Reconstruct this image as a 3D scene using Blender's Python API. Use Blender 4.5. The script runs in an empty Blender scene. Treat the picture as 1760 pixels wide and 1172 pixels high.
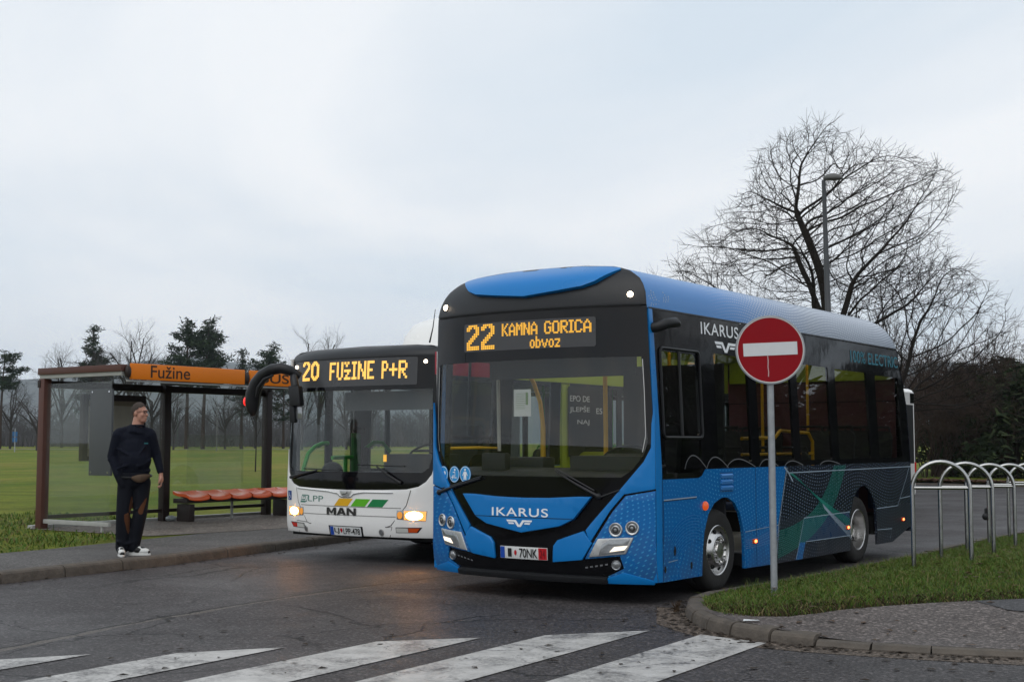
import bpy, bmesh, math, random
import numpy as np
from math import sin, cos, pi, radians, sqrt
from mathutils import Vector, Matrix
from mathutils.geometry import delaunay_2d_cdt

# ------------------------------------------------------------------ camera, world, sun, exposure
scene = bpy.context.scene
COL = scene.collection
EYE = 1.49
PITCH = math.atan(174 / 2260)
cam_data = bpy.data.cameras.new('camera')
cam = bpy.data.objects.new('camera', cam_data)
COL.objects.link(cam)
cam_data.sensor_width = 36.0
cam_data.lens = 2260 / 1760 * 36
cam_data.clip_end = 8000
cam.location = (0, 0, EYE)
cam.rotation_euler = (pi / 2 + PITCH, 0, 0)
scene.camera = cam

world = bpy.data.worlds.new('World')
scene.world = world
world.use_nodes = True
SUN_EL, SUN_AZ = radians(56), radians(205)      # azimuth clockwise from +Y


def build_world():
    nt = world.node_tree
    nt.nodes.clear()
    N, L = nt.nodes.new, nt.links.new
    out = N('ShaderNodeOutputWorld')
    sky = N('ShaderNodeTexSky')
    sky.sky_type = 'NISHITA'
    sky.sun_disc = False
    sky.sun_elevation = SUN_EL
    sky.sun_rotation = SUN_AZ
    sky.air_density = 1.0
    sky.dust_density = 3.0
    bgs = N('ShaderNodeBackground')
    bgs.inputs['Strength'].default_value = 0.05
    L(sky.outputs[0], bgs.inputs[0])
    tc = N('ShaderNodeTexCoord')
    sep = N('ShaderNodeSeparateXYZ')
    L(tc.outputs['Generated'], sep.inputs[0])
    zc = N('ShaderNodeMath'); zc.operation = 'MAXIMUM'; zc.inputs[1].default_value = 0.0
    L(sep.outputs[2], zc.inputs[0])
    za = N('ShaderNodeMath'); za.operation = 'ADD'; za.inputs[1].default_value = 0.16
    L(zc.outputs[0], za.inputs[0])
    dx = N('ShaderNodeMath'); dx.operation = 'DIVIDE'; L(sep.outputs[0], dx.inputs[0]); L(za.outputs[0], dx.inputs[1])
    dy = N('ShaderNodeMath'); dy.operation = 'DIVIDE'; L(sep.outputs[1], dy.inputs[0]); L(za.outputs[0], dy.inputs[1])
    cmb = N('ShaderNodeCombineXYZ'); L(dx.outputs[0], cmb.inputs[0]); L(dy.outputs[0], cmb.inputs[1])
    n1 = N('ShaderNodeTexNoise'); n1.inputs['Scale'].default_value = 0.95
    n1.inputs['Detail'].default_value = 7; n1.inputs['Roughness'].default_value = 0.5; n1.inputs['Distortion'].default_value = 0.5
    mp = N('ShaderNodeMapping'); mp.inputs['Rotation'].default_value = (0, 0, radians(20)); mp.inputs['Scale'].default_value = (1.0, 0.55, 1)
    mp.inputs['Location'].default_value = (3.1, 0.7, 0)
    L(cmb.outputs[0], mp.inputs[0]); L(mp.outputs[0], n1.inputs['Vector'])
    cr = N('ShaderNodeValToRGB')
    e = cr.color_ramp.elements
    e[0].position = 0.38; e[0].color = (0.625, 0.70, 0.775, 1)
    e[1].position = 0.62; e[1].color = (0.825, 0.845, 0.87, 1)
    m_ = e.new(0.5); m_.color = (0.72, 0.765, 0.815, 1)
    L(n1.outputs['Fac'], cr.inputs[0])
    # thinner, brighter cloud deck low over the horizon, grey right at it
    hr = N('ShaderNodeValToRGB')
    h = hr.color_ramp.elements
    h[0].position = 0.0; h[0].color = (1.16, 1.16, 1.17, 1)
    h[1].position = 0.45; h[1].color = (0.97, 0.99, 1.0, 1)
    a_ = h.new(0.10); a_.color = (1.15, 1.145, 1.14, 1)
    b_ = h.new(0.17); b_.color = (1.11, 1.10, 1.09, 1)
    L(zc.outputs[0], hr.inputs[0])
    mul = N('ShaderNodeMixRGB'); mul.blend_type = 'MULTIPLY'; mul.inputs[0].default_value = 1
    L(cr.outputs[0], mul.inputs[1]); L(hr.outputs[0], mul.inputs[2])
    bgc = N('ShaderNodeBackground'); bgc.inputs['Strength'].default_value = 1.27
    L(mul.outputs[0], bgc.inputs[0])
    mix = N('ShaderNodeMixShader'); mix.inputs[0].default_value = 0.88
    L(bgs.outputs[0], mix.inputs[1]); L(bgc.outputs[0], mix.inputs[2])
    L(mix.outputs[0], out.inputs[0])


build_world()
sun_data = bpy.data.lights.new('sun', 'SUN')
sun_data.energy = 0.95
sun_data.angle = radians(50)
sun_data.color = (1.0, 0.965, 0.92)
sun = bpy.data.objects.new('sun', sun_data)
COL.objects.link(sun)
_sd = Vector((sin(SUN_AZ) * cos(SUN_EL), cos(SUN_AZ) * cos(SUN_EL), sin(SUN_EL)))
sun.rotation_euler = (-_sd).to_track_quat('-Z', 'Y').to_euler()
scene.view_settings.view_transform = 'Standard'
scene.view_settings.look = 'None'
scene.view_settings.exposure = 0.0
scene.view_settings.gamma = 1.0
scene.cycles.transparent_max_bounces = 24
scene.cycles.max_bounces = 8
scene.cycles.use_denoising = True
scene.cycles.sample_clamp_indirect = 4.0

# ------------------------------------------------------------------ materials
MATS = {}


def new_mat(name):
    m = bpy.data.materials.new(name)
    m.use_nodes = True
    nt = m.node_tree
    b = nt.nodes['Principled BSDF']
    return m, nt, b, nt.nodes.new, nt.links.new


def pm(name, col, rough=0.5, metal=0.0, var=0.12, scale=6.0, bump=0.0, bscale=60.0, coat=0.0, spec=0.32, rvar=0.12):
    """principled surface with noise in its colour and its gloss"""
    if name in MATS:
        return MATS[name]
    m, nt, b, N, L = new_mat(name)
    tc = N('ShaderNodeTexCoord')
    n = N('ShaderNodeTexNoise'); n.inputs['Scale'].default_value = scale; n.inputs['Detail'].default_value = 6
    L(tc.outputs['Object'], n.inputs['Vector'])
    mx = N('ShaderNodeMixRGB')
    mx.inputs[1].default_value = tuple(c * (1 - var) for c in col) + (1,)
    mx.inputs[2].default_value = tuple(min(1, c * (1 + var)) for c in col) + (1,)
    L(n.outputs['Fac'], mx.inputs[0])
    L(mx.outputs[0], b.inputs['Base Color'])
    mr = N('ShaderNodeMapRange')
    mr.inputs[1].default_value = 0.3; mr.inputs[2].default_value = 0.7
    mr.inputs[3].default_value = max(0.02, rough - rvar * rough); mr.inputs[4].default_value = min(1, rough + rvar * rough)
    L(n.outputs['Fac'], mr.inputs[0]); L(mr.outputs[0], b.inputs['Roughness'])
    b.inputs['Metallic'].default_value = metal
    b.inputs['Coat Weight'].default_value = coat
    b.inputs['Coat Roughness'].default_value = 0.06
    b.inputs['Specular IOR Level'].default_value = spec
    if bump:
        n2 = N('ShaderNodeTexNoise'); n2.inputs['Scale'].default_value = bscale; n2.inputs['Detail'].default_value = 4
        L(tc.outputs['Object'], n2.inputs['Vector'])
        bp = N('ShaderNodeBump'); bp.inputs['Strength'].default_value = bump; bp.inputs['Distance'].default_value = 0.01
        L(n2.outputs['Fac'], bp.inputs['Height']); L(bp.outputs[0], b.inputs['Normal'])
    MATS[name] = m
    return m


def glow(name, col, strength):
    if name in MATS:
        return MATS[name]
    m, nt, b, N, L = new_mat(name)
    b.inputs['Base Color'].default_value = (0.02, 0.02, 0.02, 1)
    b.inputs['Emission Color'].default_value = tuple(col) + (1,)
    b.inputs['Emission Strength'].default_value = strength
    b.inputs['Roughness'].default_value = 0.3
    MATS[name] = m
    return m


def glass(name, tint, ior=1.5, rough=0.0, dirt=0.0):
    """thin pane: tinted see-through plus a Fresnel reflection"""
    if name in MATS:
        return MATS[name]
    m = bpy.data.materials.new(name)
    m.use_nodes = True
    nt = m.node_tree
    nt.nodes.clear()
    N, L = nt.nodes.new, nt.links.new
    out = N('ShaderNodeOutputMaterial')
    tr = N('ShaderNodeBsdfTransparent'); tr.inputs[0].default_value = tuple(tint) + (1,)
    gl = N('ShaderNodeBsdfGlossy'); gl.inputs['Roughness'].default_value = rough
    # Schlick reflectance of a pane, the same from either side
    lw = N('ShaderNodeLayerWeight'); lw.inputs[0].default_value = 0.5
    pw = N('ShaderNodeMath'); pw.operation = 'POWER'; pw.inputs[1].default_value = 5.0
    L(lw.outputs['Facing'], pw.inputs[0])
    f0 = ((ior - 1) / (ior + 1)) ** 2
    fr = N('ShaderNodeMath'); fr.operation = 'MULTIPLY_ADD'; fr.inputs[1].default_value = 1 - f0; fr.inputs[2].default_value = f0
    L(pw.outputs[0], fr.inputs[0])
    mx = N('ShaderNodeMixShader')
    L(fr.outputs[0], mx.inputs[0]); L(tr.outputs[0], mx.inputs[1]); L(gl.outputs[0], mx.inputs[2])
    last = mx
    if dirt:
        df = N('ShaderNodeBsdfDiffuse'); df.inputs[0].default_value = (0.45, 0.47, 0.46, 1)
        tc = N('ShaderNodeTexCoord')
        n = N('ShaderNodeTexNoise'); n.inputs['Scale'].default_value = 2.5; n.inputs['Detail'].default_value = 8
        L(tc.outputs['Object'], n.inputs['Vector'])
        mu = N('ShaderNodeMapRange'); mu.inputs[1].default_value = 0.3; mu.inputs[2].default_value = 0.75
        mu.inputs[3].default_value = dirt * 0.4; mu.inputs[4].default_value = dirt * 1.5
        L(n.outputs['Fac'], mu.inputs[0])
        m2 = N('ShaderNodeMixShader')
        L(mu.outputs[0], m2.inputs[0]); L(mx.outputs[0], m2.inputs[1]); L(df.outputs[0], m2.inputs[2])
        last = m2
    L(last.outputs[0], out.inputs[0])
    MATS[name] = m
    return m


# ------------------------------------------------------------------ object helpers
def tag(o, label=None, cat=None, group=None, kind=None):
    if label: o['label'] = label
    if cat: o['category'] = cat
    if group: o['group'] = group
    if kind: o['kind'] = kind
    return o


def link(name, me, mat, parent=None):
    o = bpy.data.objects.new(name, me)
    COL.objects.link(o)
    if mat is not None:
        for m in (mat if isinstance(mat, (list, tuple)) else [mat]):
            me.materials.append(m)
    if parent is not None:
        o.parent = parent
    return o


def empty(name, loc, rz=0.0):
    o = bpy.data.objects.new(name, None)
    COL.objects.link(o)
    o.location = loc
    o.rotation_euler = (0, 0, rz)
    o.empty_display_size = 0.2
    return o


class MB:
    """collects shapes that become ONE mesh object"""
    def __init__(s):
        s.v, s.f, s.mi = [], [], []

    def add(s, vs, fs, mi=0):
        k = len(s.v)
        s.v += [tuple(p) for p in vs]
        s.f += [tuple(i + k for i in f) for f in fs]
        s.mi += [mi] * len(fs)

    def box(s, x0, x1, y0, y1, z0, z1, mi=0):
        s.add([(x0, y0, z0), (x1, y0, z0), (x1, y1, z0), (x0, y1, z0), (x0, y0, z1), (x1, y0, z1), (x1, y1, z1), (x0, y1, z1)],
              [(0, 3, 2, 1), (4, 5, 6, 7), (0, 1, 5, 4), (1, 2, 6, 5), (2, 3, 7, 6), (3, 0, 4, 7)], mi)

    def obox(s, c, ax, ay, az, mi=0):
        """box by centre and half-axis vectors"""
        c, ax, ay, az = Vector(c), Vector(ax), Vector(ay), Vector(az)
        vs = [c + ax * i + ay * j + az * k for k in (-1, 1) for i, j in ((-1, -1), (1, -1), (1, 1), (-1, 1))]
        s.add(vs, [(0, 3, 2, 1), (4, 5, 6, 7), (0, 1, 5, 4), (1, 2, 6, 5), (2, 3, 7, 6), (3, 0, 4, 7)], mi)

    def bar(s, a, b, w, h=None, up=(0, 0, 1), mi=0):
        a, b = Vector(a), Vector(b)
        h = w if h is None else h
        d = (b - a); L = d.length; d.normalize()
        u = Vector(up)
        x = d.cross(u)
        if x.length < 1e-4: x = d.cross(Vector((1, 0, 0)))
        x.normalize(); y = x.cross(d)
        s.obox((a + b) / 2, d * L / 2, x * w / 2, y * h / 2, mi)

    def tube(s, pts, r, n=8, cap=True, mi=0, sq=1.0):
        pts = [Vector(p) for p in pts]
        rs = r if isinstance(r, (list, tuple)) else [r] * len(pts)
        t0 = (pts[1] - pts[0]).normalized()
        x = t0.cross(Vector((0, 0, 1)))
        if x.length < 1e-3: x = t0.cross(Vector((0, 1, 0)))
        x.normalize()
        vs = []
        for i, p in enumerate(pts):
            t = (pts[min(i + 1, len(pts) - 1)] - pts[max(i - 1, 0)]).normalized()
            x = (x - t * x.dot(t)).normalized()
            y = t.cross(x)
            for k in range(n):
                a = 2 * pi * k / n
                vs.append(p + (x * cos(a) + y * sin(a) * sq) * rs[i])
        fs = []
        for i in range(len(pts) - 1):
            for k in range(n):
                k2 = (k + 1) % n
                fs.append((i * n + k, i * n + k2, (i + 1) * n + k2, (i + 1) * n + k))
        if cap:
            fs.append(tuple(reversed(range(n))))
            fs.append(tuple((len(pts) - 1) * n + k for k in range(n)))
        s.add(vs, fs, mi)

    def lathe(s, prof, o=(0, 0, 0), axis='z', n=32, mi=0, close=False):
        """prof: (radius, height) pairs"""
        vs, fs = [], []
        for r, h in prof:
            for k in range(n):
                a = 2 * pi * k / n
                c, d = r * cos(a), r * sin(a)
                p = {'z': (c, d, h), 'x': (h, c, d), 'y': (d, h, c)}[axis]
                vs.append((p[0] + o[0], p[1] + o[1], p[2] + o[2]))
        m = len(prof)
        for i in range(m - 1 if not close else m):
            j = (i + 1) % m
            for k in range(n):
                k2 = (k + 1) % n
                fs.append((i * n + k, i * n + k2, j * n + k2, j * n + k))
        s.add(vs, fs, mi)

    def ball(s, c, r, rot=None, n=14, m=9, mi=0):
        r = r if isinstance(r, (list, tuple)) else (r, r, r)
        R = rot if rot is not None else Matrix.Identity(3)
        c = Vector(c)
        vs = [c + R @ Vector((0, 0, -r[2]))]
        for i in range(1, m):
            t = -pi / 2 + pi * i / m
            for k in range(n):
                a = 2 * pi * k / n
                vs.append(c + R @ Vector((r[0] * cos(t) * cos(a), r[1] * cos(t) * sin(a), r[2] * sin(t))))
        vs.append(c + R @ Vector((0, 0, r[2])))
        fs = [(0, 1 + (k + 1) % n, 1 + k) for k in range(n)]
        for i in range(m - 2):
            for k in range(n):
                k2 = (k + 1) % n
                fs.append((1 + i * n + k, 1 + i * n + k2, 1 + (i + 1) * n + k2, 1 + (i + 1) * n + k))
        T = len(vs) - 1
        fs += [(T, 1 + (m - 2) * n + k, 1 + (m - 2) * n + (k + 1) % n) for k in range(n)]
        s.add(vs, fs, mi)

    def limb(s, a, b, ra, rb, n=12, mi=0):
        """tapered round-ended limb"""
        a, b = Vector(a), Vector(b)
        s.tube([a, a * .5 + b * .5, b], [ra, (ra + rb) / 2, rb], n, True, mi)
        s.ball(a, ra, n=n, mi=mi); s.ball(b, rb, n=n, mi=mi)

    def build(s, name, mat, parent=None, smooth=35, bevel=0.0, seg=2):
        me = bpy.data.meshes.new(name)
        me.from_pydata(s.v, [], s.f)
        me.polygons.foreach_set('material_index', s.mi)
        finish(me, smooth, bevel, seg)
        return link(name, me, mat, parent)


def finish(me, smooth=35, bevel=0.0, seg=2, recalc=True):
    bm = bmesh.new()
    bm.from_mesh(me)
    if recalc:
        bmesh.ops.recalc_face_normals(bm, faces=bm.faces)
    if bevel:
        es = [e for e in bm.edges if len(e.link_faces) == 2 and e.calc_face_angle(0) > radians(32)]
        bmesh.ops.bevel(bm, geom=es, offset=bevel, segments=seg, affect='EDGES', profile=0.6, clamp_overlap=True)
    bm.to_mesh(me)
    bm.free()
    if smooth:
        me.polygons.foreach_set('use_smooth', [True] * len(me.polygons))
        me.set_sharp_from_angle(angle=radians(smooth))
    me.update()


def dense(poly, step):
    out = []
    n = len(poly)
    for i in range(n):
        a, b = poly[i], poly[(i + 1) % n]
        d = math.hypot(b[0] - a[0], b[1] - a[1])
        k = max(1, int(math.ceil(d / step)))
        for j in range(k):
            t = j / k
            out.append((a[0] + (b[0] - a[0]) * t, a[1] + (b[1] - a[1]) * t))
    return out


def inside(p, poly):
    x, y = p
    c = False
    n = len(poly)
    for i in range(n):
        x0, y0 = poly[i]; x1, y1 = poly[(i + 1) % n]
        if (y0 > y) != (y1 > y) and x < (x1 - x0) * (y - y0) / (y1 - y0) + x0:
            c = not c
    return c


def cdt(poly, holes=(), step=0.1, grid=True):
    loops = [dense(poly, step)] + [dense(h, step) for h in holes]
    vs, es = [], []
    for lp in loops:
        k = len(vs)
        vs += lp
        es += [(k + i, k + (i + 1) % len(lp)) for i in range(len(lp))]
    if grid:
        allp = np.array(vs)
        x0, y0 = allp.min(0); x1, y1 = allp.max(0)
        for x in np.arange(x0 + step / 2, x1, step):
            for y in np.arange(y0 + step / 2, y1, step):
                if inside((x, y), loops[0]) and not any(inside((x, y), h) for h in loops[1:]):
                    if ((allp - (x, y)) ** 2).sum(1).min() > (0.35 * step) ** 2:
                        vs.append((x, y))
    r = delaunay_2d_cdt([Vector(v) for v in vs], es, [], 1, 1e-5)
    P = [(v.x, v.y) for v in r[0]]
    F = [tuple(f) for f in r[2]]
    if holes:
        def mid(f): return (sum(P[i][0] for i in f) / len(f), sum(P[i][1] for i in f) / len(f))
        F = [f for f in F if not any(inside(mid(f), h) for h in loops[1:])]
    return P, F


def panel(name, poly, mapf, mat, parent=None, off=0.0, thick=0.01, holes=(), step=0.09, bevel=0.0, smooth=35, seg=2):
    """flat outline -> piece of real thickness lying on the surface mapf(p, q, offset)"""
    v2, fs = cdt(poly, holes, step)
    n = len(v2)
    vs = [mapf(p[0], p[1], off) for p in v2] + [mapf(p[0], p[1], off - thick) for p in v2]
    cnt = {}
    for f in fs:
        for i in range(len(f)):
            a, b = f[i], f[(i + 1) % len(f)]
            cnt[(a, b)] = cnt.get((a, b), 0) + 1
    out = list(fs) + [tuple(reversed([i + n for i in f])) for f in fs]
    for (a, b) in cnt:
        if (b, a) not in cnt:
            out.append((b, a, a + n, b + n))
    me = bpy.data.meshes.new(name)
    me.from_pydata([tuple(v) for v in vs], [], out)
    finish(me, smooth, bevel, seg)
    return link(name, me, mat, parent)


def strip(pts, w):
    """outline of a line of width w"""
    L, R = [], []
    for i, p in enumerate(pts):
        a = pts[max(i - 1, 0)]; b = pts[min(i + 1, len(pts) - 1)]
        dx, dy = b[0] - a[0], b[1] - a[1]
        l = math.hypot(dx, dy) or 1
        nx, ny = -dy / l * w / 2, dx / l * w / 2
        L.append((p[0] + nx, p[1] + ny)); R.append((p[0] - nx, p[1] - ny))
    return L + R[::-1]


def ellipse(cx, cy, rx, ry, n=28, a0=0.0):
    return [(cx + rx * cos(a0 + 2 * pi * k / n), cy + ry * sin(a0 + 2 * pi * k / n)) for k in range(n)]


def rrect(x0, y0, x1, y1, r, n=5):
    out = []
    for cx, cy, a in ((x1 - r, y1 - r, 0), (x0 + r, y1 - r, pi / 2), (x0 + r, y0 + r, pi), (x1 - r, y0 + r, 1.5 * pi)):
        out += [(cx + r * cos(a + pi / 2 * k / n), cy + r * sin(a + pi / 2 * k / n)) for k in range(n + 1)]
    return out


def decal_strips(name, strips, mapf, mat, parent, off=0.004, n_across=1):
    """many thin painted ribbons as one mesh; strips are lists of (p, q) with a width"""
    mb = MB()
    for pts, w in strips:
        o = strip(pts, w)
        k = len(pts)
        vs = [mapf(p[0], p[1], off) for p in o]
        fs = [(i, i + 1, 2 * k - 2 - i, 2 * k - 1 - i) for i in range(k - 1)]
        mb.add(vs, fs)
    return mb.build(name, mat, parent, smooth=0)


def text_mesh(txt, bold=0.0, spacing=1.0):
    cu = bpy.data.curves.new('lettering', 'FONT')
    cu.body = txt
    cu.offset = bold
    cu.space_character = spacing
    cu.fill_mode = 'FRONT' if hasattr(cu, 'fill_mode') else cu.fill_mode
    o = bpy.data.objects.new('lettering', cu)
    COL.objects.link(o)
    dg = bpy.context.evaluated_depsgraph_get()
    dg.update()
    me = bpy.data.meshes.new_from_object(o.evaluated_get(dg))
    vs = [(v.co.x, v.co.y) for v in me.vertices]
    fs = [tuple(p.vertices) for p in me.polygons]
    bpy.data.objects.remove(o)
    bpy.data.curves.remove(cu)
    bpy.data.meshes.remove(me)
    return vs, fs


def text(name, txt, box, mapf, mat, parent, off=0.004, bold=0.0, spacing=1.0, flip=False):
    """lettering fitted into box = (x0, y0, x1, y1) of the surface mapf"""
    vs, fs = text_mesh(txt, bold, spacing)
    xs = [v[0] for v in vs]; ys = [v[1] for v in vs]
    ax, bx, ay, by = min(xs), max(xs), min(ys), max(ys)
    x0, y0, x1, y1 = box
    P = [mapf(x0 + (x1 - x0) * (v[0] - ax) / (bx - ax), y0 + (y1 - y0) * (v[1] - ay) / (by - ay), off) for v in vs]
    mb = MB(); mb.add(P, fs)
    return mb.build(name, mat, parent, smooth=0)


GLYPH = {
    '2': '01110 10001 00001 00010 00100 01000 11111', '0': '01110 10001 10001 10001 10001 10001 01110',
    'K': '10001 10010 10100 11000 10100 10010 10001', 'A': '00100 01010 10001 10001 11111 10001 10001',
    'M': '10001 11011 10101 10101 10001 10001 10001', 'N': '10001 11001 11001 10101 10011 10011 10001',
    'G': '01110 10001 10000 10011 10001 10001 01110', 'O': '01110 10001 10001 10001 10001 10001 01110',
    'R': '11110 10001 10001 11110 10100 10010 10001', 'I': '111 010 010 010 010 010 111',
    'C': '01110 10001 10000 10000 10000 10001 01110', 'F': '1111 1000 1000 1110 1000 1000 1000',
    'U': '1001 1001 1001 1001 1001 1001 0110', 'E': '1111 1000 1000 1110 1000 1000 1111',
    'P': '1110 1001 1001 1110 1000 1000 1000', '+': '00000 00100 00100 11111 00100 00100 00000',
    'z': '00000 00000 1111 0001 0010 0100 1111', 'o': '0000 0000 0110 1001 1001 1001 0110',
    'b': '1000 1000 1110 1001 1001 1001 1110', 'v': '00000 00000 10001 10001 01010 01010 00100',
    'Z': '1010 0100 0000 1111 0010 0100 1111', ' ': '00 00 00 00 00 00 00', 'W': '0111110 1110111 1100011 0000011 0000111 0001110 0011100 0111000 1110000 1100000 1111111 1111111', 'Q': '0011100 0111110 1110111 1100011 1100011 1100011 1100011 1100011 1100011 1110111 0111110 0011100', 'n': '10001 11001 11001 10101 10011 10011 10001',
}


def led_text(name, txt, box, mapf, mat, parent, sub=(2, 2), off=0.004, bold=0.45, gap=0.16):
    """lamp-matrix lettering: every lit lamp is a small square"""
    nr = len(GLYPH[txt[0]].split())
    rows = [''] * nr
    for i, ch in enumerate(txt):
        g = GLYPH[ch].split()
        w = max(len(r) for r in g)
        for k in range(nr):
            rows[k] += g[k][:w].ljust(w, '0') + ('0' if i < len(txt) - 1 else '')
    x0, y0, x1, y1 = box
    nc = len(rows[0])
    cw, chh = (x1 - x0) / (nc + bold), (y1 - y0) / nr
    mb = MB()
    for k in range(nr):
        for c in range(nc):
            if rows[k][c] != '1':
                continue
            wx = cw * (1 + bold)
            for a in range(sub[0]):
                for b in range(sub[1]):
                    px = x0 + c * cw + wx * a / sub[0]; qx = px + wx / sub[0] * (1 - gap)
                    pz = y1 - (k + 1) * chh + chh * b / sub[1]; qz = pz + chh / sub[1] * (1 - gap)
                    mb.add([mapf(px, pz, off), mapf(qx, pz, off), mapf(qx, qz, off), mapf(px, qz, off)], [(0, 1, 2, 3)])
    return mb.build(name, mat, parent, smooth=0)

# ------------------------------------------------------------------ ground materials
class NT:
    def __init__(s, m):
        s.nt = m.node_tree; s.N = s.nt.nodes.new; s.L = s.nt.links.new

    def m(s, op, a, b=None, c=None):
        n = s.N('ShaderNodeMath'); n.operation = op
        for i, x in enumerate((a, b, c)):
            if x is None: continue
            if isinstance(x, (int, float)): n.inputs[i].default_value = x
            else: s.L(x, n.inputs[i])
        return n.outputs[0]

    def noise(s, vec, scale, detail=4, rough=0.5, dist=0.0):
        n = s.N('ShaderNodeTexNoise')
        n.inputs['Scale'].default_value = scale; n.inputs['Detail'].default_value = detail
        n.inputs['Roughness'].default_value = rough; n.inputs['Distortion'].default_value = dist
        s.L(vec, n.inputs['Vector'])
        return n

    def ramp(s, fac, stops):
        r = s.N('ShaderNodeValToRGB'); e = r.color_ramp.elements
        while len(e) < len(stops): e.new(0.5)
        for k, (p, c) in enumerate(stops):
            e[k].position = p; e[k].color = (c if isinstance(c, tuple) else (c, c, c)) + (1,)
        s.L(fac, r.inputs[0])
        return r.outputs[0]

    def mix(s, fac, a, b, mode='MIX'):
        n = s.N('ShaderNodeMixRGB'); n.blend_type = mode
        for i, x in enumerate((fac, a, b)):
            if isinstance(x, (int, float)): n.inputs[i].default_value = x if i == 0 else (x, x, x, 1)
            elif isinstance(x, tuple): n.inputs[i].default_value = x + (1,)
            else: s.L(x, n.inputs[i])
        return n.outputs[0]


def asphalt(name, base, rough=(0.3, 0.5), cracks=True, seam=False, speck=0.5, aggregate=80):
    m, nt, b, N, L = new_mat(name)
    h = NT(m)
    tc = N('ShaderNodeTexCoord').outputs['Object']
    big = h.noise(tc, 0.22, 5, 0.55, 0.6).outputs['Fac']
    mid = h.noise(tc, 1.6, 6, 0.6).outputs['Fac']
    fine = h.noise(tc, 38, 4, 0.8).outputs['Fac']
    vor = N('ShaderNodeTexVoronoi'); vor.inputs['Scale'].default_value = aggregate; L(tc, vor.inputs['Vector'])
    c = h.ramp(big, [(0.3, tuple(x * 0.82 for x in base)), (0.7, tuple(x * 1.16 for x in base))])
    c = h.mix(0.55, c, h.ramp(mid, [(0.3, 0.72), (0.7, 1.25)]), 'MULTIPLY')
    c = h.mix(speck, c, h.ramp(fine, [(0.38, 0.35), (0.5, 1.0), (0.63, 2.0)]), 'MULTIPLY')
    stone = N('ShaderNodeSeparateXYZ'); L(vor.outputs['Color'], stone.inputs[0])
    c = h.mix(0.5, c, h.ramp(stone.outputs[0], [(0.0, 0.45), (0.7, 0.95), (1.0, 2.6)]), 'MULTIPLY')
    crack = None
    if cracks:
        warp = h.noise(tc, 1.1, 6, 0.6)
        wv = N('ShaderNodeVectorMath'); wv.operation = 'MULTIPLY_ADD'
        L(warp.outputs['Color'], wv.inputs[0]); wv.inputs[1].default_value = (0.9, 0.9, 0); L(tc, wv.inputs[2])
        v2 = N('ShaderNodeTexVoronoi'); v2.feature = 'DISTANCE_TO_EDGE'; v2.inputs['Scale'].default_value = 0.42
        L(wv.outputs[0], v2.inputs['Vector'])
        mask = h.ramp(h.noise(tc, 0.35, 3).outputs['Fac'], [(0.40, 0.0), (0.50, 1.0)])
        crack = h.m('MULTIPLY', h.ramp(v2.outputs['Distance'], [(0.0, 1.0), (0.0028, 0.9), (0.0060, 0.0)]), mask)
        v3 = N('ShaderNodeTexVoronoi'); v3.feature = 'DISTANCE_TO_EDGE'; v3.inputs['Scale'].default_value = 1.15
        L(wv.outputs[0], v3.inputs['Vector'])
        mask3 = h.ramp(h.noise(tc, 0.55, 3).outputs['Fac'], [(0.55, 0.0), (0.62, 0.8)])
        crack = h.m('MAXIMUM', crack, h.m('MULTIPLY', h.ramp(v3.outputs['Distance'], [(0.0, 1.0), (0.009, 0.0)]), mask3))
    if seam:
        # the long open joint of the two paving lanes, bending slightly across the lane
        sp = N('ShaderNodeSeparateXYZ'); L(tc, sp.inputs[0])
        ax, ay, dx, dy, T, bend = -3.55, 10.1, 0.577, 0.817, 8.0, -0.50
        px = h.m('SUBTRACT', sp.outputs[0], ax); py = h.m('SUBTRACT', sp.outputs[1], ay)
        t = h.m('ADD', h.m('MULTIPLY', px, dx), h.m('MULTIPLY', py, dy))
        d = h.m('SUBTRACT', h.m('MULTIPLY', px, dy), h.m('MULTIPLY', py, dx))
        bb = h.m('MULTIPLY', h.m('MULTIPLY', t, h.m('SUBTRACT', T, t)), bend * 4 / (T * T))
        wob = h.m('MULTIPLY', h.m('SUBTRACT', h.noise(tc, 2.2, 7, 0.65).outputs['Fac'], 0.5), 0.22)
        d2 = h.m('ABSOLUTE', h.m('ADD', h.m('SUBTRACT', d, bb), wob))
        wid = h.ramp(h.noise(tc, 0.9, 3).outputs['Fac'], [(0.35, 0.010), (0.65, 0.030)])
        line = h.m('LESS_THAN', d2, wid)
        line = h.m('MULTIPLY', line, h.m('MULTIPLY', h.m('GREATER_THAN', t, -6), h.m('LESS_THAN', t, 7.2)))
        wob2 = h.m('MULTIPLY', h.m('SUBTRACT', h.noise(tc, 0.8, 5, 0.6).outputs['Fac'], 0.5), 0.3)
        pale = h.m('LESS_THAN', h.m('ABSOLUTE', h.m('ADD', h.m('SUBTRACT', h.m('SUBTRACT', d, bb), 0.05), wob2)), 0.045)
        pale = h.m('MULTIPLY', h.m('MULTIPLY', pale, h.m('LESS_THAN', t, 4.2)), h.ramp(fine, [(0.35, 0.0), (0.6, 0.7)]))
        c = h.mix(pale, c, (0.17, 0.145, 0.12))
        crack = h.m('MAXIMUM', crack, line)
    if crack is not None:
        c = h.mix(crack, c, (0.008, 0.008, 0.008))
    L(c, b.inputs['Base Color'])
    rr = N('ShaderNodeMapRange'); rr.inputs[1].default_value = 0.35; rr.inputs[2].default_value = 0.65
    rr.inputs[3].default_value = rough[0]; rr.inputs[4].default_value = rough[1]
    L(h.noise(tc, 0.5, 6, 0.6, 0.4).outputs['Fac'], rr.inputs[0]); L(rr.outputs[0], b.inputs['Roughness'])
    bp = N('ShaderNodeBump'); bp.inputs['Strength'].default_value = 0.55; bp.inputs['Distance'].default_value = 0.006
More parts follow.
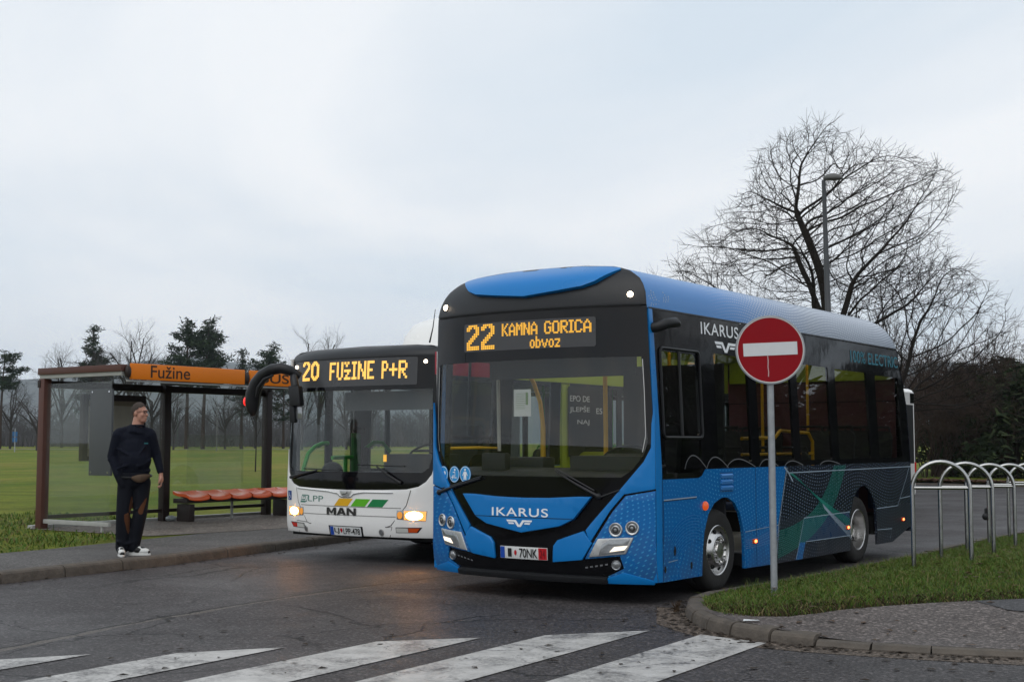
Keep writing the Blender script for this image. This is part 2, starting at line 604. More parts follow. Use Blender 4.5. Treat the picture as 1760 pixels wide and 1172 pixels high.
    hh = h.m('ADD', h.m('MULTIPLY', vor.outputs['Distance'], 0.6), fine)
    if crack is not None: hh = h.m('SUBTRACT', hh, h.m('MULTIPLY', crack, 2.0))
    L(hh, bp.inputs['Height']); L(bp.outputs[0], b.inputs['Normal'])
    b.inputs['Specular IOR Level'].default_value = 0.14
    return m


def paint_mat():
    m, nt, b, N, L = new_mat('worn_white_paint')
    h = NT(m)
    tc = N('ShaderNodeTexCoord').outputs['Object']
    f = h.noise(tc, 30, 6, 0.75).outputs['Fac']
    g = h.noise(tc, 2.4, 5, 0.6, 0.8).outputs['Fac']
    cov = h.m('ADD', h.m('MULTIPLY', f, 0.60), h.m('MULTIPLY', g, 0.66))
    wear = h.ramp(cov, [(0.49, 0.0), (0.66, 1.0)])
    white = h.mix(0.7, (0.44, 0.425, 0.405), h.ramp(h.noise(tc, 5, 6, 0.7).outputs['Fac'], [(0.3, 0.42), (0.5, .9), (0.7, 1.2)]), 'MULTIPLY')
    warp = h.noise(tc, 1.5, 6, 0.6)
    wv = N('ShaderNodeVectorMath'); wv.operation = 'MULTIPLY_ADD'
    L(warp.outputs['Color'], wv.inputs[0]); wv.inputs[1].default_value = (0.8, 0.8, 0); L(tc, wv.inputs[2])
    v2 = N('ShaderNodeTexVoronoi'); v2.feature = 'DISTANCE_TO_EDGE'; v2.inputs['Scale'].default_value = 0.8; L(wv.outputs[0], v2.inputs['Vector'])
    ck = h.ramp(v2.outputs['Distance'], [(0.0, 1.0), (0.010, 0.0)])
    ck = h.m('MULTIPLY', ck, h.ramp(h.noise(tc, 1.1, 3).outputs['Fac'], [(.45, 0.0), (.55, 1.0)]))
    c = h.mix(wear, (0.085, 0.08, 0.078), white)
    c = h.mix(h.m('MULTIPLY', ck, 0.85), c, (0.03, 0.028, 0.026))
    L(c, b.inputs['Base Color'])
    b.inputs['Roughness'].default_value = 0.5
    bp = N('ShaderNodeBump'); bp.inputs['Strength'].default_value = 0.4; bp.inputs['Distance'].default_value = 0.004
    L(f, bp.inputs['Height']); L(bp.outputs[0], b.inputs['Normal'])
    return m


def grass_ground(name, c0, c1, c2):
    m, nt, b, N, L = new_mat(name)
    h = NT(m)
    tc = N('ShaderNodeTexCoord').outputs['Object']
    mp = N('ShaderNodeMapping'); mp.inputs['Scale'].default_value = (1, 0.35, 1); L(tc, mp.inputs[0])
    a = h.noise(mp.outputs[0], 0.13, 7, 0.62, 0.5).outputs['Fac']
    f = h.noise(tc, 5.5, 8, 0.75).outputs['Fac']
    g = h.noise(tc, 70, 3, 0.8).outputs['Fac']
    c = h.ramp(a, [(0.36, c0), (0.5, c1), (0.62, c2)])
    mp2 = N('ShaderNodeMapping'); mp2.inputs['Scale'].default_value = (.45, 1.3, 1); mp2.inputs['Rotation'].default_value = (0, 0, radians(14)); L(tc, mp2.inputs[0])
    c = h.mix(0.8, c, h.ramp(h.noise(mp2.outputs[0], 0.55, 6, 0.7, 0.8).outputs['Fac'], [(0.32, 0.62), (0.5, 1.0), (0.68, 1.45)]), 'MULTIPLY')
    c = h.mix(0.75, c, h.ramp(f, [(0.28, 0.5), (0.5, 1.0), (0.74, 1.6)]), 'MULTIPLY')
    c = h.mix(0.6, c, h.ramp(g, [(0.25, 0.4), (0.75, 1.7)]), 'MULTIPLY')
    L(c, b.inputs['Base Color'])
    b.inputs['Roughness'].default_value = 0.9
    b.inputs['Specular IOR Level'].default_value = 0.15
    bp = N('ShaderNodeBump'); bp.inputs['Strength'].default_value = 1.0; bp.inputs['Distance'].default_value = 0.05
    L(h.m('ADD', f, h.m('MULTIPLY', g, 0.4)), bp.inputs['Height']); L(bp.outputs[0], b.inputs['Normal'])
    return m


M_ROAD = asphalt('road_asphalt', (0.052, 0.047, 0.047), (0.44, 0.66), True, True, 0.9, 42)
M_WALK = asphalt('pavement_asphalt', (0.082, 0.076, 0.072), (0.55, 0.75), False, False, 0.55, 60)
M_ISLE = asphalt('island_asphalt', (0.098, 0.084, 0.078), (0.55, 0.75), False, False, 0.7, 45)
M_PAVE = asphalt('exposed_aggregate', (0.125, 0.105, 0.09), (0.6, 0.8), False, False, 0.8, 28)
M_PATCH = asphalt('dark_patch', (0.05, 0.048, 0.05), (0.45, 0.65), False)
M_GUTTER = asphalt('gutter_asphalt', (0.095, 0.075, 0.06), (0.6, 0.8), False, False, 0.8, 50)
M_KERB = pm('kerb_stone', (0.088, 0.074, 0.061), 0.85, var=0.65, scale=9, bump=1.0, bscale=30)
M_FIELD = grass_ground('field_grass', (0.080, 0.122, 0.008), (0.120, 0.142, 0.013), (0.165, 0.152, 0.026))
M_ISGR = grass_ground('island_grass', (0.026, 0.042, 0.008), (0.040, 0.056, 0.010), (0.05, 0.046, 0.016))
M_PAINT = paint_mat()


def sheet(name, poly, zf, mat, step=1.0, grid=True, kind='structure'):
    v2, fs = cdt(poly, (), step, grid)
    me = bpy.data.meshes.new(name)
    me.from_pydata([(p[0], p[1], zf(p[0], p[1])) for p in v2], [], [f for f in fs])
    finish(me, 60)
    me.flip_normals() if me.polygons[0].normal.z < 0 else None
    o = link(name, me, mat)
    o['kind'] = kind
    return o


def sst(a, b, x):
    t = min(1, max(0, (x - a) / (b - a)))
    return t * t * (3 - 2 * t)


def offs(pl, d):
    """polyline moved to its left by d"""
    out = []
    for i, p in enumerate(pl):
        a = pl[max(i - 1, 0)]; b = pl[min(i + 1, len(pl) - 1)]
        dx, dy = b[0] - a[0], b[1] - a[1]
        l = math.hypot(dx, dy)
        out.append((p[0] - dy / l * d, p[1] + dx / l * d))
    return out


def resample(pl, step):
    out = [pl[0]]
    acc = 0.0
    for a, b in zip(pl, pl[1:]):
        l = math.hypot(b[0] - a[0], b[1] - a[1])
        k = max(1, int(round(l / step)))
        for j in range(1, k + 1):
            out.append((a[0] + (b[0] - a[0]) * j / k, a[1] + (b[1] - a[1]) * j / k))
    return out


# ------------------------------------------------------------------ road, pavements, kerbs
KERB = [(-22, -20), (-14, -3), (-9.2, 7.2), (-7.1, 11.1), (-5.41, 14.05), (-4.13, 16.25), (-3.25, 18.25), (-2.46, 20.04), (-1.0, 23.4), (1.2, 28), (5, 37), (9.0, 46.5)]
FAR = [(9.0, 46.5), (11.5, 48.0), (14.7, 46.5), (17.1, 44.1), (25, 36.5), (45, 20), (70, 2)]
sheet('road', [(-30, -30), (80, -30), (80, 40), (30, 62), (-12, 62)], lambda x, y: 0.0, M_ROAD, 6.0)


def field_z(x, y):
    d = math.hypot(x + 4, y - 18)
    return 0.112 + 0.80 * sst(45, 230, d)


kL = offs(KERB, 0.07)
far_o = [(p[0] + 0.12, p[1] + 0.14) for p in FAR]
sheet('field', kL + far_o[1:] + [(420, 60), (420, 420), (-420, 420), (-420, -20)], field_z, M_FIELD, 14.0)
sheet('ground', [(-4000, -400), (4000, -400), (4000, 5000), (-4000, 5000)], lambda x, y: -0.4, M_FIELD, 900)

walk_out = offs(KERB, 2.05)
sheet('sidewalk', offs(KERB, 0.12)[1:] + [(p[0], p[1]) for p in reversed(walk_out[1:])], lambda x, y: 0.118, M_WALK, 1.2)
SD = Vector((0.571, 0.821))           # shelter's long direction
SN = Vector((0.821, -0.571))          # towards the road
S0 = Vector((-7.5, 21.12))            # rear left post


def sh(t, k):
    p = S0 + SD * t + SN * k
    return (p.x, p.y)


sheet('shelter_pavement', [sh(-0.15, -0.25), sh(-0.15, 2.75), sh(1.5, 3.05), sh(4.5, 3.15), sh(9, 3.1), sh(9, -0.25)], lambda x, y: 0.123, M_PAVE, 0.7)


def kerb_mesh(name, pl, w, h, stone, z0=-0.05, rng=random.Random(3)):
    """row of kerb stones with open joints, rounded arrises"""
    pts = resample(pl, stone)
    mb = MB()
    for a, b in zip(pts, pts[1:]):
        d = Vector((b[0] - a[0], b[1] - a[1])); l = d.length; d.normalize()
        n = Vector((-d.y, d.x))
        g = rng.uniform(0.004, 0.013)
        hh = (h if not callable(h) else h((a[0] + b[0]) / 2, (a[1] + b[1]) / 2)) + rng.uniform(-0.008, 0.006); sft = rng.uniform(-0.014, 0.014)
        prof = [(-.012, z0), (-0.004, max(.012, hh - 0.06)), (0.008, hh - 0.026), (0.028, hh - .007), (0.055, hh), (w, hh + 0.002), (w, z0)]
        vs = []
        for e in (g, l - g):
            q = Vector(a) + d * e
            vs += [(q.x + n.x * (p + sft), q.y + n.y * (p + sft), z) for p, z in prof]
        k = len(prof)
        fs = [(i, i + 1, k + i + 1, k + i) for i in range(k - 1)] + [tuple(range(k))[::-1], tuple(range(k, 2 * k))]
        mb.add(vs, fs)
    o = mb.build(name, M_KERB, None, 25)
    o['kind'] = 'structure'
    return o


kerb_mesh('kerb', KERB, 0.15, 0.125, 1.0)
kerb_mesh('kerb', FAR, 0.14, 0.06, 1.0)

IS = [(14.5, 30.0), (10.2, 24.0), (7.1, 19.7), (5.25, 17.0), (3.95, 15.15), (2.75, 13.55), (2.15, 12.85), (1.80, 12.45), (1.58, 12.0), (1.50, 11.5), (1.49, 11.04), (1.55, 10.62), (1.68, 10.30),
      (1.92, 9.98), (2.21, 9.76), (2.57, 9.56), (2.95, 9.40), (3.55, 9.22), (5.0, 8.92), (8.0, 8.3), (14, 7.2), (30, 5)]


def khgt(x, y):
    # the kerb drops to a low stone along the crossing
    return 0.105 - 0.06 * sst(1.7, 2.5, x) * (1 - sst(9.7, 11.5, y))


def mound(x, y):
    e = min(math.hypot(x - p[0], y - p[1]) for p in IS_D)
    kh = khgt(x, y) - .002
    return kh + (0.125 - kh) * sst(0.12, 1.5, e) + 0.21 * sst(0.1, 2.4, e) * math.exp(-(((x - 4.4) / 5.0) ** 2 + ((y - 14.2) / 4.2) ** 2))


IS_D = resample(IS, 0.3)
isl_in = offs(IS, 0.13)
sheet('island_verge', [(p[0], p[1]) for p in isl_in] + [(40, 6), (40, 32)], lambda x, y: mound(x, y) - .03, M_ISGR, 0.6)
kerb_mesh('kerb', IS, 0.15, khgt, 0.42, rng=random.Random(5))
PATH = [p for p in offs(IS, 0.10) if p[1] < 11.1 and p[0] < 15] + [(14, 11.8), (8, 11.2), (4.17, 10.86), (3.39, 10.78), (2.66, 10.70), (2.2, 10.60), (1.92, 10.62)]
sheet('island_path', PATH, lambda x, y: mound(x, y) + 0.006, M_ISLE, 0.35)
sheet('path_patch', [(3.75, 10.80), (3.9, 10.45), (4.4, 10.2), (5.2, 9.95), (6.5, 9.9), (6.5, 11.0), (5, 10.9)], lambda x, y: mound(x, y) + 0.011, M_PATCH, 0.5)
# the gutter strip of old paving along the island kerb
gut = [p for p in IS if p[1] < 12.2 and p[0] < 12]
go = [(p[0] - 0.0, p[1]) for p in offs(gut, -0.01)]
gi = offs(gut, -0.27)
gi = [(p[0] + 0.03 * sin(i * 2.3), p[1] + 0.03 * cos(i * 1.7)) for i, p in enumerate(gi)]
sheet('gutter', go + gi[::-1], lambda x, y: 0.003, M_GUTTER, 0.3)

# crosswalk
u_ = Vector((0.528, 0.849))
for L0, R0, eL, eR in (((-4.03, 8.34), (-3.62, 8.34), 0.98, 1.25), ((-3.06, 8.34), (-2.50, 8.34), 1.30, 1.62), ((-2.04, 8.34), (-1.38, 8.34), 1.94, 2.17), ((-0.97, 8.34), (-0.29, 8.34), 2.32, 2.62), ((0.22, 8.34), (0.91, 8.34), 2.36, 1.86)):
    a, b = Vector(L0), Vector(R0)
    p = [a - u_ * 3.2, b - u_ * 3.2, b + u_ * eR, a + u_ * eL]
    sheet('crosswalk_marking', [tuple(q) for q in p], lambda x, y: 0.006, M_PAINT, 0.4)


# ------------------------------------------------------------------ grass blades (uncountable)
def blades(name, poly, zf, dens, hgt, mats, seed, tuft=0.0, keep=None, wid=0.004):
    rng = np.random.default_rng(seed)
    P = np.array(poly); x0, y0 = P.min(0); x1, y1 = P.max(0)
    n = int((x1 - x0) * (y1 - y0) * dens)
    xs = rng.uniform(x0, x1, n); ys = rng.uniform(y0, y1, n)
    V, F, MI = [], [], []
    for x, y in zip(xs, ys):
        if not inside((x, y), poly): continue
        cl = 0.5 + 0.5 * sin(x * 2.1 + 1.3 * sin(y * 1.7)) * cos(y * 2.6 + sin(x * 3.1))
        if keep is not None and rng.random() > keep(x, y): continue
        h = hgt * (0.45 + 0.75 * rng.random() ** 1.5) * (0.65 + 0.7 * cl)
        if tuft and rng.random() < tuft: h *= 1.9
        a = rng.uniform(0, 2 * pi); lean = rng.uniform(0.2, 1.5) * h
        la = rng.uniform(0, 2 * pi)
        w = wid * rng.uniform(0.7, 1.5)
        dx, dy = cos(a) * w, sin(a) * w
        lx, ly = cos(la) * lean, sin(la) * lean
        z = zf(x, y) - 0.005
        k = len(V)
        V += [(x - dx, y - dy, z), (x + dx, y + dy, z), (x + dx * .7 + lx * .35, y + dy * .7 + ly * .35, z + h * .62),
              (x - dx * .7 + lx * .35, y - dy * .7 + ly * .35, z + h * .62), (x + lx, y + ly, z + h * rng.uniform(0.75, 1.0))]
        F += [(k, k + 1, k + 2, k + 3), (k + 3, k + 2, k + 4)]
        r = rng.random()
        mi = 0 if r < 0.5 else (1 if r < 0.86 else 2)
        MI += [mi, mi]
    me = bpy.data.meshes.new(name)
    me.from_pydata(V, [], F)
    me.polygons.foreach_set('material_index', MI)
    o = link(name, me, mats)
    o['kind'] = 'stuff'
    return o


G1 = pm('grass_green', (0.055, 0.110, 0.011), 0.65, var=0.45, scale=3, spec=0.25)
G2 = pm('grass_olive', (0.095, 0.125, 0.018), 0.65, var=0.35, scale=3, spec=0.25)
G3 = pm('grass_straw', (0.15, 0.12, 0.05), 0.7, var=0.3, scale=3, spec=0.2)
G4 = pm('grass_brown', (0.045, 0.033, 0.017), 0.8, var=0.35, scale=3, spec=0.15)
_gz = [(1.62, 11.3), (1.70, 10.72), (1.92, 10.64), (2.2, 10.62), (2.66, 10.72), (3.39, 10.80), (4.17, 10.88), (6.0, 11.0), (9.0, 13), (9, 21.5), (7.3, 19.6), (5.45, 16.9), (4.1, 15.1), (2.9, 13.5), (2.3, 12.8), (1.95, 12.4), (1.72, 11.9)]


def near_edge(x, y):
    return min(1.0, 0.4 + 0.9 * min(1, max(0, (y - (10.6 + 0.05 * x)) / 0.5)))


tag(blades('grass', _gz, mound, 3000, 0.050, [G1, G2, G3], 1, 0.05, near_edge, .0028), 'rough green grass covering the mound behind the no entry sign', 'grass', kind='stuff')
_lo = [(1.64, 11.3), (1.72, 10.70), (1.92, 10.60), (2.2, 10.58), (2.66, 10.68), (3.39, 10.76), (4.17, 10.84), (6.0, 10.95), (6.0, 11.25), (4.1, 11.15), (3.3, 11.1), (2.6, 11.05), (2.2, 11.1), (1.85, 11.4)]
tag(blades('dry_grass', _lo, mound, 1500, 0.045, [G4, G4, G3], 2, 0.0, wid=0.005), 'brown dry grass fringe along the island path edge', 'grass', kind='stuff')
vg = [(p[0], p[1]) for p in offs(KERB, 2.0)[2:6]] + [sh(-0.3, 2.75), sh(-0.25, -0.3), sh(3, -0.3), sh(3, -4), sh(-6, -5), (-16, 14)]
tag(blades('verge_grass', vg, lambda x, y: field_z(x, y), 170, 0.075, [G1, G2, G3], 3, 0.03, wid=0.009), 'mown green grass beside the bus shelter', 'grass', kind='stuff')


def flakes(name, spots, mat, rng, size=(.012, .045)):
    """thin curled leaf and bark scraps"""
    V, F = [], []
    for x, y, z in spots:
        a = rng.uniform(0, 2 * pi); l = rng.uniform(*size); w = l * rng.uniform(.3, .7)
        c, s_ = cos(a), sin(a); k = len(V); u = rng.uniform(0, .3) * l
        V += [(x - c * l, y - s_ * l, z + .003), (x + s_ * w, y - c * w, z + .003 + u), (x + c * l, y + s_ * l, z + .004), (x - s_ * w, y + c * w, z + .004 + u * .6)]
        F.append((k, k + 1, k + 2, k + 3))
    me = bpy.data.meshes.new(name); me.from_pydata(V, [], F)
    o = link(name, me, mat); o['kind'] = 'stuff'
    return o


_r = np.random.default_rng(14)
_s = []
_gp = resample([p for p in IS if p[1] < 12.5 and p[0] < 9], .05)
for _ in range(650):
    p = _gp[int(_r.integers(0, len(_gp)))]; q = _gp[min(_gp.index(p) + 1, len(_gp) - 1)]
    d = abs(_r.normal(0, .14)) + .01
    dx, dy = q[0] - p[0], q[1] - p[1]; l = math.hypot(dx, dy) or 1
    _s.append((p[0] + dy / l * d, p[1] - dx / l * d, .004))
for _ in range(160): _s.append((_r.uniform(-3, 5), _r.uniform(8.2, 11.5), .007))
for _ in range(240):
    t = _r.uniform(0, 30); i = min(int(t / 4) + 2, len(KERB) - 2); u = _r.random(); p, q = KERB[i], KERB[i + 1]
    _s.append((p[0] + (q[0] - p[0]) * u + abs(_r.normal(0, .12)) + .01, p[1] + (q[1] - p[1]) * u, .004))
tag(flakes('leaf_scraps', _s, pm('leaf_scrap', (.030, .021, .014), .85, var=.6, scale=30), _r), 'dark leaf scraps and grit lying in the gutters and on the crossing', 'leaf scraps', kind='stuff')
_s = []
for _ in range(420):
    x, y = _r.uniform(1.7, 8), _r.uniform(10.5, 17)
    if inside((x, y), _gz): _s.append((x, y, mound(x, y) + _r.uniform(.01, .05)))
for _ in range(60):
    x, y = _r.uniform(1.8, 6), _r.uniform(9.4, 10.7)
    if inside((x, y), PATH): _s.append((x, y, mound(x, y) + .012))
tag(flakes('fallen_leaves', _s, pm('brown_leaf', (.075, .042, .02), .8, var=.5, scale=20), _r, (.02, .05)), 'brown fallen leaves scattered in the mound grass and on its path', 'leaves', kind='stuff')

# ------------------------------------------------------------------ shared vehicle materials
def livery_mat(name, base, dot, dscale=26.0, amount=0.8, rough=0.22, warp=1.6):
    """printed vehicle film: small dots in warped rows"""
    m, nt, b, N, L = new_mat(name)
    h = NT(m)
    tc = N('ShaderNodeTexCoord').outputs['Object']
    sp = N('ShaderNodeSeparateXYZ'); L(tc, sp.inputs[0])
    x = h.m('ADD', sp.outputs[0], sp.outputs[1]); z = sp.outputs[2]
    wx = h.m('ADD', h.m('MULTIPLY', x, dscale * 0.62), h.m('MULTIPLY', h.m('SINE', h.m('ADD', h.m('MULTIPLY', z, 4.2), h.m('MULTIPLY', x, 1.1))), warp))
    wz = h.m('ADD', h.m('MULTIPLY', z, dscale), h.m('MULTIPLY', h.m('SINE', h.m('ADD', h.m('MULTIPLY', x, 2.6), 0.7)), warp * 1.6))
    fx = h.m('SUBTRACT', h.m('FRACT', wx), 0.5); fz = h.m('SUBTRACT', h.m('FRACT', wz), 0.5)
    d = h.m('SQRT', h.m('ADD', h.m('MULTIPLY', fx, fx), h.m('MULTIPLY', fz, fz)))
    dm = h.ramp(d, [(0.14, 1.0), (0.22, 0.0)])
    fade = h.ramp(h.noise(tc, 0.9, 2).outputs['Fac'], [(0.35, 0.4), (0.65, 1.0)])
    f = h.m('MULTIPLY', h.m('MULTIPLY', dm, fade), amount)
    nb = h.noise(tc, 2.0, 3).outputs['Fac']
    c0 = h.mix(nb, tuple(v * 0.92 for v in base), tuple(v * 1.08 for v in base))
    dirt = h.m('MULTIPLY', h.ramp(z, [(0.2, 0.8), (0.75, 0.0)]), h.ramp(h.noise(tc, 3.5, 6, 0.6).outputs['Fac'], [(0.35, 0.12), (0.7, 0.7)]))
    c = h.mix(f, c0, dot)
    c = h.mix(dirt, c, (0.05, 0.047, 0.045))
    L(c, b.inputs['Base Color'])
    b.inputs['Roughness'].default_value = rough
    L(h.m('ADD', h.m('MULTIPLY', dirt, 0.5), rough), b.inputs['Roughness'])
    wv_ = N('ShaderNodeBump'); wv_.inputs['Strength'].default_value = .35; wv_.inputs['Distance'].default_value = .012
    L(h.noise(tc, 1.7, 2).outputs['Fac'], wv_.inputs['Height']); L(wv_.outputs[0], b.inputs['Normal'])
    b.inputs['Coat Weight'].default_value = 0.06
    b.inputs['Coat Roughness'].default_value = 0.08
    b.inputs['Specular IOR Level'].default_value = 0.3
    return m


BLUE = (0.010, 0.150, 0.52)
M_BLUE = pm('blue_paint', (0.002, 0.165, 0.47), 0.3, var=0.06, scale=1.5, coat=0.1, bump=.35, bscale=1.6)
M_BLUED = livery_mat('blue_dotted_film', (0.002, 0.120, 0.37), (0.05, 0.34, 0.64), 24, 0.95)
M_ROOFB = livery_mat('roof_film_blue', (0.030, 0.175, 0.48), (0.25, 0.40, 0.62), 30, 0.0, 0.2)
M_ROOFG = livery_mat('roof_film_grey', (0.12, 0.17, 0.27), (0.48, 0.54, 0.62), 34, 0.9, 0.25)
M_NAVY = livery_mat('navy_dotted_film', (0.003, 0.007, 0.020), (0.16, 0.22, 0.29), 26, 0.8, 0.25)
M_TEAL = pm('teal_film', (0.012, 0.21, 0.165), 0.3, var=0.1)
M_PALE = pm('pale_film', (0.30, 0.38, 0.46), 0.3, var=0.1)
M_SLATE = livery_mat('slate_film', (0.014, 0.040, 0.10), (0.16, 0.24, 0.34), 40, 0.7)
M_GBLACK = pm('gloss_black', (0.004, 0.004, 0.005), 0.06, var=0.3, scale=3, spec=0.26, bump=.3, bscale=1.8)
M_SBLACK = pm('satin_black', (0.011, 0.0115, 0.013), 0.45, var=0.2, scale=4)
M_CAP = pm('cap_charcoal', (0.013, 0.0135, 0.015), 0.4, var=0.12, scale=3)
M_RUBBER = pm('rubber', (0.014, 0.0135, 0.013), 0.75, var=0.3, scale=12, bump=0.3)
M_TYRE = pm('tyre_rubber', (0.020, 0.019, 0.018), 0.8, var=0.35, scale=9, bump=0.4, bscale=80)
M_ALU = pm('polished_rim', (0.62, 0.61, 0.60), 0.28, metal=1.0, var=0.12, scale=5)
M_CHROME = pm('chrome', (0.75, 0.75, 0.76), 0.12, metal=1.0, var=0.05)
M_DARKM = pm('dark_metal', (0.05, 0.05, 0.052), 0.5, metal=0.6, var=0.3)
M_WHITE = pm('white_paint', (0.80, 0.79, 0.77), 0.28, var=0.04, scale=1.4, coat=0.3)
M_LETTER = pm('white_lettering', (0.80, 0.82, 0.84), 0.4, var=0.03)
M_UNDER = pm('underbody', (0.008, 0.008, 0.008), 0.9)
M_LIME = pm('lime_lining', (0.36, 0.46, 0.035), 0.5, var=0.08)
M_YELLOW = pm('yellow_rail', (0.72, 0.40, 0.015), 0.35, var=0.08)
M_GREENR = pm('green_rail', (0.06, 0.40, 0.05), 0.35, var=0.08)
M_GREYIN = pm('grey_lining', (0.16, 0.165, 0.17), 0.55, var=0.15)
M_DKIN = pm('dark_lining', (0.020, 0.020, 0.022), 0.6, var=0.2)
M_SEATF = pm('seat_fabric', (0.035, 0.05, 0.10), 0.85, var=0.4, scale=30)
M_SEATY = pm('seat_shell', (0.35, 0.38, 0.04), 0.5, var=0.1)
M_SILVER = pm('silver_bezel', (0.55, 0.55, 0.54), 0.3, metal=0.7, var=0.1)
M_LENS = pm('lamp_lens', (0.30, 0.31, 0.32), 0.1, metal=0.6, var=0.3, scale=40)
M_SIGN = pm('sign_matrix', (0.055, 0.055, 0.058), 0.25, var=0.1)
G_FRONT = glass('windscreen_glass', (0.90, 0.915, 0.91), 1.42, 0.0, 0.002)
G_SIDE = glass('tinted_glass', (0.70, 0.71, 0.70), 1.36)
G_CLEAR = glass('clear_glass', (0.965, 0.98, 0.975), 1.42)
E_LED = glow('amber_led', (1.0, 0.50, 0.035), 1.15)
E_LEDM = glow('amber_led_bright', (1.0, 0.55, 0.10), 1.75)
E_WHITE = glow('white_lamp', (1.0, 0.82, 0.62), 9.0)
E_DRL = glow('daytime_lamp', (1.0, 0.86, 0.68), 1.6)
E_HEAD = glow('headlamp_light', (1.0, 0.42, 0.11), 60.0)
E_HEADRIM = glow('headlamp_glow', (1.0, 0.42, 0.09), 1.3)
E_AMBER = glow('amber_marker', (1.0, 0.18, 0.03), 3.0)
E_RED = glow('red_marker', (1.0, 0.03, 0.02), 1.5)
E_REDHOT = glow('side_marker_light', (1.0, 0.20, 0.06), 5.0)
M_ORANGE = pm('orange_lens', (0.55, 0.07, 0.01), 0.2, var=0.2)
M_PLATE = pm('plate_white', (0.62, 0.63, 0.62), 0.4, var=0.05)
M_INK = pm('black_ink', (0.01, 0.01, 0.01), 0.5)
M_EUBLUE = pm('plate_blue', (0.01, 0.06, 0.35), 0.4)
M_PLRED = pm('plate_red', (0.45, 0.008, 0.015), 0.4)
M_STICK = pm('sticker_blue', (0.02, 0.28, 0.62), 0.4, var=0.05)
M_PAPER = pm('paper', (0.52, 0.52, 0.49), 0.7, var=0.1)


def lerp_tab(tab, x):
    if x <= tab[0][0]: return tab[0][1]
    for (a, b), (c, d) in zip(tab, tab[1:]):
        if x <= c: return b + (d - b) * (x - a) / (c - a)
    return tab[-1][1]


def normal_map(uf):
    def f(x, z, off):
        e = 0.004
        ux = (uf(x + e, z) - uf(x - e, z)) / (2 * e)
        uz = (uf(x, z + e) - uf(x, z - e)) / (2 * e)
        n = Vector((ux, -1, uz)).normalized()
        return Vector((x, uf(x, z), z)) + n * off
    return f


def wheel(name, parent, x, y, z, R, W, side, deep=False, rng=0):
    """side=+1: outer face towards +x.  wheel > tyre, rim"""
    w = empty(name, (x, y, z)); w.parent = parent
    s = side
    mb = MB()
    prof = [(R * .60, -W * .46), (R * .66, -W * .5), (R * .86, -W * .5), (R * .965, -W * .42), (R, -W * .30), (R, -W * .05), (R * .985, -W * .045), (R * .985, W * .045), (R, W * .05), (R, W * .30), (R * .965, W * .42), (R * .90, W * .485), (R * .86, W * .5), (R * .80, W * .515), (R * .70, W * .5), (R * .62, W * .48), (R * .60, W * .44)]
    mb.lathe([(r, h * s) for r, h in prof], axis='x', n=56, close=True)
    mb.build('tyre', M_TYRE, w, 40)
    mb = MB()
    r0 = R * .60
    if deep:
        pr = [(r0 * 1.03, W * .47), (r0 * 1.0, W * .49), (r0 * .95, W * .47), (r0 * .93, W * .30), (r0 * .90, -W * .1), (r0 * .62, -W * .16), (r0 * .55, -W * .10), (r0 * .52, W * .05), (r0 * .30, W * .12), (r0 * .28, W * .2), (0.001, W * .22)]
    else:
        pr = [(r0 * 1.03, W * .47), (r0 * 1.0, W * .49), (r0 * .95, W * .47), (r0 * .92, W * .33), (r0 * .88, W * .27), (r0 * .80, W * .36), (r0 * .66, W * .52), (r0 * .57, W * .55), (r0 * .54, W * .50), (r0 * .50, W * .40), (r0 * .36, W * .38), (r0 * .34, W * .50), (r0 * .30, W * .58), (0.001, W * .60)]
    mb.lathe([(r, h * s) for r, h in pr], axis='x', n=48)
    rim = mb.build('rim', M_ALU, w, 30)
    mb = MB()
    hr = r0 * (.76 if not deep else .78); hx = W * (.415 if not deep else -.09)
    for k in range(8):
        a = 2 * pi * (k + .3) / 8
        c = Vector((hx * s, hr * cos(a), hr * sin(a)))
        tilt = Vector((s * 1.0, cos(a) * .62 if not deep else 0, sin(a) * .62 if not deep else 0)).normalized()
        mb.tube([c - tilt * .002, c + tilt * .012], r0 * .085, 12)
    mb.build('vent_hole', M_UNDER, rim, 30)
    mb = MB()
    for k in range(10):
        a = 2 * pi * k / 10
        p = Vector((W * (.48 if not deep else -.08) * s, r0 * .46 * cos(a), r0 * .46 * sin(a)))
        mb.tube([p - Vector((.04 * s, 0, 0)), p + Vector((.032 * s, 0, 0))], r0 * .05, 6)
    mb.build('wheel_nut', M_CHROME, rim, 30)
    return w


def seat_row(name, parent, x, y, z, shell, fabric, rail_mat=None):
    s = empty(name, (x, y, z)); s.parent = parent
    mb = MB(); mb.box(-.21, .21, -.2, .22, .40, .47); mb.box(-.03, .03, -.05, .05, 0, .4); mb.build('cushion', fabric, s, 35, .02)
    panel('backrest', rrect(-.21, .45, .21, 1.02, .09), lambda p, q, o: Vector((p, .2 + (q - .45) * .18 + o, q)), shell, s, 0, .05, step=.2)
    mb = MB(); mb.tube([(-.17, .3, 1.0), (-.15, .32, 1.07), (.15, .32, 1.07), (.17, .3, 1.0)], .016, 8); mb.build('grab_rail', rail_mat or M_YELLOW, s)
    return s


# ------------------------------------------------------------------ the blue electric bus
TH = radians(35.3)
_a = Vector((sin(TH), cos(TH), 0)); _b = Vector((-cos(TH), sin(TH), 0))
_c = Vector((1.3231, 12.15, 0)) + _b * 1.3
bus = empty('electric_bus', _c, -TH)
tag(bus, 'bright blue electric city bus with black front mask and amber sign 22 Kamna Gorica', 'bus')
HW = [(0.0, 1.30), (1.25, 1.30), (2.74, 1.235), (2.90, 1.21), (3.03, 1.13), (3.11, 1.01), (3.165, .83), (3.20, .45), (3.21, 0.0)]
CAPZ = 2.765


def hw(z): return lerp_tab(HW, z)


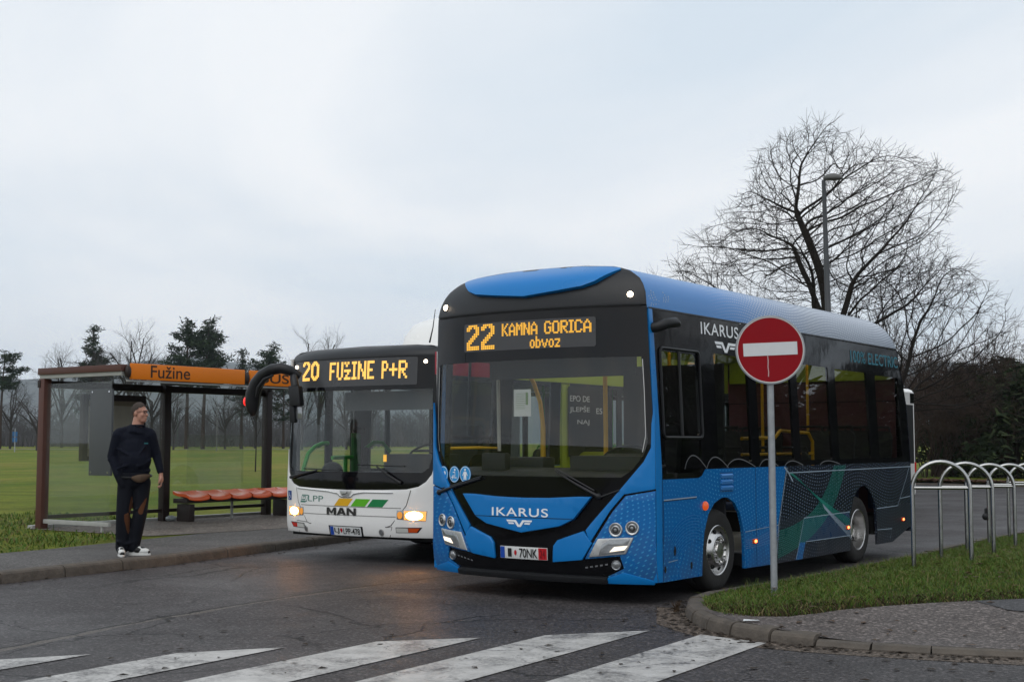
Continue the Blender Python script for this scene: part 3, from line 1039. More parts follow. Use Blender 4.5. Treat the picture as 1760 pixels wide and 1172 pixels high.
def uf(x, z):
    q = min(abs(x) / 1.30, 1.0)
    u = -.25 * (1 - q ** 2.6)
    if z < .5: u += .05 * ((.5 - z) / .3) ** 2
    if z > 2.70:
        t = min((z - 2.70) / .52, .985)
        u += .46 * (1 - sqrt(1 - t * t))
    return u


def ur(z):
    return lerp_tab([(0.3, 7.02), (.75, 7.09), (2.0, 7.05), (2.74, 6.80), (3.05, 6.5), (3.21, 6.22)], z)


FR = normal_map(uf)


def SL(y, z, off): return Vector((hw(z) + off, y, z))


def SR(y, z, off): return Vector((-hw(z) - off, y, z))


def mir(poly): return [(-p[0], p[1]) for p in poly]


capo = [(1.2340, CAPZ)] + [(1.228, 2.80), (1.212, 2.89), (1.175, 2.97), (1.13, 3.03), (1.075, 3.07), (1.01, 3.11), (.92, 3.14), (.82, 3.165), (.45, 3.198), (0.0, 3.205)]
cap_poly = [(-p[0], p[1]) for p in capo] + [(p[0], p[1]) for p in capo[::-1][1:]]
panel('roof_cap', cap_poly[::-1], FR, M_CAP, bus, 0.006, .03, step=.05, bevel=.008)
dome = [(0.0, 2.885), (.38, 2.918), (.62, 2.945), (.74, 2.985), (.85, 3.06), (.925, 3.115), (.90, 3.138), (.80, 3.160), (.4, 3.195)]
dome_poly = dome + [(0, 3.202)] + [(-p[0], p[1]) for p in dome[::-1][:-1]]


def FRD(x, z, off):
    k = 1 - sst(3.0, 3.19, z)
    return FR(x, z, off * k + .004 * (1 - k)) if off > 0.001 else FR(x, z, 0.0)


dpan = panel('roof_fairing', dome_poly, FRD, M_BLUE, bus, 0.05, .05, step=.045, bevel=.028, seg=4)
# black mask with the windscreen opening
lowm = [(1.262, .20), (1.28, .25), (1.30, .5), (1.30, 1.25), (1.235, 2.74), (1.235, 2.757)]
mask_poly = [(p[0], p[1]) for p in lowm] + [(-p[0], p[1]) for p in lowm[::-1]]
ws_open = [(1.185, 2.285), (1.235, 1.50), (1.20, 1.37), (1.10, 1.235), (1.0, 1.165), (-1.0, 1.165), (-1.10, 1.235), (-1.20, 1.37), (-1.235, 1.50), (-1.185, 2.285)]
panel('front_mask', mask_poly, FR, M_GBLACK, bus, 0.0, .03, holes=[ws_open], step=.07)
panel('windscreen', [(p[0] * 1.004, p[1]) for p in ws_open], FR, G_FRONT, bus, -.006, .006, step=.07)
cl_ = decal_strips('seal', [([(1.19 - 2.38 * k / 40, CAPZ - .008) for k in range(41)], .012)], FR, M_UNDER, bus, .009)
for s in (1, -1):
    decal_strips('trim_line', [([(s * 1.196, 2.26), (s * 1.21, 1.95), (s * 1.218, 1.55), (s * 1.19, 1.40)], .006)], FR, M_SILVER, bus, .004)
    decal_strips('mask_joint', [([(s * .77, 2.76), (s * .76, 2.3)], .006)], FR, M_UNDER, bus, .002) if s < 0 else None
# nose panel
V_ = [(0, .632), (.42, .705), (.56, .772), (.74, .985), (.60, .985), (.30, .967), (0, .962)]
vp = V_ + [(-p[0], p[1]) for p in V_[::-1][1:-1]]
nose = panel('nose_panel', vp, FR, M_BLUE, bus, 0.055, .055, step=.06, bevel=.03, seg=3)
text('lettering', 'IKARUS', (-.345, .785, .305, .866), FR, M_LETTER, nose, .058, 0.010, 1.12)
wing = MB()
for s in (1, -1):
    for poly in ([(0, 0), (.018, 0), (.057, .046), (.140, .046), (.151, .062), (.038, .062), (0, .016)], [(.066, .039), (.132, .039), (.121, .024), (.056, .024)]):
        p = [(s * a, b * 1.05 + .686) for a, b in poly]
        v2, fs = cdt(p, (), .2, False)
        wing.add([FR(a - .02, b, .0585) for a, b in v2], fs)
wing.build('emblem', M_LETTER, nose, 0)
decal_strips('panel_joint', [([(-.56 + 1.12 * k / 20, .777) for k in range(21)], .006)], FR, M_UNDER, nose, .057)
# bumper blocks beside the plate
blk = [(.335, .372), (.64, .405), (.735, .555), (.655, .668), (.39, .575), (.345, .52)]
for s in (1, -1):
    panel('bumper_panel', [(s * p[0], p[1]) for p in blk][::s], FR, M_BLUE, bus, .035, .035, step=.06, bevel=.018, seg=3)
# painted front corners: pillar from the roof line down to the headlamp panel
pil = [(1.3, 1.9), (1.3, 1.062), (1.03, 1.012), (.905, .86), (.715, .565), (.672, .675), (.73, .745), (.905, .945), (1.045, 1.115), (1.20, 1.31), (1.262, 1.44), (1.268, 1.66)]
hlp = [(1.3, 1.046), (1.3, .215), (1.05, .215), (.86, .255), (1.02, .335), (.99, .447), (.66, .41), (.735, .545), (.925, .85), (1.045, .998)]
chev = [(.70, .428), (1.045, .468), (1.115, .622), (.79, .602)]
for s in (1, -1):
    panel('corner_pillar', [(s * p[0], p[1]) for p in pil][::s], FR, M_BLUE, bus, .022, .022, step=.07, bevel=.008)
    hp = panel('headlamp_panel', [(s * p[0], p[1]) for p in hlp][::s], FR, M_BLUED, bus, .020, .020, step=.07, bevel=.008)
    hl = panel('headlight', [(s * p[0], p[1]) for p in chev][::s], FR, M_SILVER, bus, .032, .03, step=.06, bevel=.012, seg=3)
    panel('reflector', [(s * p[0], p[1]) for p in [(.80, .452), (1.03, .482), (1.085, .608), (.90, .596), (.83, .55)]][::s], FR, M_LENS, hl, .036, .01, step=.06, bevel=.004)
    panel('daytime_light', [(s * p[0], p[1]) for p in [(.90, .484), (1.035, .505), (1.062, .545), (.945, .532)]][::s], FR, E_DRL, hl, .042, .01, step=.05, bevel=.004)
    for cx, cz in ((.955, .688), (1.10, .706)):
        lamp = MB()
        c = FR(s * cx, cz, .02); n = (FR(s * cx, cz, .12) - c).normalized()
        tx = Vector((n.y, -n.x, 0)).normalized() * -1; tz = tx.cross(n)
        def ring(pr, mb_, nseg=24):
            vs = []
            for r, hgt in pr:
                for k in range(nseg):
                    a = 2 * pi * k / nseg
                    vs.append(c + n * hgt + (tx * cos(a) + tz * sin(a)) * r)
            fs = [(i * nseg + k, i * nseg + (k + 1) % nseg, (i + 1) * nseg + (k + 1) % nseg, (i + 1) * nseg + k) for i in range(len(pr) - 1) for k in range(nseg)]
            mb_.add(vs, fs)
        ring([(.064, -.02), (.064, .008), (.058, .014), (.048, .010), (.046, -.004)], lamp)
        lo = lamp.build('round_lamp', M_SILVER, bus, 40)
        l2 = MB(); ring([(.047, -.003), (.042, .010), (.026, .018), (.002, .021)], l2); l2.build('lens', M_LENS, lo, 60)
        l3 = MB(); ring([(.030, .0165), (.024, .0215), (.018, .0215), (.014, .0205)], l3); l3.build('lens_ring', M_DARKM, lo, 60)
    fo = MB(); c = FR(s * .95, .364, .004); n = (FR(s * .95, .364, .1) - c).normalized(); tx = Vector((-n.y, n.x, 0)).normalized(); tz = tx.cross(n)
    ring([(.046, -.02), (.046, .012), (.040, .018), (.034, .014), (.02, .020), (.002, .022)], fo)
    fo.build('fog_lamp', M_LENS, bus, 50)
    led = MB()
    for k in range(5):
        x0 = .655 + k * .048
        q = [FR(s * (x0 + e), .323 + k * .0085 + zz, .006) for e, zz in ((0, 0), (.026, .004), (.026, .018), (0, .014))]
        led.add(q, [(0, 1, 2, 3)])
    led.build('led_row', M_LENS, bus, 0)
    panel('chin', [(s * p[0], p[1]) for p in [(.86, .195), (1.262, .195), (1.275, .23), (1.02, .30), (.86, .245)]][::s], FR, M_BLUE, bus, .026, .02, step=.08, bevel=.006)
    mk = MB(); c = FR(s * 1.085, 2.862, 0); mk.ball(c, .034, n=14, m=8); mk.build('marker_lamp_housing', M_SBLACK, bus)
    mk = MB(); c = FR(s * 1.085, 2.862, .014); mk.ball(c, .030, n=12, m=8); mk.build('marker_lamp', E_WHITE, bus)
panel('lower_lip', [(-.86, .195), (.86, .195), (.86, .252), (-.86, .252)], FR, M_SBLACK, bus, .045, .06, step=.08, bevel=.012)
# licence plate
pl = panel('licence_plate', [(-.272, .382), (.272, .382), (.272, .495), (-.272, .495)], FR, M_PLATE, bus, .022, .012, step=.3, bevel=.003)
panel('plate_band', [(-.268, .386), (-.218, .386), (-.218, .491), (-.268, .491)], FR, M_EUBLUE, pl, .0245, .002, step=.3)
panel('plate_band', [(.175, .386), (.268, .386), (.268, .491), (.175, .491)], FR, M_PLRED, pl, .0245, .002, step=.3)
text('lettering', 'I', (-.178, .400, -.135, .478), FR, M_INK, pl, .0255, .012)
text('lettering', '70NK', (-.045, .396, .165, .482), FR, M_INK, pl, .0255, .012, .95)
text('lettering', '24', (.192, .400, .25, .476), FR, pm('dark_red_ink', (.16, .004, .008), .5), pl, .0262, .01)
panel('plate_seal', ellipse(-.09, .44, .014, .024, 12), FR, M_PLRED, pl, .0255, .002, step=.3)
# destination display behind the mask
sg = panel('destination_sign', rrect(-.775, 2.388, .775, 2.668, .02), FR, M_SIGN, bus, .003, .004, step=.12)
led_text('lettering', 'WW', (-.735, 2.405, -.355, 2.658), FR, E_LED, sg, (1, 1), .006, .0)
led_text('lettering', 'KAMNA', (-.265, 2.525, .16, 2.648), FR, E_LED, sg, (2, 2), .006, .5)
led_text('lettering', 'GORICA', (.235, 2.525, .735, 2.648), FR, E_LED, sg, (2, 2), .006, .5)
led_text('lettering', 'obvoz', (.07, 2.395, .425, 2.51), FR, E_LED, sg, (2, 2), .006, .45)
# stickers at the kerbside lower corner of the windscreen
for k, (cx, cz) in enumerate(((-1.115, 1.168), (-.927, 1.170), (-.757, 1.172))):
    st = panel('sticker', ellipse(cx, cz, .082, .082, 28), FR, M_STICK, bus, .004, .003, step=.1)
    decal_strips('sticker_rim', [([(cx + .075 * cos(t * pi / 12), cz + .075 * sin(t * pi / 12)) for t in range(25)], .005)], FR, M_LETTER, st, .0055)
    pic = MB()
    shapes = [[ellipse(cx - .015, cz - .012, .04, .026, 16), ellipse(cx + .022, cz + .012, .022, .02, 12), ellipse(cx - .04, cz + .02, .012, .014, 10)],
              [ellipse(cx + .01, cz + .045, .013, .013, 12), strip([(cx - .02, cz + .02), (cx + .012, cz + .02), (cx + .015, cz - .015), (cx - .025, cz - .015), (cx - .03, cz - .05)], .010), strip([(cx - .045, cz - .03), (cx + .04, cz - .035)], .008)],
              [ellipse(cx, cz + .046, .012, .013, 12), [(cx - .018, cz + .028), (cx + .018, cz + .028), (cx + .04, cz - .012), (cx + .033, cz - .016), (cx + .018, cz + .008), (cx + .02, cz - .055), (cx + .006, cz - .055), (cx, cz - .02), (cx - .006, cz - .055), (cx - .02, cz - .055), (cx - .018, cz + .008), (cx - .033, cz - .016), (cx - .04, cz - .012)]]][k]
    for i_, p in enumerate(shapes):
        v2, fs = cdt(p, (), .3, False)
        pic.add([FR(a, b, .0056 + i_ * .0004) for a, b in v2], fs)
    pic.build('pictogram', M_LETTER, st, 0)
# wipers
for pts in (((-.52, .985), (-1.16, .982), (-1.0, 1.03), (-.514, 1.135)), ((.82, .985), (.80, .99), (.62, 1.08), (.37, 1.22))):
    w = MB()
    (ax, az), (bx, bz), (cx, cz), (dx, dz) = pts
    w.tube([FR(bx, bz, .03), FR((bx + dx) / 2, (bz + dz) / 2, .05), FR(dx, dz, .035)], [.02, .011, .008], 8)
    w.ball(FR(bx, bz, .025), .03)
    w.tube([FR(bx + (dx - bx) * .1, bz + (dz - bz) * .1 + .03, .02), FR(dx, dz + .02, .02)], .008, 6)
    w.build('wiper', M_SBLACK, bus)
w = MB(); w.tube([FR(.82, .985, .03), FR(.99, 1.05, .03)], .009, 6); w.build('wiper_link', M_SBLACK, bus)

# --- left side (the one in view)
ARCH = [(.90, .20), (.925, .45), (.96, .62), (1.05, .79), (1.18, .89), (1.33, .935), (1.48, .935), (1.63, .88), (1.75, .77), (1.82, .62), (1.85, .45), (1.855, .20)]
ARCHR = [(4.80, .185), (4.815, .45), (4.83, .62), (4.93, .80), (5.06, .90), (5.22, .95), (5.36, .95), (5.51, .88), (5.64, .76), (5.71, .62), (5.73, .45), (5.735, .20)]


def skirt(y0, y1, seq, mapf, mat, name='side_panel', mi=1):
    return panel(name, seq[::mi], mapf, mat, bus, 0.0, .03, step=.12)


S_A = [(.125, .205), (.90, .20)] + ARCH[1:6] + [(1.40, .94), (1.40, 1.228), (1.0, 1.228), (.93, 1.165), (.86, 1.145), (.125, 1.145)]
S_B = [(1.40, .94)] + ARCH[6:] + [(2.14, .195), (2.14, 1.228), (1.40, 1.228)]
S_C = [(2.144, .195), (3.14, .19), (4.80, .185)] + ARCHR[1:6] + [(5.29, .955), (5.29, 1.228), (2.144, 1.228)]
S_D = [(5.29, .955)] + ARCHR[6:] + [(6.30, .20), (7.06, .38), (7.085, .75), (7.07, 1.228), (5.29, 1.228)]
BLK_ED = [(2.94, 1.234), (2.70, .60), (2.60, .19)]


def split_panel(seq, mapf, mi):
    return seq


for mapf, mi, sd in ((SL, 1, 1), (SR, -1, -1)):
    panel('side_panel', S_A[::mi], mapf, M_BLUED, bus, 0, .03, step=.1)
    panel('side_panel', S_B[::mi], mapf, M_BLUED, bus, 0, .03, step=.1)
    panel('side_panel', [(2.144, .195), (2.60, .19), (2.70, .60), (2.94, 1.228), (2.144, 1.228)][::mi], mapf, M_BLUED, bus, 0, .03, step=.1)
    panel('side_panel', ([(2.60, .19), (3.14, .19), (4.80, .185)] + ARCHR[1:6] + [(5.29, .955), (5.29, 1.228), (2.94, 1.228), (2.70, .60)])[::mi], mapf, M_NAVY, bus, 0, .03, step=.1)
    panel('side_panel', S_D[::mi], mapf, M_NAVY, bus, 0, .03, step=.1)
    # pillar strip between mask and side glazing
    panel('corner_strip', [(.0, .21), (.121, .205), (.121, 1.23), (.10, 2.0), (.075, 2.745), (.0, 2.745)][::mi], mapf, M_BLUE, bus, 0.0, .03, step=.12, bevel=.004)
for sd, mapf in ((1, SL), (-1, SR)):
    mi = sd
    drv = rrect(.20, 1.56, .94, 2.35, .04)
    drl = rrect(.20, 1.20, .94, 1.52, .03)
    W_ = [(1.30, 1.29, 2.08, 2.385), (2.28, 1.29, 3.19, 2.385), (3.37, 1.29, 4.31, 2.385), (4.53, 1.29, 5.60, 2.375), (5.90, 1.29, 6.78, 2.355)]
    holes = [drv, drl] + [rrect(*w, .03) for w in W_]
    band = [(.123, 1.15), (.86, 1.15), (.93, 1.168), (1.0, 1.232), (7.06, 1.232), (7.05, 2.0), (6.81, 2.725), (.08, 2.735), (.10, 2.0), (.123, 1.3)]
    panel('window_band', band[::mi], mapf, M_GBLACK, bus, -.004, .03, holes=holes, step=.16)
    for hgl in holes:
        panel('side_window', hgl[::mi], mapf, G_SIDE if sd > 0 else G_CLEAR, bus, -.010, .005, step=.5)
    fr = MB()
    fp = [mapf(y, z, .006) for y, z in rrect(.175, 1.535, .965, 2.38, .05)]
    fr.tube(fp + [fp[0]], .014, 6, False)
    fr.tube([mapf(.545, 1.55, .004), mapf(.545, 2.36, .004)], .016, 6)
    fr.build('driver_window_frame' if sd > 0 else 'door_frame', M_SBLACK, bus)
    # printed arcs along the belt line
    arcs = []
    for y0, y1, hh in ((.56, 1.02, .13), (1.02, 1.50, .11), (1.46, 2.14, .085), (2.24, 2.72, .075), (2.9, 3.4, .05), (3.9, 4.5, .04)):
        arcs.append(([(y0 + (y1 - y0) * k / 12, 1.235 + hh * sin(pi * (k / 12) ** .75)) for k in range(13)], .011))
    for ar_ in arcs: panel('belt_hump', ar_[0][::sd], mapf, M_GBLACK, bus, .001, .003, step=.2); decal_strips('belt_arc', [ar_], mapf, pm('grey_film', (.10, .105, .11), .4), bus, .003)
# livery graphics, left side
def SLd(y, z, off): return SL(y, z, off)


fan = []
for k in range(13):
    t = k / 12
    P0 = (4.33 + .36 * t, 1.215); P3 = (2.73 - .06 * t, .53 - .28 * t)
    P1 = (4.05 + .30 * t, .80 - .1 * t); P2 = (3.55 + .35 * t, .58 - .18 * t)
    fan.append(([tuple((1 - s) ** 3 * P0[i] + 3 * (1 - s) ** 2 * s * P1[i] + 3 * (1 - s) * s * s * P2[i] + s ** 3 * P3[i] for i in (0, 1)) for s in [j / 22 for j in range(23)]], .0075))
decal_strips('livery_fan', fan, SLd, M_TEAL, bus, .003)
fan2 = []
for k in range(13):
    t = k / 12
    fan2.append(([(2.98 + .16 * t + (4.80 - 2.98 - .12 * t) * s, 1.16 - (.60 + .24 * t) * s ** 1.15 - .05 * sin(pi * s)) for s in [j / 18 for j in range(19)]], .006))
decal_strips('livery_fan', fan2[:7], SLd, M_TEAL, bus, .0035)
decal_strips('livery_fan', [(p[9:], w) for p, w in fan2[6:]], SLd, M_PALE, bus, .0035)
panel('livery_block', [(3.16, .195), (3.34, .19), (3.44, .375), (4.78, .368), (4.795, .645), (3.40, .635), (3.30, .45)], SL, M_SLATE, bus, .002, .003, step=.3)
panel('livery_block', [(3.36, .192), (4.79, .19), (4.785, .355), (3.455, .362)], SL, M_NAVY, bus, .0025, .003, step=.3)
panel('livery_block', [(3.15, .192), (3.33, .19), (3.43, .37), (3.27, .375)], SL, M_BLUED, bus, .0035, .003, step=.3)
decal_strips('livery_line', [([(2.96, 1.155), (5.0, 1.16), (7.06, 1.165)], .010), ([(2.95, 1.215), (2.71, .60), (2.63, .2)], .012), ([(2.70, .60), (2.0, .575), (1.87, .57)], .006), ([(3.40, .642), (4.80, .652)], .009), ([(3.44, .375), (4.79, .368)], .008), ([(3.40, .642), (3.27, .40), (3.16, .2)], .008), ([(5.73, .652), (6.52, .66), (6.60, .75), (7.08, .77)], .009), ([(5.74, .385), (6.27, .372), (6.20, .25)], .008), ([(6.60, .75), (6.86, 1.0), (7.0, 1.16)], .007), ([(2.88, 1.22), (2.99, 1.155), (3.10, 1.06)], .02)], SL, M_PALE, bus, .0042)
decal_strips('livery_wave', [([(1.88 + .85 * s, .40 + .02 * k + (.05 + .02 * k) * s * s) for s in [j / 10 for j in range(11)]], .006) for k in range(5)], SL, pm('wave_film', (.10, .20, .42), .3), bus, .003)
arcsb = []
for k in range(10):
    r = .42 + k * .028
    arcsb.append(([(.72 + r * cos(a) * 1.05, .12 + r * sin(a)) for a in [radians(40 + 120 * j / 22) for j in range(23)] if .135 < .72 + r * cos(a) * 1.05 < .9 and .22 < .12 + r * sin(a) < .92], .006))
decal_strips('livery_arc', [a for a in arcsb if len(a[0]) > 2], SL, pm('arc_film', (.012, .15, .42), .3), bus, .003)
M_JOINT = pm('joint_dark', (.006, .02, .06), .6)
decal_strips('panel_joint', [([(2.142, .195), (2.142, 1.23)], .006), ([(.124, .21), (.124, 1.14)], .006), ([(.14, .55), (.14, .945)], .005), ([(.14, .945), (.80, .955)], .008)], SL, M_JOINT, bus, .002)
decal_strips('door_line', [([(.145, .955), (.80, .965)], .010), ([(.225, .382), (.40, .390)], .007)], SL, M_PALE, bus, .003)
for cy, cz, rx, rz in ((.35, .475, .02, .045), (.16, .318, .018, .032), (.68, .318, .018, .034)):
    panel('socket', ellipse(cy, cz, rx, rz, 16), SL, M_UNDER, bus, .004, .006, step=.2)
text('lettering', 'IKARUS', (1.045, 2.565, 1.90, 2.688), SL, M_LETTER, bus, .0, 0.008, 1.1)
em = MB()
for s in (1, -1):
    for poly in ([(0, 0), (.018, 0), (.057, .046), (.140, .046), (.151, .062), (.038, .062), (0, .016)], [(.066, .039), (.132, .039), (.121, .024), (.056, .024)]):
        p = [(1.585 + s * a * 1.65, 2.405 + b * 1.7) for a, b in poly]
        v2, fs = cdt(p, (), .3, False)
        em.add([SL(a, b, .0) for a, b in v2], fs)
em.build('emblem', M_LETTER, bus, 0)
text('lettering', '100% ELECTRIC', (5.08, 2.485, 6.80, 2.635), SL, pm('teal_lettering', (.02, .17, .23), .35, var=.3, scale=9), bus, .0, .006, 1.0)
vg_ = MB()
for k in range(3):
    vg_.obox(SL(1.455, 1.035 + k * .06, .004), (.012, 0, -.008), (0, .125, 0), (.004, 0, .014))
vg_.build('vent_grille', pm('vent_blue', (.05, .22, .55), .3), bus, 20)
decal_strips('vent_outline', [([(1.31, 1.0), (1.60, 1.0), (1.60, 1.185), (1.31, 1.185), (1.31, 1.0)], .006)], SL, M_JOINT, bus, .002)
mk = MB(); mk.ball(SL(.965, .872, .01), (.03, .045, .045)); mk.build('side_repeater', glow('orange_repeater', (1.0, .13, .01), .55), bus)
for y, z in ((2.10, .462), (4.72, .468), (6.70, .472)):
    mk = MB(); mk.box(hw(z) - .01, hw(z) + .014, y - .055, y + .055, z - .024, z + .024); mk.build('side_marker_base', M_ORANGE, bus, 30, .006)
    mk = MB(); mk.ball(SL(y, z, .012), (.012, .034, .018)); mk.build('side_marker', E_REDHOT, bus)
# mirror camera arm
for sd, mapf in ((1, SL),):
    mc = MB()
    mc.tube([mapf(.07, 2.555, -.03), mapf(.08, 2.565, .05), mapf(.13, 2.595, .11), mapf(.27, 2.615, .13), mapf(.335, 2.60, .13)], [.048, .05, .05, .048, .028], 12)
    mc.build('mirror_camera', M_SBLACK, bus, 50)
# roof and shoulders
ol = [(1.234, 2.742), (1.228, 2.80), (1.212, 2.89), (1.175, 2.97), (1.13, 3.03), (1.075, 3.07), (1.01, 3.11), (.92, 3.14), (.82, 3.167), (.45, 3.202), (0, 3.21)]
ol = ol + [(-x, z) for x, z in ol[::-1][1:]]


def roof(name, t0, t1, mat):
    vs, fs = [], []
    m = 24
    for x, z in ol:
        y0 = uf(x, z) + .002
        y1 = ur(z)
        for j in range(m + 1):
            t = t0 + (t1 - t0) * j / m
            vs.append((x, y0 + (y1 - y0) * t, z))
    for i in range(len(ol) - 1):
        for j in range(m):
            a = i * (m + 1) + j
            fs.append((a, a + 1, a + m + 2, a + m + 1))
    mb = MB(); mb.add(vs, fs)
    return mb.build(name, mat, bus, 40)


def roof_mat():
    """the film runs from blue over the cab to dotted pale grey at the tail"""
    m, nt, b, N, L = new_mat('roof_film')
    h = NT(m)
    tc = N('ShaderNodeTexCoord').outputs['Object']
    sp = N('ShaderNodeSeparateXYZ'); L(tc, sp.inputs[0])
    y = h.m('ADD', sp.outputs[1], h.m('MULTIPLY', h.noise(tc, .8, 3).outputs['Fac'], .9))
    g = h.ramp(h.m('DIVIDE', y, 7.0), [(0.30, 0.0), (0.62, 1.0)])
    wy = h.m('ADD', h.m('MULTIPLY', sp.outputs[1], 20), h.m('MULTIPLY', h.m('SINE', h.m('MULTIPLY', sp.outputs[2], 9)), 1.6))
    wz = h.m('ADD', h.m('MULTIPLY', sp.outputs[2], 30), h.m('MULTIPLY', h.m('SINE', h.m('MULTIPLY', sp.outputs[1], 2.4)), 2.4))
    fy = h.m('SUBTRACT', h.m('FRACT', wy), .5); fz_ = h.m('SUBTRACT', h.m('FRACT', wz), .5)
    d = h.m('SQRT', h.m('ADD', h.m('MULTIPLY', fy, fy), h.m('MULTIPLY', fz_, fz_)))
    dots_ = h.m('MULTIPLY', h.ramp(d, [(0.16, 1.0), (0.26, 0.0)]), h.ramp(h.m('DIVIDE', y, 7.0), [(0.24, 0.0), (0.45, 0.9)]))
    c = h.mix(g, (.022, .175, .47), (.22, .26, .33))
    c = h.mix(dots_, c, (.50, .56, .64))
    L(c, b.inputs['Base Color']); b.inputs['Roughness'].default_value = .24; b.inputs['Specular IOR Level'].default_value = .35
    return m


roof('roof_panel', 0, 1.0, roof_mat())
decal_strips('roof_gutter', [([(.0, 2.742), (3, 2.742), (6.79, 2.742)], .014)], SL, M_SBLACK, bus, .003)
dots = []
for k in range(9):
    for j in range(11):
        y = .05 + k * .05 + .02 * sin(j); z = 2.76 + j * .022 + .01 * k
        if z < 2.86 + .06 * sin(k * 1.3): dots.append(([(y, z), (y + .012, z + .012)], .010))
decal_strips('roof_dots', dots, SL, M_PALE, bus, .002)
# rear wall
rb = MB()
zs = [.30, .75, 1.23, 2.0, 2.74, 2.90, 3.03, 3.11, 3.165, 3.20]
vs, fs = [], []
for z in zs:
    h_ = hw(z)
    for j in range(9):
        x = -h_ + 2 * h_ * j / 8
        vs.append((x, ur(z) - .004 + .06 * (1 - (x / 1.3) ** 2), z))
for i in range(len(zs) - 1):
    for j in range(8):
        a = i * 9 + j
        fs.append((a, a + 1, a + 10, a + 9))
rb.add(vs, fs); rb.build('rear_wall', M_NAVY, bus, 40)
# wheels, underbody
for y in (1.40, 5.27):
    wheel('wheel', bus, 1.10, y, .41, .41, .26, 1, y > 3)
    wheel('wheel', bus, -1.10, y, .41, .41, .26, -1, y > 3)
ub = MB()
ub.box(-1.24, 1.24, .12, .86, .24, .42); ub.box(-.92, .92, .86, 1.92, .24, .60); ub.box(-1.24, 1.24, 1.92, 4.76, .22, .34); ub.box(-.92, .92, 4.76, 5.78, .24, .60); ub.box(-1.24, 1.24, 5.78, 6.9, .32, .55)
ub.box(-.95, .95, .86, 1.92, .60, 1.0); ub.box(-.95, .95, 4.76, 5.78, .60, 1.0)
ub.build('underbody', M_UNDER, bus, 30)
fl = MB(); fl.box(-1.26, 1.26, 1.93, 4.74, .345, .36); fl.box(-.9, .9, 4.74, 5.79, .605, .62); fl.box(-1.26, 1.26, 5.79, 6.95, .345, .36); fl.box(-1.26, 1.26, .1, .85, .425, .44); fl.box(-1.26, -.3, .85, 1.93, .605, .62); fl.build('floor_panel', M_GREYIN, bus, 30)
# interior
ce = MB()
ce.box(-.75, .75, .45, 6.7, 2.72, 2.75)
ce.build('ceiling_lining', M_GREYIN, bus)
cv = MB()
for s in (1, -1):
    cv.add([(s * .75, .9, 2.72), (s * .75, 6.64, 2.72), (s * 1.195, 6.64, 2.60), (s * 1.195, .9, 2.60), (s * .75, .9, 2.75), (s * .75, 6.64, 2.75), (s * 1.197, 6.64, 2.68), (s * 1.197, .9, 2.68)],
           [(0, 1, 2, 3), (4, 7, 6, 5), (0, 3, 7, 4), (1, 5, 6, 2)])
cv.build('cove_lining', M_LIME, bus, 0)
wl = MB()
wl.box(-1.235, -1.20, 1.24, 6.65, 2.19, 2.66); wl.box(-1.26, -1.225, 2.30, 2.46, .9, 2.2); wl.box(-1.26, -1.235, 1.24, 6.7, .4, 1.22)
wl.build('wall_lining', M_LIME, bus, 30)
rbk = MB(); rbk.box(-1.18, 1.18, 6.66, 6.70, 2.33, 2.74); rbk.build('rear_lining', M_LIME, bus)
rbk = MB(); rbk.box(-1.22, 1.22, 6.705, 6.74, 2.05, 2.40); rbk.box(-1.22, 1.22, 6.72, 6.76, .5, 2.04); rbk.build('rear_bulkhead', pm('dusky_red_lining', (.10, .035, .04), .5), bus)
dash = MB()
dash.add([(-1.15, -.08, 1.17), (1.15, -.08, 1.17), (1.15, .45, 1.24), (-1.15, .45, 1.24), (-1.15, .0, .5), (1.15, .0, .5), (1.15, .5, .5), (-1.15, .5, .5)], [(0, 1, 2, 3), (3, 2, 6, 7), (0, 4, 5, 1), (0, 3, 7, 4), (1, 5, 6, 2)])
dash.box(.15, .95, .32, .62, 1.1, 1.36); dash.box(-.85, -.55, .2, .3, 1.2, 1.38)
dash.build('dashboard', M_DKIN, bus, 30, .02)
sw = MB()
sw.lathe([(.22 + .014 * cos(a), .014 * sin(a)) for a in [2 * pi * k / 8 for k in range(8)]], n=28, close=True); sw.box(-.2, .2, -.02, .02, -.01, .01)
swo = sw.build('steering_wheel', M_DKIN, bus, 60); swo.location = (.55, .70, 1.36); swo.rotation_euler = (radians(28), 0, 0)
ds = empty('driver_seat', (.55, 1.30, .4)); ds.parent = bus
panel('backrest', rrect(-.24, .5, .24, 1.3, .1), lambda p, q, o: Vector((p, .1 + (q - .5) * .12 + o, q)), M_DKIN, ds, 0, .1, step=.2)
mb = MB(); mb.box(-.24, .24, -.35, .12, .35, .5); mb.build('cushion', M_DKIN, ds, 35, .04)
pt = MB(); pt.box(.02, 1.2, 1.60, 1.64, .45, 2.3); pt.box(.0, .04, .75, 1.6, .45, 1.35); pt.build('cab_partition', M_DKIN, bus)
vs_ = MB(); vs_.box(-.78, .95, .25, .275, 2.13, 2.42); vs_.build('sun_blind', M_DKIN, bus)
for x_ in (-.6, .6):
    cl2 = MB(); cl2.box(x_ - .07, x_ + .07, .9, 6.4, 2.69, 2.715); cl2.build('ceiling_light', glow('saloon_light', (1.0, .93, .82), 4.0), bus)
hb = MB(); hb.box(-1.15, 1.15, -.02, .42, 2.36, 2.70); hb.build('sign_housing', M_DKIN, bus)


def rail(pts, mat=M_YELLOW, r=.018):
    mb = MB(); mb.tube(pts, r, 10); return mb.build('handrail', mat, bus, 60)


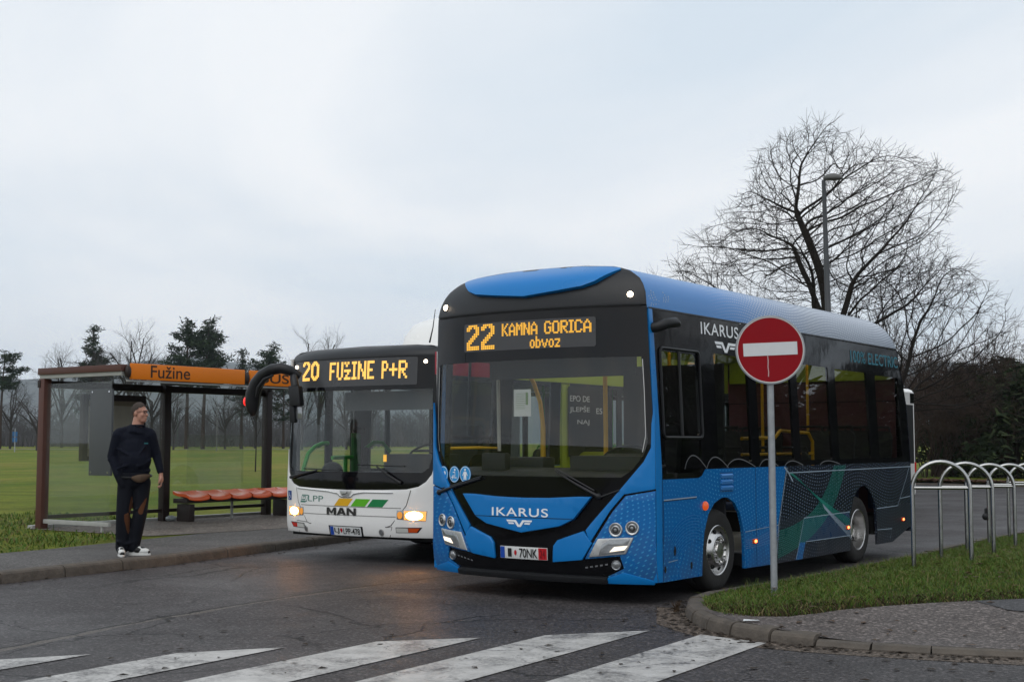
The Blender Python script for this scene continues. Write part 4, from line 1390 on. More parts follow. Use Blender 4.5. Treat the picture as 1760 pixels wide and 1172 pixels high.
rail([(-.93, 1.0, 2.40), (-.85, 1.0, 2.30), (-.74, 1.0, 2.12), (-.66, 1.0, 1.92), (-.62, 1.0, 1.65), (-.61, 1.0, .5)], r=.024)
rail([(-1.22, 1.3, 2.22), (-1.05, 1.35, 2.215)], r=.022)
rail([(-.20, 1.58, 2.40), (-.205, 1.6, 1.6), (-.205, 1.6, .45)], r=.026)
rail([(-.55, 2.75, 2.48), (-.55, 2.75, .36)], M_LIME, .035)
rail([(-1.17, .10, 1.43), (-1.0, .35, 1.435), (-.93, .62, 1.43), (-.93, .62, 1.72)], r=.016)
rail([(-.9, 1.4, 1.70), (-.9, 1.4, .45)], r=.022)
rail([(-.93, .60, 2.3), (-.91, .6, 1.4)], pm('pale_post', (.45, .43, .36), .5), .02)
for y in (2.9, 4.2, 5.6):
    rail([(.45, y, 2.5), (.45, y, .36)])
rail([(1.12, 2.2, 1.53), (1.12, 3.05, 1.54), (1.12, 3.2, 1.62), (1.12, 4.0, 1.60), (1.12, 4.12, 1.5), (1.12, 4.12, 1.2)], r=.02)
rail([(1.12, 2.2, 1.36), (1.12, 4.1, 1.36)], r=.016)
rail([(.5, 1.75, 1.9), (.5, 1.75, 2.45)]); rail([(.9, 1.72, 1.75), (.9, 1.72, 2.3), (.75, 1.72, 2.3)], r=.03)
for y in (2.35, 3.15, 3.95, 4.95, 5.75, 6.3):
    for x in (-.98, -.54) if y > 3.5 else (-.98,):
        seat_row('passenger_seat', bus, x, y, .36 if y < 4.6 else .62, M_SEATY if x < -.7 and y < 3 else M_DKIN, M_SEATF, M_DKIN)
for y in (2.6, 3.5, 4.95, 5.75, 6.3):
    for x in (.62, 1.02):
        seat_row('passenger_seat', bus, x, y, .36 if y < 4.6 else .62, M_SEATY if x < -.7 and y < 3 else M_DKIN, M_SEATF, M_DKIN)
pp = panel('timetable_sheet', [(-.135, 1.74), (.065, 1.74), (.065, 2.0), (-.135, 2.0)], FR, M_PAPER, bus, -.018, .003, step=.2)
decal_strips('print', [([(-.11, 1.96 - k * .018), (.0, 1.96 - k * .018)], .004) for k in range(9)] + [([(.02, 1.97), (.02, 1.85)], .03)], FR, pm('print_ink', (.18, .26, .12), .6), pp, -.0165)
# poster film on the far side window
def IR(y, z, off): return Vector((-1.205 + off, y, z))


pf = panel('poster_film', [(2.40, 1.32), (3.40, 1.32), (3.40, 2.15), (2.40, 2.15)], IR, M_DKIN, bus, .004, .004, step=.5)
for tx_, bx_ in (('EPO DE', (2.43, 1.975, 2.87, 2.045)), ('JLEPŠE', (2.42, 1.835, 2.87, 1.925)), ('ES', (3.02, 1.835, 3.16, 1.905)), ('NAJ', (2.59, 1.69, 2.86, 1.76))):
    text('lettering', tx_, bx_, IR, pm('poster_white', (.7, .72, .74), .5), pf, .006, .006)
bp_ = MB()
bp_.box(-1.0, -.3, .52, .75, 1.02, 1.34); bp_.build('ticket_machine', M_DKIN, bus, 30, .03)

# ------------------------------------------------------------------ the white articulated city bus behind
TH2 = radians(36.5)
_a2 = Vector((sin(TH2), cos(TH2), 0)); _b2 = Vector((-cos(TH2), sin(TH2), 0))
man = empty('articulated_bus', Vector((-0.9332, 16.1, 0)) + _b2 * 1.275, -TH2)
tag(man, 'white articulated city bus with amber sign 20 Fužine P+R and lit headlights', 'bus')
HM = 1.275


def um(x, z):
    q = min(abs(x) / HM, 1.0)
    u = -.22 * (1 - q ** 2.8)
    if z < .5: u += .04 * ((.5 - z) / .2) ** 2
    if z > 1: u += .04 * (z - 1)
    if z > 2.55:
        t = min((z - 2.55) / .165, .985)
        u += .26 * (1 - sqrt(1 - t * t))
    return u


FM = normal_map(um)


def ML(y, z, off): return Vector((HM + off, y, z))


def MR(y, z, off): return Vector((-HM - off, y, z))


mcurve = [(0, .893), (.3, .898), (.6, .904), (.93, .915), (1.08, .95), (1.17, 1.01), (1.235, 1.10), (1.262, 1.22), (1.273, 1.40)]
white = [(1.275, 1.40)] + [(1.275, .33), (-1.275, .33), (-1.275, 1.40)] + [(-p[0], p[1]) for p in mcurve[::-1][1:-1]] + mcurve[0:-1]
shell = panel('front_panel', white, FM, M_WHITE, man, 0.012, .03, step=.07, bevel=.008)
maskm = [(-1.273, 2.56)] + [(-p[0], p[1] - .012) for p in mcurve[::-1]] + [(p[0], p[1] - .012) for p in mcurve[1:]] + [(1.273, 2.56)]
wso = [(1.215, 2.15), (1.23, 1.3), (1.20, 1.18), (1.12, 1.12), (-1.12, 1.12), (-1.20, 1.18), (-1.23, 1.3), (-1.215, 2.15)]
panel('front_mask', maskm, FM, M_GBLACK, man, 0.0, .03, holes=[wso], step=.08)
panel('windscreen', wso, FM, G_FRONT, man, -.006, .006, step=.1)
capm = [(1.273, 2.555), (1.26, 2.63), (1.22, 2.672), (1.1, 2.694), (.6, 2.707), (0, 2.711)]
panel('roof_cap', capm + [(-p[0], p[1]) for p in capm[::-1][1:]], FM, M_CAP, man, .006, .03, step=.05, bevel=.008)
# joints and grille lines of the white front
M_SEAM = pm('white_joint', (.045, .043, .04), .7)
hat = [(-.985, .905), (-.93, .72), (-.72, .47), (-.66, .452), (.66, .452), (.72, .47), (.93, .72), (.985, .905)]
decal_strips('panel_joint', [(hat, .009), ([(-.93, .33), (-.955, .478), (-.72, .468)], .008), ([(.66, .452), (.735, .455), (.69, .33)], .008)], FM, M_SEAM, shell, .0145)
decal_strips('grille_line', [([(-.86 + 1.72 * k / 20, .685 + .006 * 0) for k in range(21)], .009), ([(-.79 + 1.58 * k / 20, .578) for k in range(21)], .009)], FM, pm('grey_joint', (.22, .21, .2), .6), shell, .0145)
panel('chrome_strip', strip([(-.95, .897), (-.30, .870), (-.14, .845), (-.10, .815), (-.06, .803), (.06, .803), (.10, .815), (.14, .845), (.30, .870), (.75, .872)], .014), FM, M_CHROME, shell, .022, .012, step=.1, bevel=.003)
panel('badge', [(-.10, .89), (.10, .89), (.07, .825), (.03, .812), (-.03, .812), (-.07, .825)], FM, M_SILVER, shell, .024, .012, step=.1, bevel=.004)
decal_strips('badge_lion', [([(-.05, .83), (-.02, .845), (.0, .838), (.025, .855), (.045, .85)], .008), ([(.02, .85), (.03, .87), (.05, .872)], .006)], FM, M_INK, shell, .026)
mb = MB()
for x0, w_, poly, hole in ((-.325, .168, [(0, 0), (0, 1), (.32, 1), (.6, .45), (.88, 1), (1.2, 1), (1.2, 0), (.9, 0), (.9, .60), (.68, .18), (.52, .18), (.3, .60), (.3, 0)], None),
                           (-.148, .165, [(0, 0), (.42, 1), (.78, 1), (1.2, 0), (.88, 0), (.8, .2), (.4, .2), (.32, 0)], [(.5, .42), (.7, .42), (.6, .70)]),
                           (.025, .160, [(0, 0), (0, 1), (.3, 1), (.85, .42), (.85, 1), (1.15, 1), (1.15, 0), (.85, 0), (.3, .58), (.3, 0)], None)):
    mx_ = max(p[0] for p in poly)
    tr_ = lambda p: (x0 + p[0] / mx_ * w_, .577 + p[1] * .092)
    v2, fs = cdt([tr_(p) for p in poly], [[tr_(p) for p in hole]] if hole else (), .3, False)
    mb.add([FM(a, b, .022) for a, b in v2], fs)
mb.build('lettering', pm('grey_letters', (.05, .048, .046), .3, metal=.5), shell, 0)
text('lettering', 'LPP', (-.70, .735, -.40, .808), FM, pm('dark_green_ink', (.02, .16, .12), .4), shell, .0145, -.004)
lg = [(-.86, .735), (-.715, .735), (-.68, .808), (-.825, .808)]
decal_strips('lpp_emblem', [([(-.87, .733), (-.735, .733), (-.70, .81), (-.83, .81), (-.86, .755), (-.77, .755), (-.75, .79), (-.81, .79), (-.815, .775)], .013), ([(-.875, .72), (-.76, .72)], .01)], FM, pm('dark_green_ink', (.02, .16, .12), .4), shell, .0145)
for col, x0 in ((('stripe_yellow', (.70, .38, .012)), -.20), (('stripe_green', (.10, .42, .015)), .088), (('stripe_dark_green', (.008, .20, .06)), .36)):
    panel('livery_stripe', [(x0, .692), (x0 + .235, .692), (x0 + .325, .786), (x0 + .088, .786)], FM, pm(col[0], col[1], .35), shell, .0145, .002, step=.1)
wcs = panel('wheelchair_sign', [(-1.225, .735), (-1.12, .735), (-1.12, .855), (-1.225, .855)], FM, pm('sign_blue', (.01, .05, .22), .4), shell, .016, .002, step=.1)
decal_strips('pictogram', [([(-1.175, .835), (-1.178, .795), (-1.15, .79), (-1.138, .76)], .009), ([(-1.178 + .022 * cos(a), .772 + .022 * sin(a)) for a in [radians(110 + 25 * k) for k in range(9)]], .006)], FM, M_LETTER, wcs, .0195)
for s in (1, -1):
    hd = panel('headlight', [(s * p[0], p[1]) for p in [(.80, .548), (1.17, .530), (1.19, .66), (.80, .662)]][::s], FM, M_LENS, man, .016, .02, step=.06, bevel=.008)
    ctr = (s * 1.03, .597)
    panel('lamp_glow', [(s * .90, .547), (s * 1.168, .537), (s * 1.178, .652), (s * .90, .654)][::s], FM, E_HEADRIM, hd, .0185, .004, step=.06, bevel=.002)
    panel('lamp', ellipse(ctr[0], ctr[1], .105, .05, 22), FM, E_HEAD, hd, .022, .006, step=.05)
    panel('indicator_lamp', ellipse(s * .845, .60, .035, .045, 16), FM, glow('head_inner', (1.0, .38, .04), .7), hd, .0195, .004, step=.06)
    bl = panel('bumper_lamp', [(s * p[0], p[1]) for p in [(.785, .388), (1.07, .392), (1.13, .458), (.785, .453)]][::s], FM, M_SBLACK, man, .0155, .012, step=.08, bevel=.004)
    panel('lens', [(s * p[0], p[1]) for p in [(.795, .395), (.95, .397), (.95, .446), (.795, .445)]][::s], FM, M_PAPER, bl, .019, .004, step=.1)
    panel('reflector', [(s * p[0], p[1]) for p in [(.955, .397), (1.06, .40), (1.10, .448), (.955, .446)]][::s], FM, M_ORANGE if s > 0 else pm('red_reflector', (.5, .02, .01), .25), bl, .019, .004, step=.1)
    fg = panel('fog_lamp', ellipse(s * .575 + (0.0 if s > 0 else -.18), .385, .038, .044, 20), FM, M_SILVER, man, .018, .01, step=.1, bevel=.003)
    panel('lens', ellipse(s * .575 + (0.0 if s > 0 else -.18), .385, .027, .032, 18), FM, M_LENS, fg, .02, .004, step=.1)
    mk = MB(); mk.ball(FM(s * 1.12, 2.485, .004), .024, n=12, m=8); mk.build('marker_lamp', E_WHITE, man)
pl2 = panel('licence_plate', [(-.29, .31), (.285, .31), (.285, .445), (-.29, .445)], FM, M_SBLACK, man, .024, .012, step=.3, bevel=.003)
panel('plate_field', rrect(-.265, .33, .265, .437, .012), FM, M_PLATE, pl2, .0255, .002, step=.3)
panel('plate_band', [(-.262, .333), (-.205, .333), (-.205, .434), (-.262, .434)], FM, M_EUBLUE, pl2, .0268, .002, step=.3)
text('lettering', 'LJ', (-.19, .348, -.105, .42), FM, M_INK, pl2, .027, .01)
panel('plate_seal', [(-.088, .39), (-.068, .362), (-.048, .39), (-.052, .415), (-.084, .415)], FM, M_PLRED, pl2, .0268, .002, step=.3)
text('lettering', 'LPP-478', (-.035, .348, .245, .42), FM, M_INK, pl2, .027, .01)
sgm = panel('destination_sign', rrect(-1.10, 2.20, 1.02, 2.545, .02), FM, M_SIGN, man, .003, .004, step=.14)
led_text('lettering', 'WQ', (-.945, 2.292, -.575, 2.545), FM, E_LEDM, sgm, (1, 1), .006, .0)
led_text('lettering', 'FUZINE', (-.37, 2.285, .405, 2.515), FM, E_LEDM, sgm, (2, 3), .006, .35)
led_text('lettering', 'P+R', (.52, 2.283, .89, 2.505), FM, E_LEDM, sgm, (2, 3), .006, .35)
for pts in (((.86, .99), (.52, 1.19)), ((-1.12, 1.03), (-.5, 1.13))):
    w = MB()
    (bx, bz), (dx, dz) = pts
    w.tube([FM(bx, bz, .03), FM((bx + dx) / 2, (bz + dz) / 2, .05), FM(dx, dz, .04)], [.022, .013, .01], 8)
    w.tube([FM(dx - .32 if bx > 0 else dx - .3, dz + .02, .02), FM(dx + .38 if bx > 0 else dx + .4, dz + .005, .02)], .009, 6)
    w.build('wiper', M_SBLACK, man)
# mirrors: the big curved kerbside arm, and the small one inside of it
arm = MB()
arm.tube([(-.88, -.20, 2.35), (-.94, -.3, 2.42), (-1.03, -.38, 2.455), (-1.17, -.42, 2.44), (-1.33, -.42, 2.375), (-1.45, -.42, 2.27), (-1.525, -.42, 2.13), (-1.54, -.42, 2.01), (-1.53, -.42, 1.91), (-1.515, -.42, 1.84)],
         [.055, .066, .072, .074, .084, .092, .098, .095, .072, .028], 14)
arm.build('mirror_arm', M_SBLACK, man, 60)
fin = MB(); fin.tube([(-1.10, -.46, 2.36), (-1.25, -.47, 2.31), (-1.36, -.48, 2.20), (-1.40, -.48, 2.08)], [.015, .03, .028, .012], 8); fin.build('mirror_fin', M_CAP, man, 60)
rl = MB(); rl.ball((-1.605, -.468, 2.03), (.030, .04, .06)); rl.build('mirror_lamp', glow('mirror_red', (1.0, .02, .015), 1.4), man)
m2 = MB()
m2.tube([(-.93, -.26, 2.38), (-.86, -.32, 2.30), (-.81, -.34, 2.2)], [.05, .055, .055], 10)
m2.obox((-.795, -.34, 2.09), (.075, .02, 0), (-.01, .05, 0), (-.02, 0, .13))
m2.obox((-.845, -.34, 1.88), (.035, .01, 0), (-.005, .035, 0), (-.012, 0, .14))
m2.build('inner_mirror', M_SBLACK, man, 40, .02)
mg = MB(); mg.obox((-.775, -.30, 1.90), (.045, .012, 0), (-.003, .01, 0), (-.012, 0, .11)); mg.build('mirror_glass', M_LENS, man, 40, .01)
an = MB(); an.tube([(1.13, .05, 2.72), (1.20, .03, 2.90), (1.262, .0, 3.12)], [.012, .007, .004], 6); an.build('antenna', M_SBLACK, man)
# sides, roof, rear, two rigid sections joined by bellows
M_MRED = pm('red_band', (.30, .012, .03), .3, var=.08, coat=.2)
M_MSIDE = pm('white_side', (.62, .61, .60), .3, var=.05)
for sd, mapf in ((1, ML), (-1, MR)):
    for y0, y1, tag_ in ((0.02, 10.3, 0), (11.3, 16.7, 1)):
        arches = []
        low = [(y0, .33)]
        for yc in ((2.6, 8.4) if tag_ == 0 else (13.2,)):
            low += [(yc - .55, .33)] + [(yc - .55 * cos(pi * k / 8), .42 + .55 * sin(pi * k / 8)) for k in range(9)] + [(yc + .55, .33)]
        low += [(y1, .33), (y1, 1.02), (y0, 1.02)]
        panel('side_panel', low[::sd], mapf, M_MSIDE, man, 0, .03, step=.3)
        if sd > 0:
            wins = [(y0 + .25, y0 + 1.15)] + [(y0 + 1.30 + 1.5 * k, y0 + 2.68 + 1.5 * k) for k in range(int((y1 - y0 - 1.4) / 1.5))]
        elif tag_ == 0:
            wins = [(.18, .67), (.80, 1.18), (1.56, 1.90), (1.98, 2.9), (3.05, 4.4), (4.75, 5.3), (5.42, 5.95), (6.15, 7.5), (7.65, 9.0), (9.1, 10.1)]
        else:
            wins = [(11.5, 12.6), (12.75, 13.9), (14.05, 15.2), (15.3, 16.4)]
        holes = []
        for a, b in wins:
            lowz = .45 if (sd < 0 and (a < 1.3 or 4.6 < a < 5.5)) else 1.12
            holes.append(rrect(a, max(lowz, 1.06), b, 2.26, .04))
        panel('window_band', [(y0, 1.023), (y1, 1.023), (y1, 2.32), (y0, 2.32)][::sd], mapf, M_SBLACK, man, -.003, .03, holes=holes, step=.4)
        for hh in holes:
            panel('side_window', hh[::sd], mapf, G_CLEAR, man, -.01, .005, step=1)
        panel('roof_band', [(y0, 2.323), (y1, 2.323), (y1, 2.60), (y0, 2.60)][::sd], mapf, M_MRED if sd > 0 and tag_ == 0 else M_MSIDE, man, 0, .03, step=.5)
        if sd > 0 and tag_ == 0:
            panel('corner_strip', [(0.02, .34), (.14, .34), (.14, 2.60), (.02, 2.60)], mapf, M_WHITE, man, .004, .01, step=.3)
for y0, y1 in ((.10, 10.3), (11.3, 16.7)):
    rf = MB()
    pr = [(1.275, 2.602), (1.25, 2.65), (1.17, 2.685), (.9, 2.71), (0, 2.725)]
    pr = pr + [(-x, z) for x, z in pr[::-1][1:]]
    vs = [(x, y, z) for y in (y0, y1) for x, z in pr]
    k = len(pr)
    rf.add(vs, [(i, i + 1, k + i + 1, k + i) for i in range(k - 1)])
    rf.build('roof_panel', M_WHITE, man, 40)
    fl = MB(); fl.box(-1.24, 1.24, y0 + .3, y1 - .1, .335, .36); fl.build('floor_panel', M_GREYIN, man)
    ce = MB(); ce.box(-1.2, 1.2, y0 + .4, y1 - .1, 2.34, 2.37); ce.build('ceiling_lining', M_GREYIN, man)
be = MB()
pr = [(-1.2, .4), (-1.2, 2.6), (1.2, 2.6), (1.2, .4)]
vs = []
for j in range(21):
    e = .05 if j % 2 else -.03
    for x, z in pr:
        vs.append((x + math.copysign(e, x), 10.3 + j * .05, z + (e if z > 1 else 0)))
be.add(vs, [(j * 4 + i, j * 4 + i + 1, j * 4 + i + 5, j * 4 + i + 4) for j in range(20) for i in range(3)])
be.build('bellows', M_RUBBER, man, 0)
rw = MB(); rw.box(-1.26, 1.27, 16.69, 16.78, .35, 2.62); rw.build('rear_wall', M_WHITE, man, 30, .03)
tl = MB(); tl.box(1.12, 1.285, 16.72, 16.80, .75, 1.05); tl.build('tail_lamp', pm('tail_red', (.45, .01, .01), .25), man, 30, .01)
tw = MB(); tw.box(-1.0, 1.0, 16.775, 16.79, 1.5, 2.3); tw.box(1.274, 1.284, 16.5, 16.72, 2.36, 2.58); tw.build('rear_window', M_GBLACK, man)
dm = MB()
vs = []
dp = [(1.88, 2.70), (1.89, 2.98), (1.93, 3.13), (2.03, 3.24), (2.25, 3.30), (2.7, 3.32), (6.4, 3.32), (6.8, 3.2), (7.0, 2.70)]
sx = [(-1.06, 0), (-1.04, .5), (-.99, .75), (-.90, .90), (-.7, .98), (0, 1.02), (.7, .98), (.90, .90), (.99, .75), (1.04, .5), (1.06, 0)]
for y, z in dp:
    for x, f in sx:
        vs.append((x, y + .10 * (abs(x) / 1.06) ** 3 * (1 if y < 5 else -1), 2.69 + (z - 2.69) * f))
n = len(sx)
dm.add(vs, [(i * n + j, i * n + j + 1, (i + 1) * n + j + 1, (i + 1) * n + j) for i in range(len(dp) - 1) for j in range(n - 1)])
dm.build('gas_tank_cover', M_WHITE, man, 50)
for y in (2.6, 8.4, 13.2):
    for s in (1, -1):
        wheel('wheel', man, 1.10 * s, y, .47, .47, .28, s, y > 3)
ub = MB()
ub.box(-1.22, 1.22, .05, 2.0, .28, .33); ub.box(-.9, .9, 2.0, 3.2, .24, .9); ub.box(-1.22, 1.22, 3.2, 7.8, .26, .33); ub.box(-.9, .9, 7.8, 9, .24, .9); ub.box(-1.22, 1.22, 9.0, 12.6, .26, .33); ub.box(-.9, .9, 12.6, 13.8, .24, .9); ub.box(-1.22, 1.22, 13.8, 16.65, .28, .5)
ub.build('underbody', M_UNDER, man)
db = MB()
db.add([(-1.1, .0, 1.05), (1.1, .0, 1.05), (1.1, .5, 1.12), (-.3, .5, 1.12), (-1.1, .4, 1.08), (-1.1, .1, .4), (1.1, .1, .4), (1.1, .55, .4), (-1.1, .5, .4)], [(0, 1, 2, 3, 4), (0, 4, 8, 5), (0, 5, 6, 1), (1, 6, 7, 2), (4, 3, 2, 7, 8)])
db.box(.05, .95, .42, .85, .6, 1.34); db.build('dashboard', M_DKIN, man, 30, .02)
sb = MB(); sb.box(-.42, 1.10, .18, .2, 1.90, 2.14); sb.build('sun_blind', pm('blind_grey', (.13, .135, .14), .7), man)
swm = MB(); swm.lathe([(.23 + .015 * cos(a), .015 * sin(a)) for a in [2 * pi * k / 8 for k in range(8)]], n=26, close=True); swm.box(-.2, .2, -.02, .02, -.01, .01)
o_ = swm.build('steering_wheel', M_DKIN, man, 60); o_.location = (.5, .75, 1.38); o_.rotation_euler = (radians(25), 0, 0)
ds = empty('driver_seat', (.5, 1.45, .4)); ds.parent = man
panel('backrest', rrect(-.25, .5, .25, 1.32, .1), lambda p, q, o: Vector((p, .1 + (q - .5) * .12 + o, q)), M_DKIN, ds, 0, .1, step=.2)
mb = MB(); mb.box(-.24, .24, -.35, .12, .35, .5); mb.build('cushion', M_DKIN, ds, 35, .04)
pt = MB(); pt.box(.0, 1.22, 1.78, 1.82, .4, 2.3); pt.build('cab_partition', M_GREYIN, man)
gp = MB(); gp.box(-1.24, -1.20, 1.19, 1.53, .4, 2.3); gp.build('door_post', M_GREYIN, man)


def railm(pts, mat=M_GREENR, r=.022):
    mb = MB(); mb.tube(pts, r, 10); return mb.build('handrail', mat, man, 60)


X = -1.15
railm([(X, .15, 1.0), (X, .16, 1.15), (X, .24, 1.34), (X, .36, 1.43), (X, .5, 1.475), (X, .62, 1.48)], r=.028)
railm([(X, .70, 1.28), (X, 1.0, 1.285), (X, 1.26, 1.28)], r=.028)
railm([(X, .96, 1.28), (X, .96, .9)], r=.03); railm([(X, 1.15, 1.30), (X, 1.15, .9)], r=.028)
railm([(X, 1.25, 1.33), (X, 1.35, 1.40), (X, 1.53, 1.49), (X, 1.72, 1.49), (X, 1.88, 1.36)], r=.028)
vd = MB(); vd.tube([(X, 1.17, 1.62), (X, 1.17, 1.06)], .07, 10); vd.build('validator_post', pm('dark_green', (.02, .11, .02), .5), man)
vd = MB(); vd.ball((X + .03, 1.20, 1.66), (.08, .09, .06)); vd.box(X - .02, X + .1, 1.21, 1.33, 1.12, 1.42); vd.build('validator', M_DKIN, man, 50, .02)
rb_ = MB(); rb_.ball((-1.0, .55, 1.10), (.12, .17, .13)); rb_.build('door_motor', M_DKIN, man)
for y in (3.3, 5.2, 7.2, 9.4):
    for x in (-.95, -.5, .5, .95):
        seat_row('passenger_seat', man, x, y, .36, M_DKIN, M_SEATF, M_GREENR)
    railm([(.35, y + .3, 2.34), (.35, y + .3, .4)])
dl = MB(); dl.box(.06, .10, .40, .42, 1.24, 1.33); dl.build('dash_reflection', E_LED, man)  # glowing block added in place of an amber reflection, no real display
# headlamp beams (the lamps are lit)
for s in (1, -1):
    ld = bpy.data.lights.new('headlamp_beam', 'SPOT')
    ld.energy = 26; ld.color = (1.0, .48, .14); ld.spot_size = radians(70); ld.spot_blend = .9; ld.shadow_soft_size = .08
    lo = bpy.data.objects.new('headlamp_beam', ld); COL.objects.link(lo); lo.parent = man
    lo.location = (s * 1.03, -.36, .60); lo.rotation_euler = (radians(90 - 8), 0, 0)
    lo.rotation_euler = Vector((.15, -1, -.16)).to_track_quat('-Z', 'Y').to_euler()

# ------------------------------------------------------------------ bus shelter
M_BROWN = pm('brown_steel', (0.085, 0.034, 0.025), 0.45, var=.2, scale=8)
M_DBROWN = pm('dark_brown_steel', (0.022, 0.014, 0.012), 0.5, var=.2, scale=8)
M_ORANGES = pm('orange_sign', (0.68, 0.175, 0.003), 0.4, var=.05, scale=2)
M_SEATO = pm('orange_seat', (0.74, 0.10, 0.008), 0.3, var=.1, scale=5, coat=.3)
M_GREYP = pm('grey_panel', (0.072, 0.077, 0.082), 0.45, var=.15)
M_RAILW = pm('pale_rail', (0.34, 0.34, 0.32), 0.6, var=.2)
G_SHEL = glass('shelter_glass', (0.97, 0.985, 0.975), 1.45, 0.0, 0.034)
SZ = 0.123
# local frame: x along the back line, y away from the road, origin at the rear left post
shelter = empty('bus_shelter', (S0.x, S0.y, SZ), math.atan2(SD.y, SD.x))
tag(shelter, 'brown steel and glass bus shelter with orange Fužine and BUS fascia boards', 'bus shelter')
BAY = 2.47
for k in range(3):
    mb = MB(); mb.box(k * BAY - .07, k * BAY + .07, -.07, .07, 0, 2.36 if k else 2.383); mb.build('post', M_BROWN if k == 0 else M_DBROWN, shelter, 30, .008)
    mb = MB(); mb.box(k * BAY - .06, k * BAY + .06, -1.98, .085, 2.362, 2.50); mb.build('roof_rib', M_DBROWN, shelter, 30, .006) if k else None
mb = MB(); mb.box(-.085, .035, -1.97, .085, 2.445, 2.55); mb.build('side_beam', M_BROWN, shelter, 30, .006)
mb = MB(); mb.box(-.06, .03, -1.95, .06, 2.385, 2.443); mb.build('side_strip', M_RAILW, shelter)
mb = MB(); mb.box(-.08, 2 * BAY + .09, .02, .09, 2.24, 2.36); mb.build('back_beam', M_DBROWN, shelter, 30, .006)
mb = MB()
mb.add([(.04, -1.97, 2.505), (2 * BAY + .09, -1.97, 2.505), (2 * BAY + .09, .07, 2.505), (.04, .07, 2.505), (.04, -1.97, 2.542), (2 * BAY + .09, -1.97, 2.542), (2 * BAY + .09, .07, 2.548), (.04, .07, 2.548)],
       [(0, 3, 2, 1), (4, 5, 6, 7), (0, 1, 5, 4), (1, 2, 6, 5), (2, 3, 7, 6), (3, 0, 4, 7)])
mb.build('roof', M_DBROWN, shelter, 30)


def SF(p, q, off): return Vector((p, -2.03 - off, q))


for k, (x0, x1, tx_, bx_) in enumerate(((.06, BAY - .06, 'Fužine', (.43, 2.36, 1.22, 2.553)), (BAY + .06, 2 * BAY - .02, 'BUS', (2.76, 2.37, 3.44, 2.53)))):
    mb = MB(); mb.box(x0, x1, -2.03, -1.985, 2.325, 2.572); fb = mb.build('fascia_board', M_ORANGES, shelter, 30, .012)
    text('lettering', tx_, bx_, SF, pm('brown_ink', (.035, .016, .008), .6), fb, .003, .008 if k == 0 else .012)
for x in (0.02, BAY, 2 * BAY + .02):
    mb = MB(); mb.ball((x, -2.0, 2.44), (.055, .05, .10)); mb.build('joint_cap', M_DBROWN, shelter)
mb = MB(); mb.box(.0, 2 * BAY, -2.0, -1.985, 2.29, 2.315); mb.build('gutter_strip', M_RAILW, shelter)
mb = MB(); mb.box(-.006, .006, -1.66, -.07, .13, 2.30); mb.build('side_glass', G_SHEL, shelter)
mb = MB(); mb.box(-.025, .025, -1.68, -.07, .085, .15); mb.build('side_rail', M_RAILW, shelter, 30, .004)
mb = MB(); mb.tube([(0, -1.5, .0), (0, -1.5, .14)], .022, 8); mb.build('stub_leg', M_RAILW, shelter)
for k in range(2):
    for j in range(2):
        a = k * BAY + .08 + j * (BAY - .16) / 2
        mb = MB(); mb.box(a + .008, a + (BAY - .16) / 2 - .008, -.005, .005, .22, 2.235); mb.build('back_glass', G_SHEL, shelter)
    mb = MB(); mb.box(k * BAY + .07, (k + 1) * BAY - .07, -.02, .02, .15, .21); mb.build('back_rail', M_DBROWN, shelter, 30, .004)
mb = MB(); mb.box(-.1, 2 * BAY + .2, .1, .22, -.03, .05); mb.build('concrete_edge', M_RAILW, shelter, 30, .006)
# poster ghosted on the glass behind the bench
mb = MB(); mb.box(2.98, 4.35, .009, .012, .62, 1.50); mb.build('frosted_poster', glass('frosted_film', (.95, .97, .93), 1.2, .2, .09), shelter)


def shp(x, y, z): return shelter.matrix_basis @ Vector((x, y, z))


def on_shelter(o, x, y, z):
    p = Matrix.Rotation(math.atan2(SD.y, SD.x), 4, 'Z') @ Vector((x, y, z)) + Vector((S0.x, S0.y, SZ))
    o.location = p; o.rotation_euler = (0, 0, math.atan2(SD.y, SD.x))


nb = empty('notice_case', (0, 0, 0)); on_shelter(nb, 1.28, -.09, 1.06)
tag(nb, 'dark framed notice case hanging on the rear glass of the shelter', 'notice case')
mb = MB()
for x0, x1, z0, z1 in ((-.64, -.54, 0, 1.10), (.54, .64, 0, 1.10), (-.54, .54, 0, .08), (-.54, .54, 1.0, 1.10)):
    mb.box(x0, x1, -.05, .05, z0, z1)
mb.build('case_frame', M_DBROWN, nb, 30, .006)
mb = MB(); mb.box(-.54, .54, .01, .03, .08, 1.0); mb.build('back_board', pm('tan_board', (.20, .175, .13), .7, var=.15), nb)
mb = MB(); mb.box(-.5, -.1, .0, .008, .2, .9); mb.box(.0, .4, .0, .008, .35, .92); mb.build('notice_sheet', pm('aged_paper', (.33, .32, .27), .7), nb)
gpn = empty('timetable_panel', (0, 0, 0)); on_shelter(gpn, -.055, -1.50, .86)
tag(gpn, 'dark grey timetable panel bolted to the side glass of the shelter', 'timetable panel')
mb = MB(); mb.box(-.02, .02, -.26, .26, 0, 1.32); mb.build('board', M_GREYP, gpn, 30, .006)
mb = MB()
for y in (-.2, .2):
    for z in (.05, 1.28): mb.tube([(-.03, y, z), (.03, y, z)], .014, 8)
mb.build('bolt', M_CHROME, gpn)
mb = MB(); mb.box(.0205, .0225, -.09, .13, .85, .95); mb.build('plaque', M_INK, gpn)
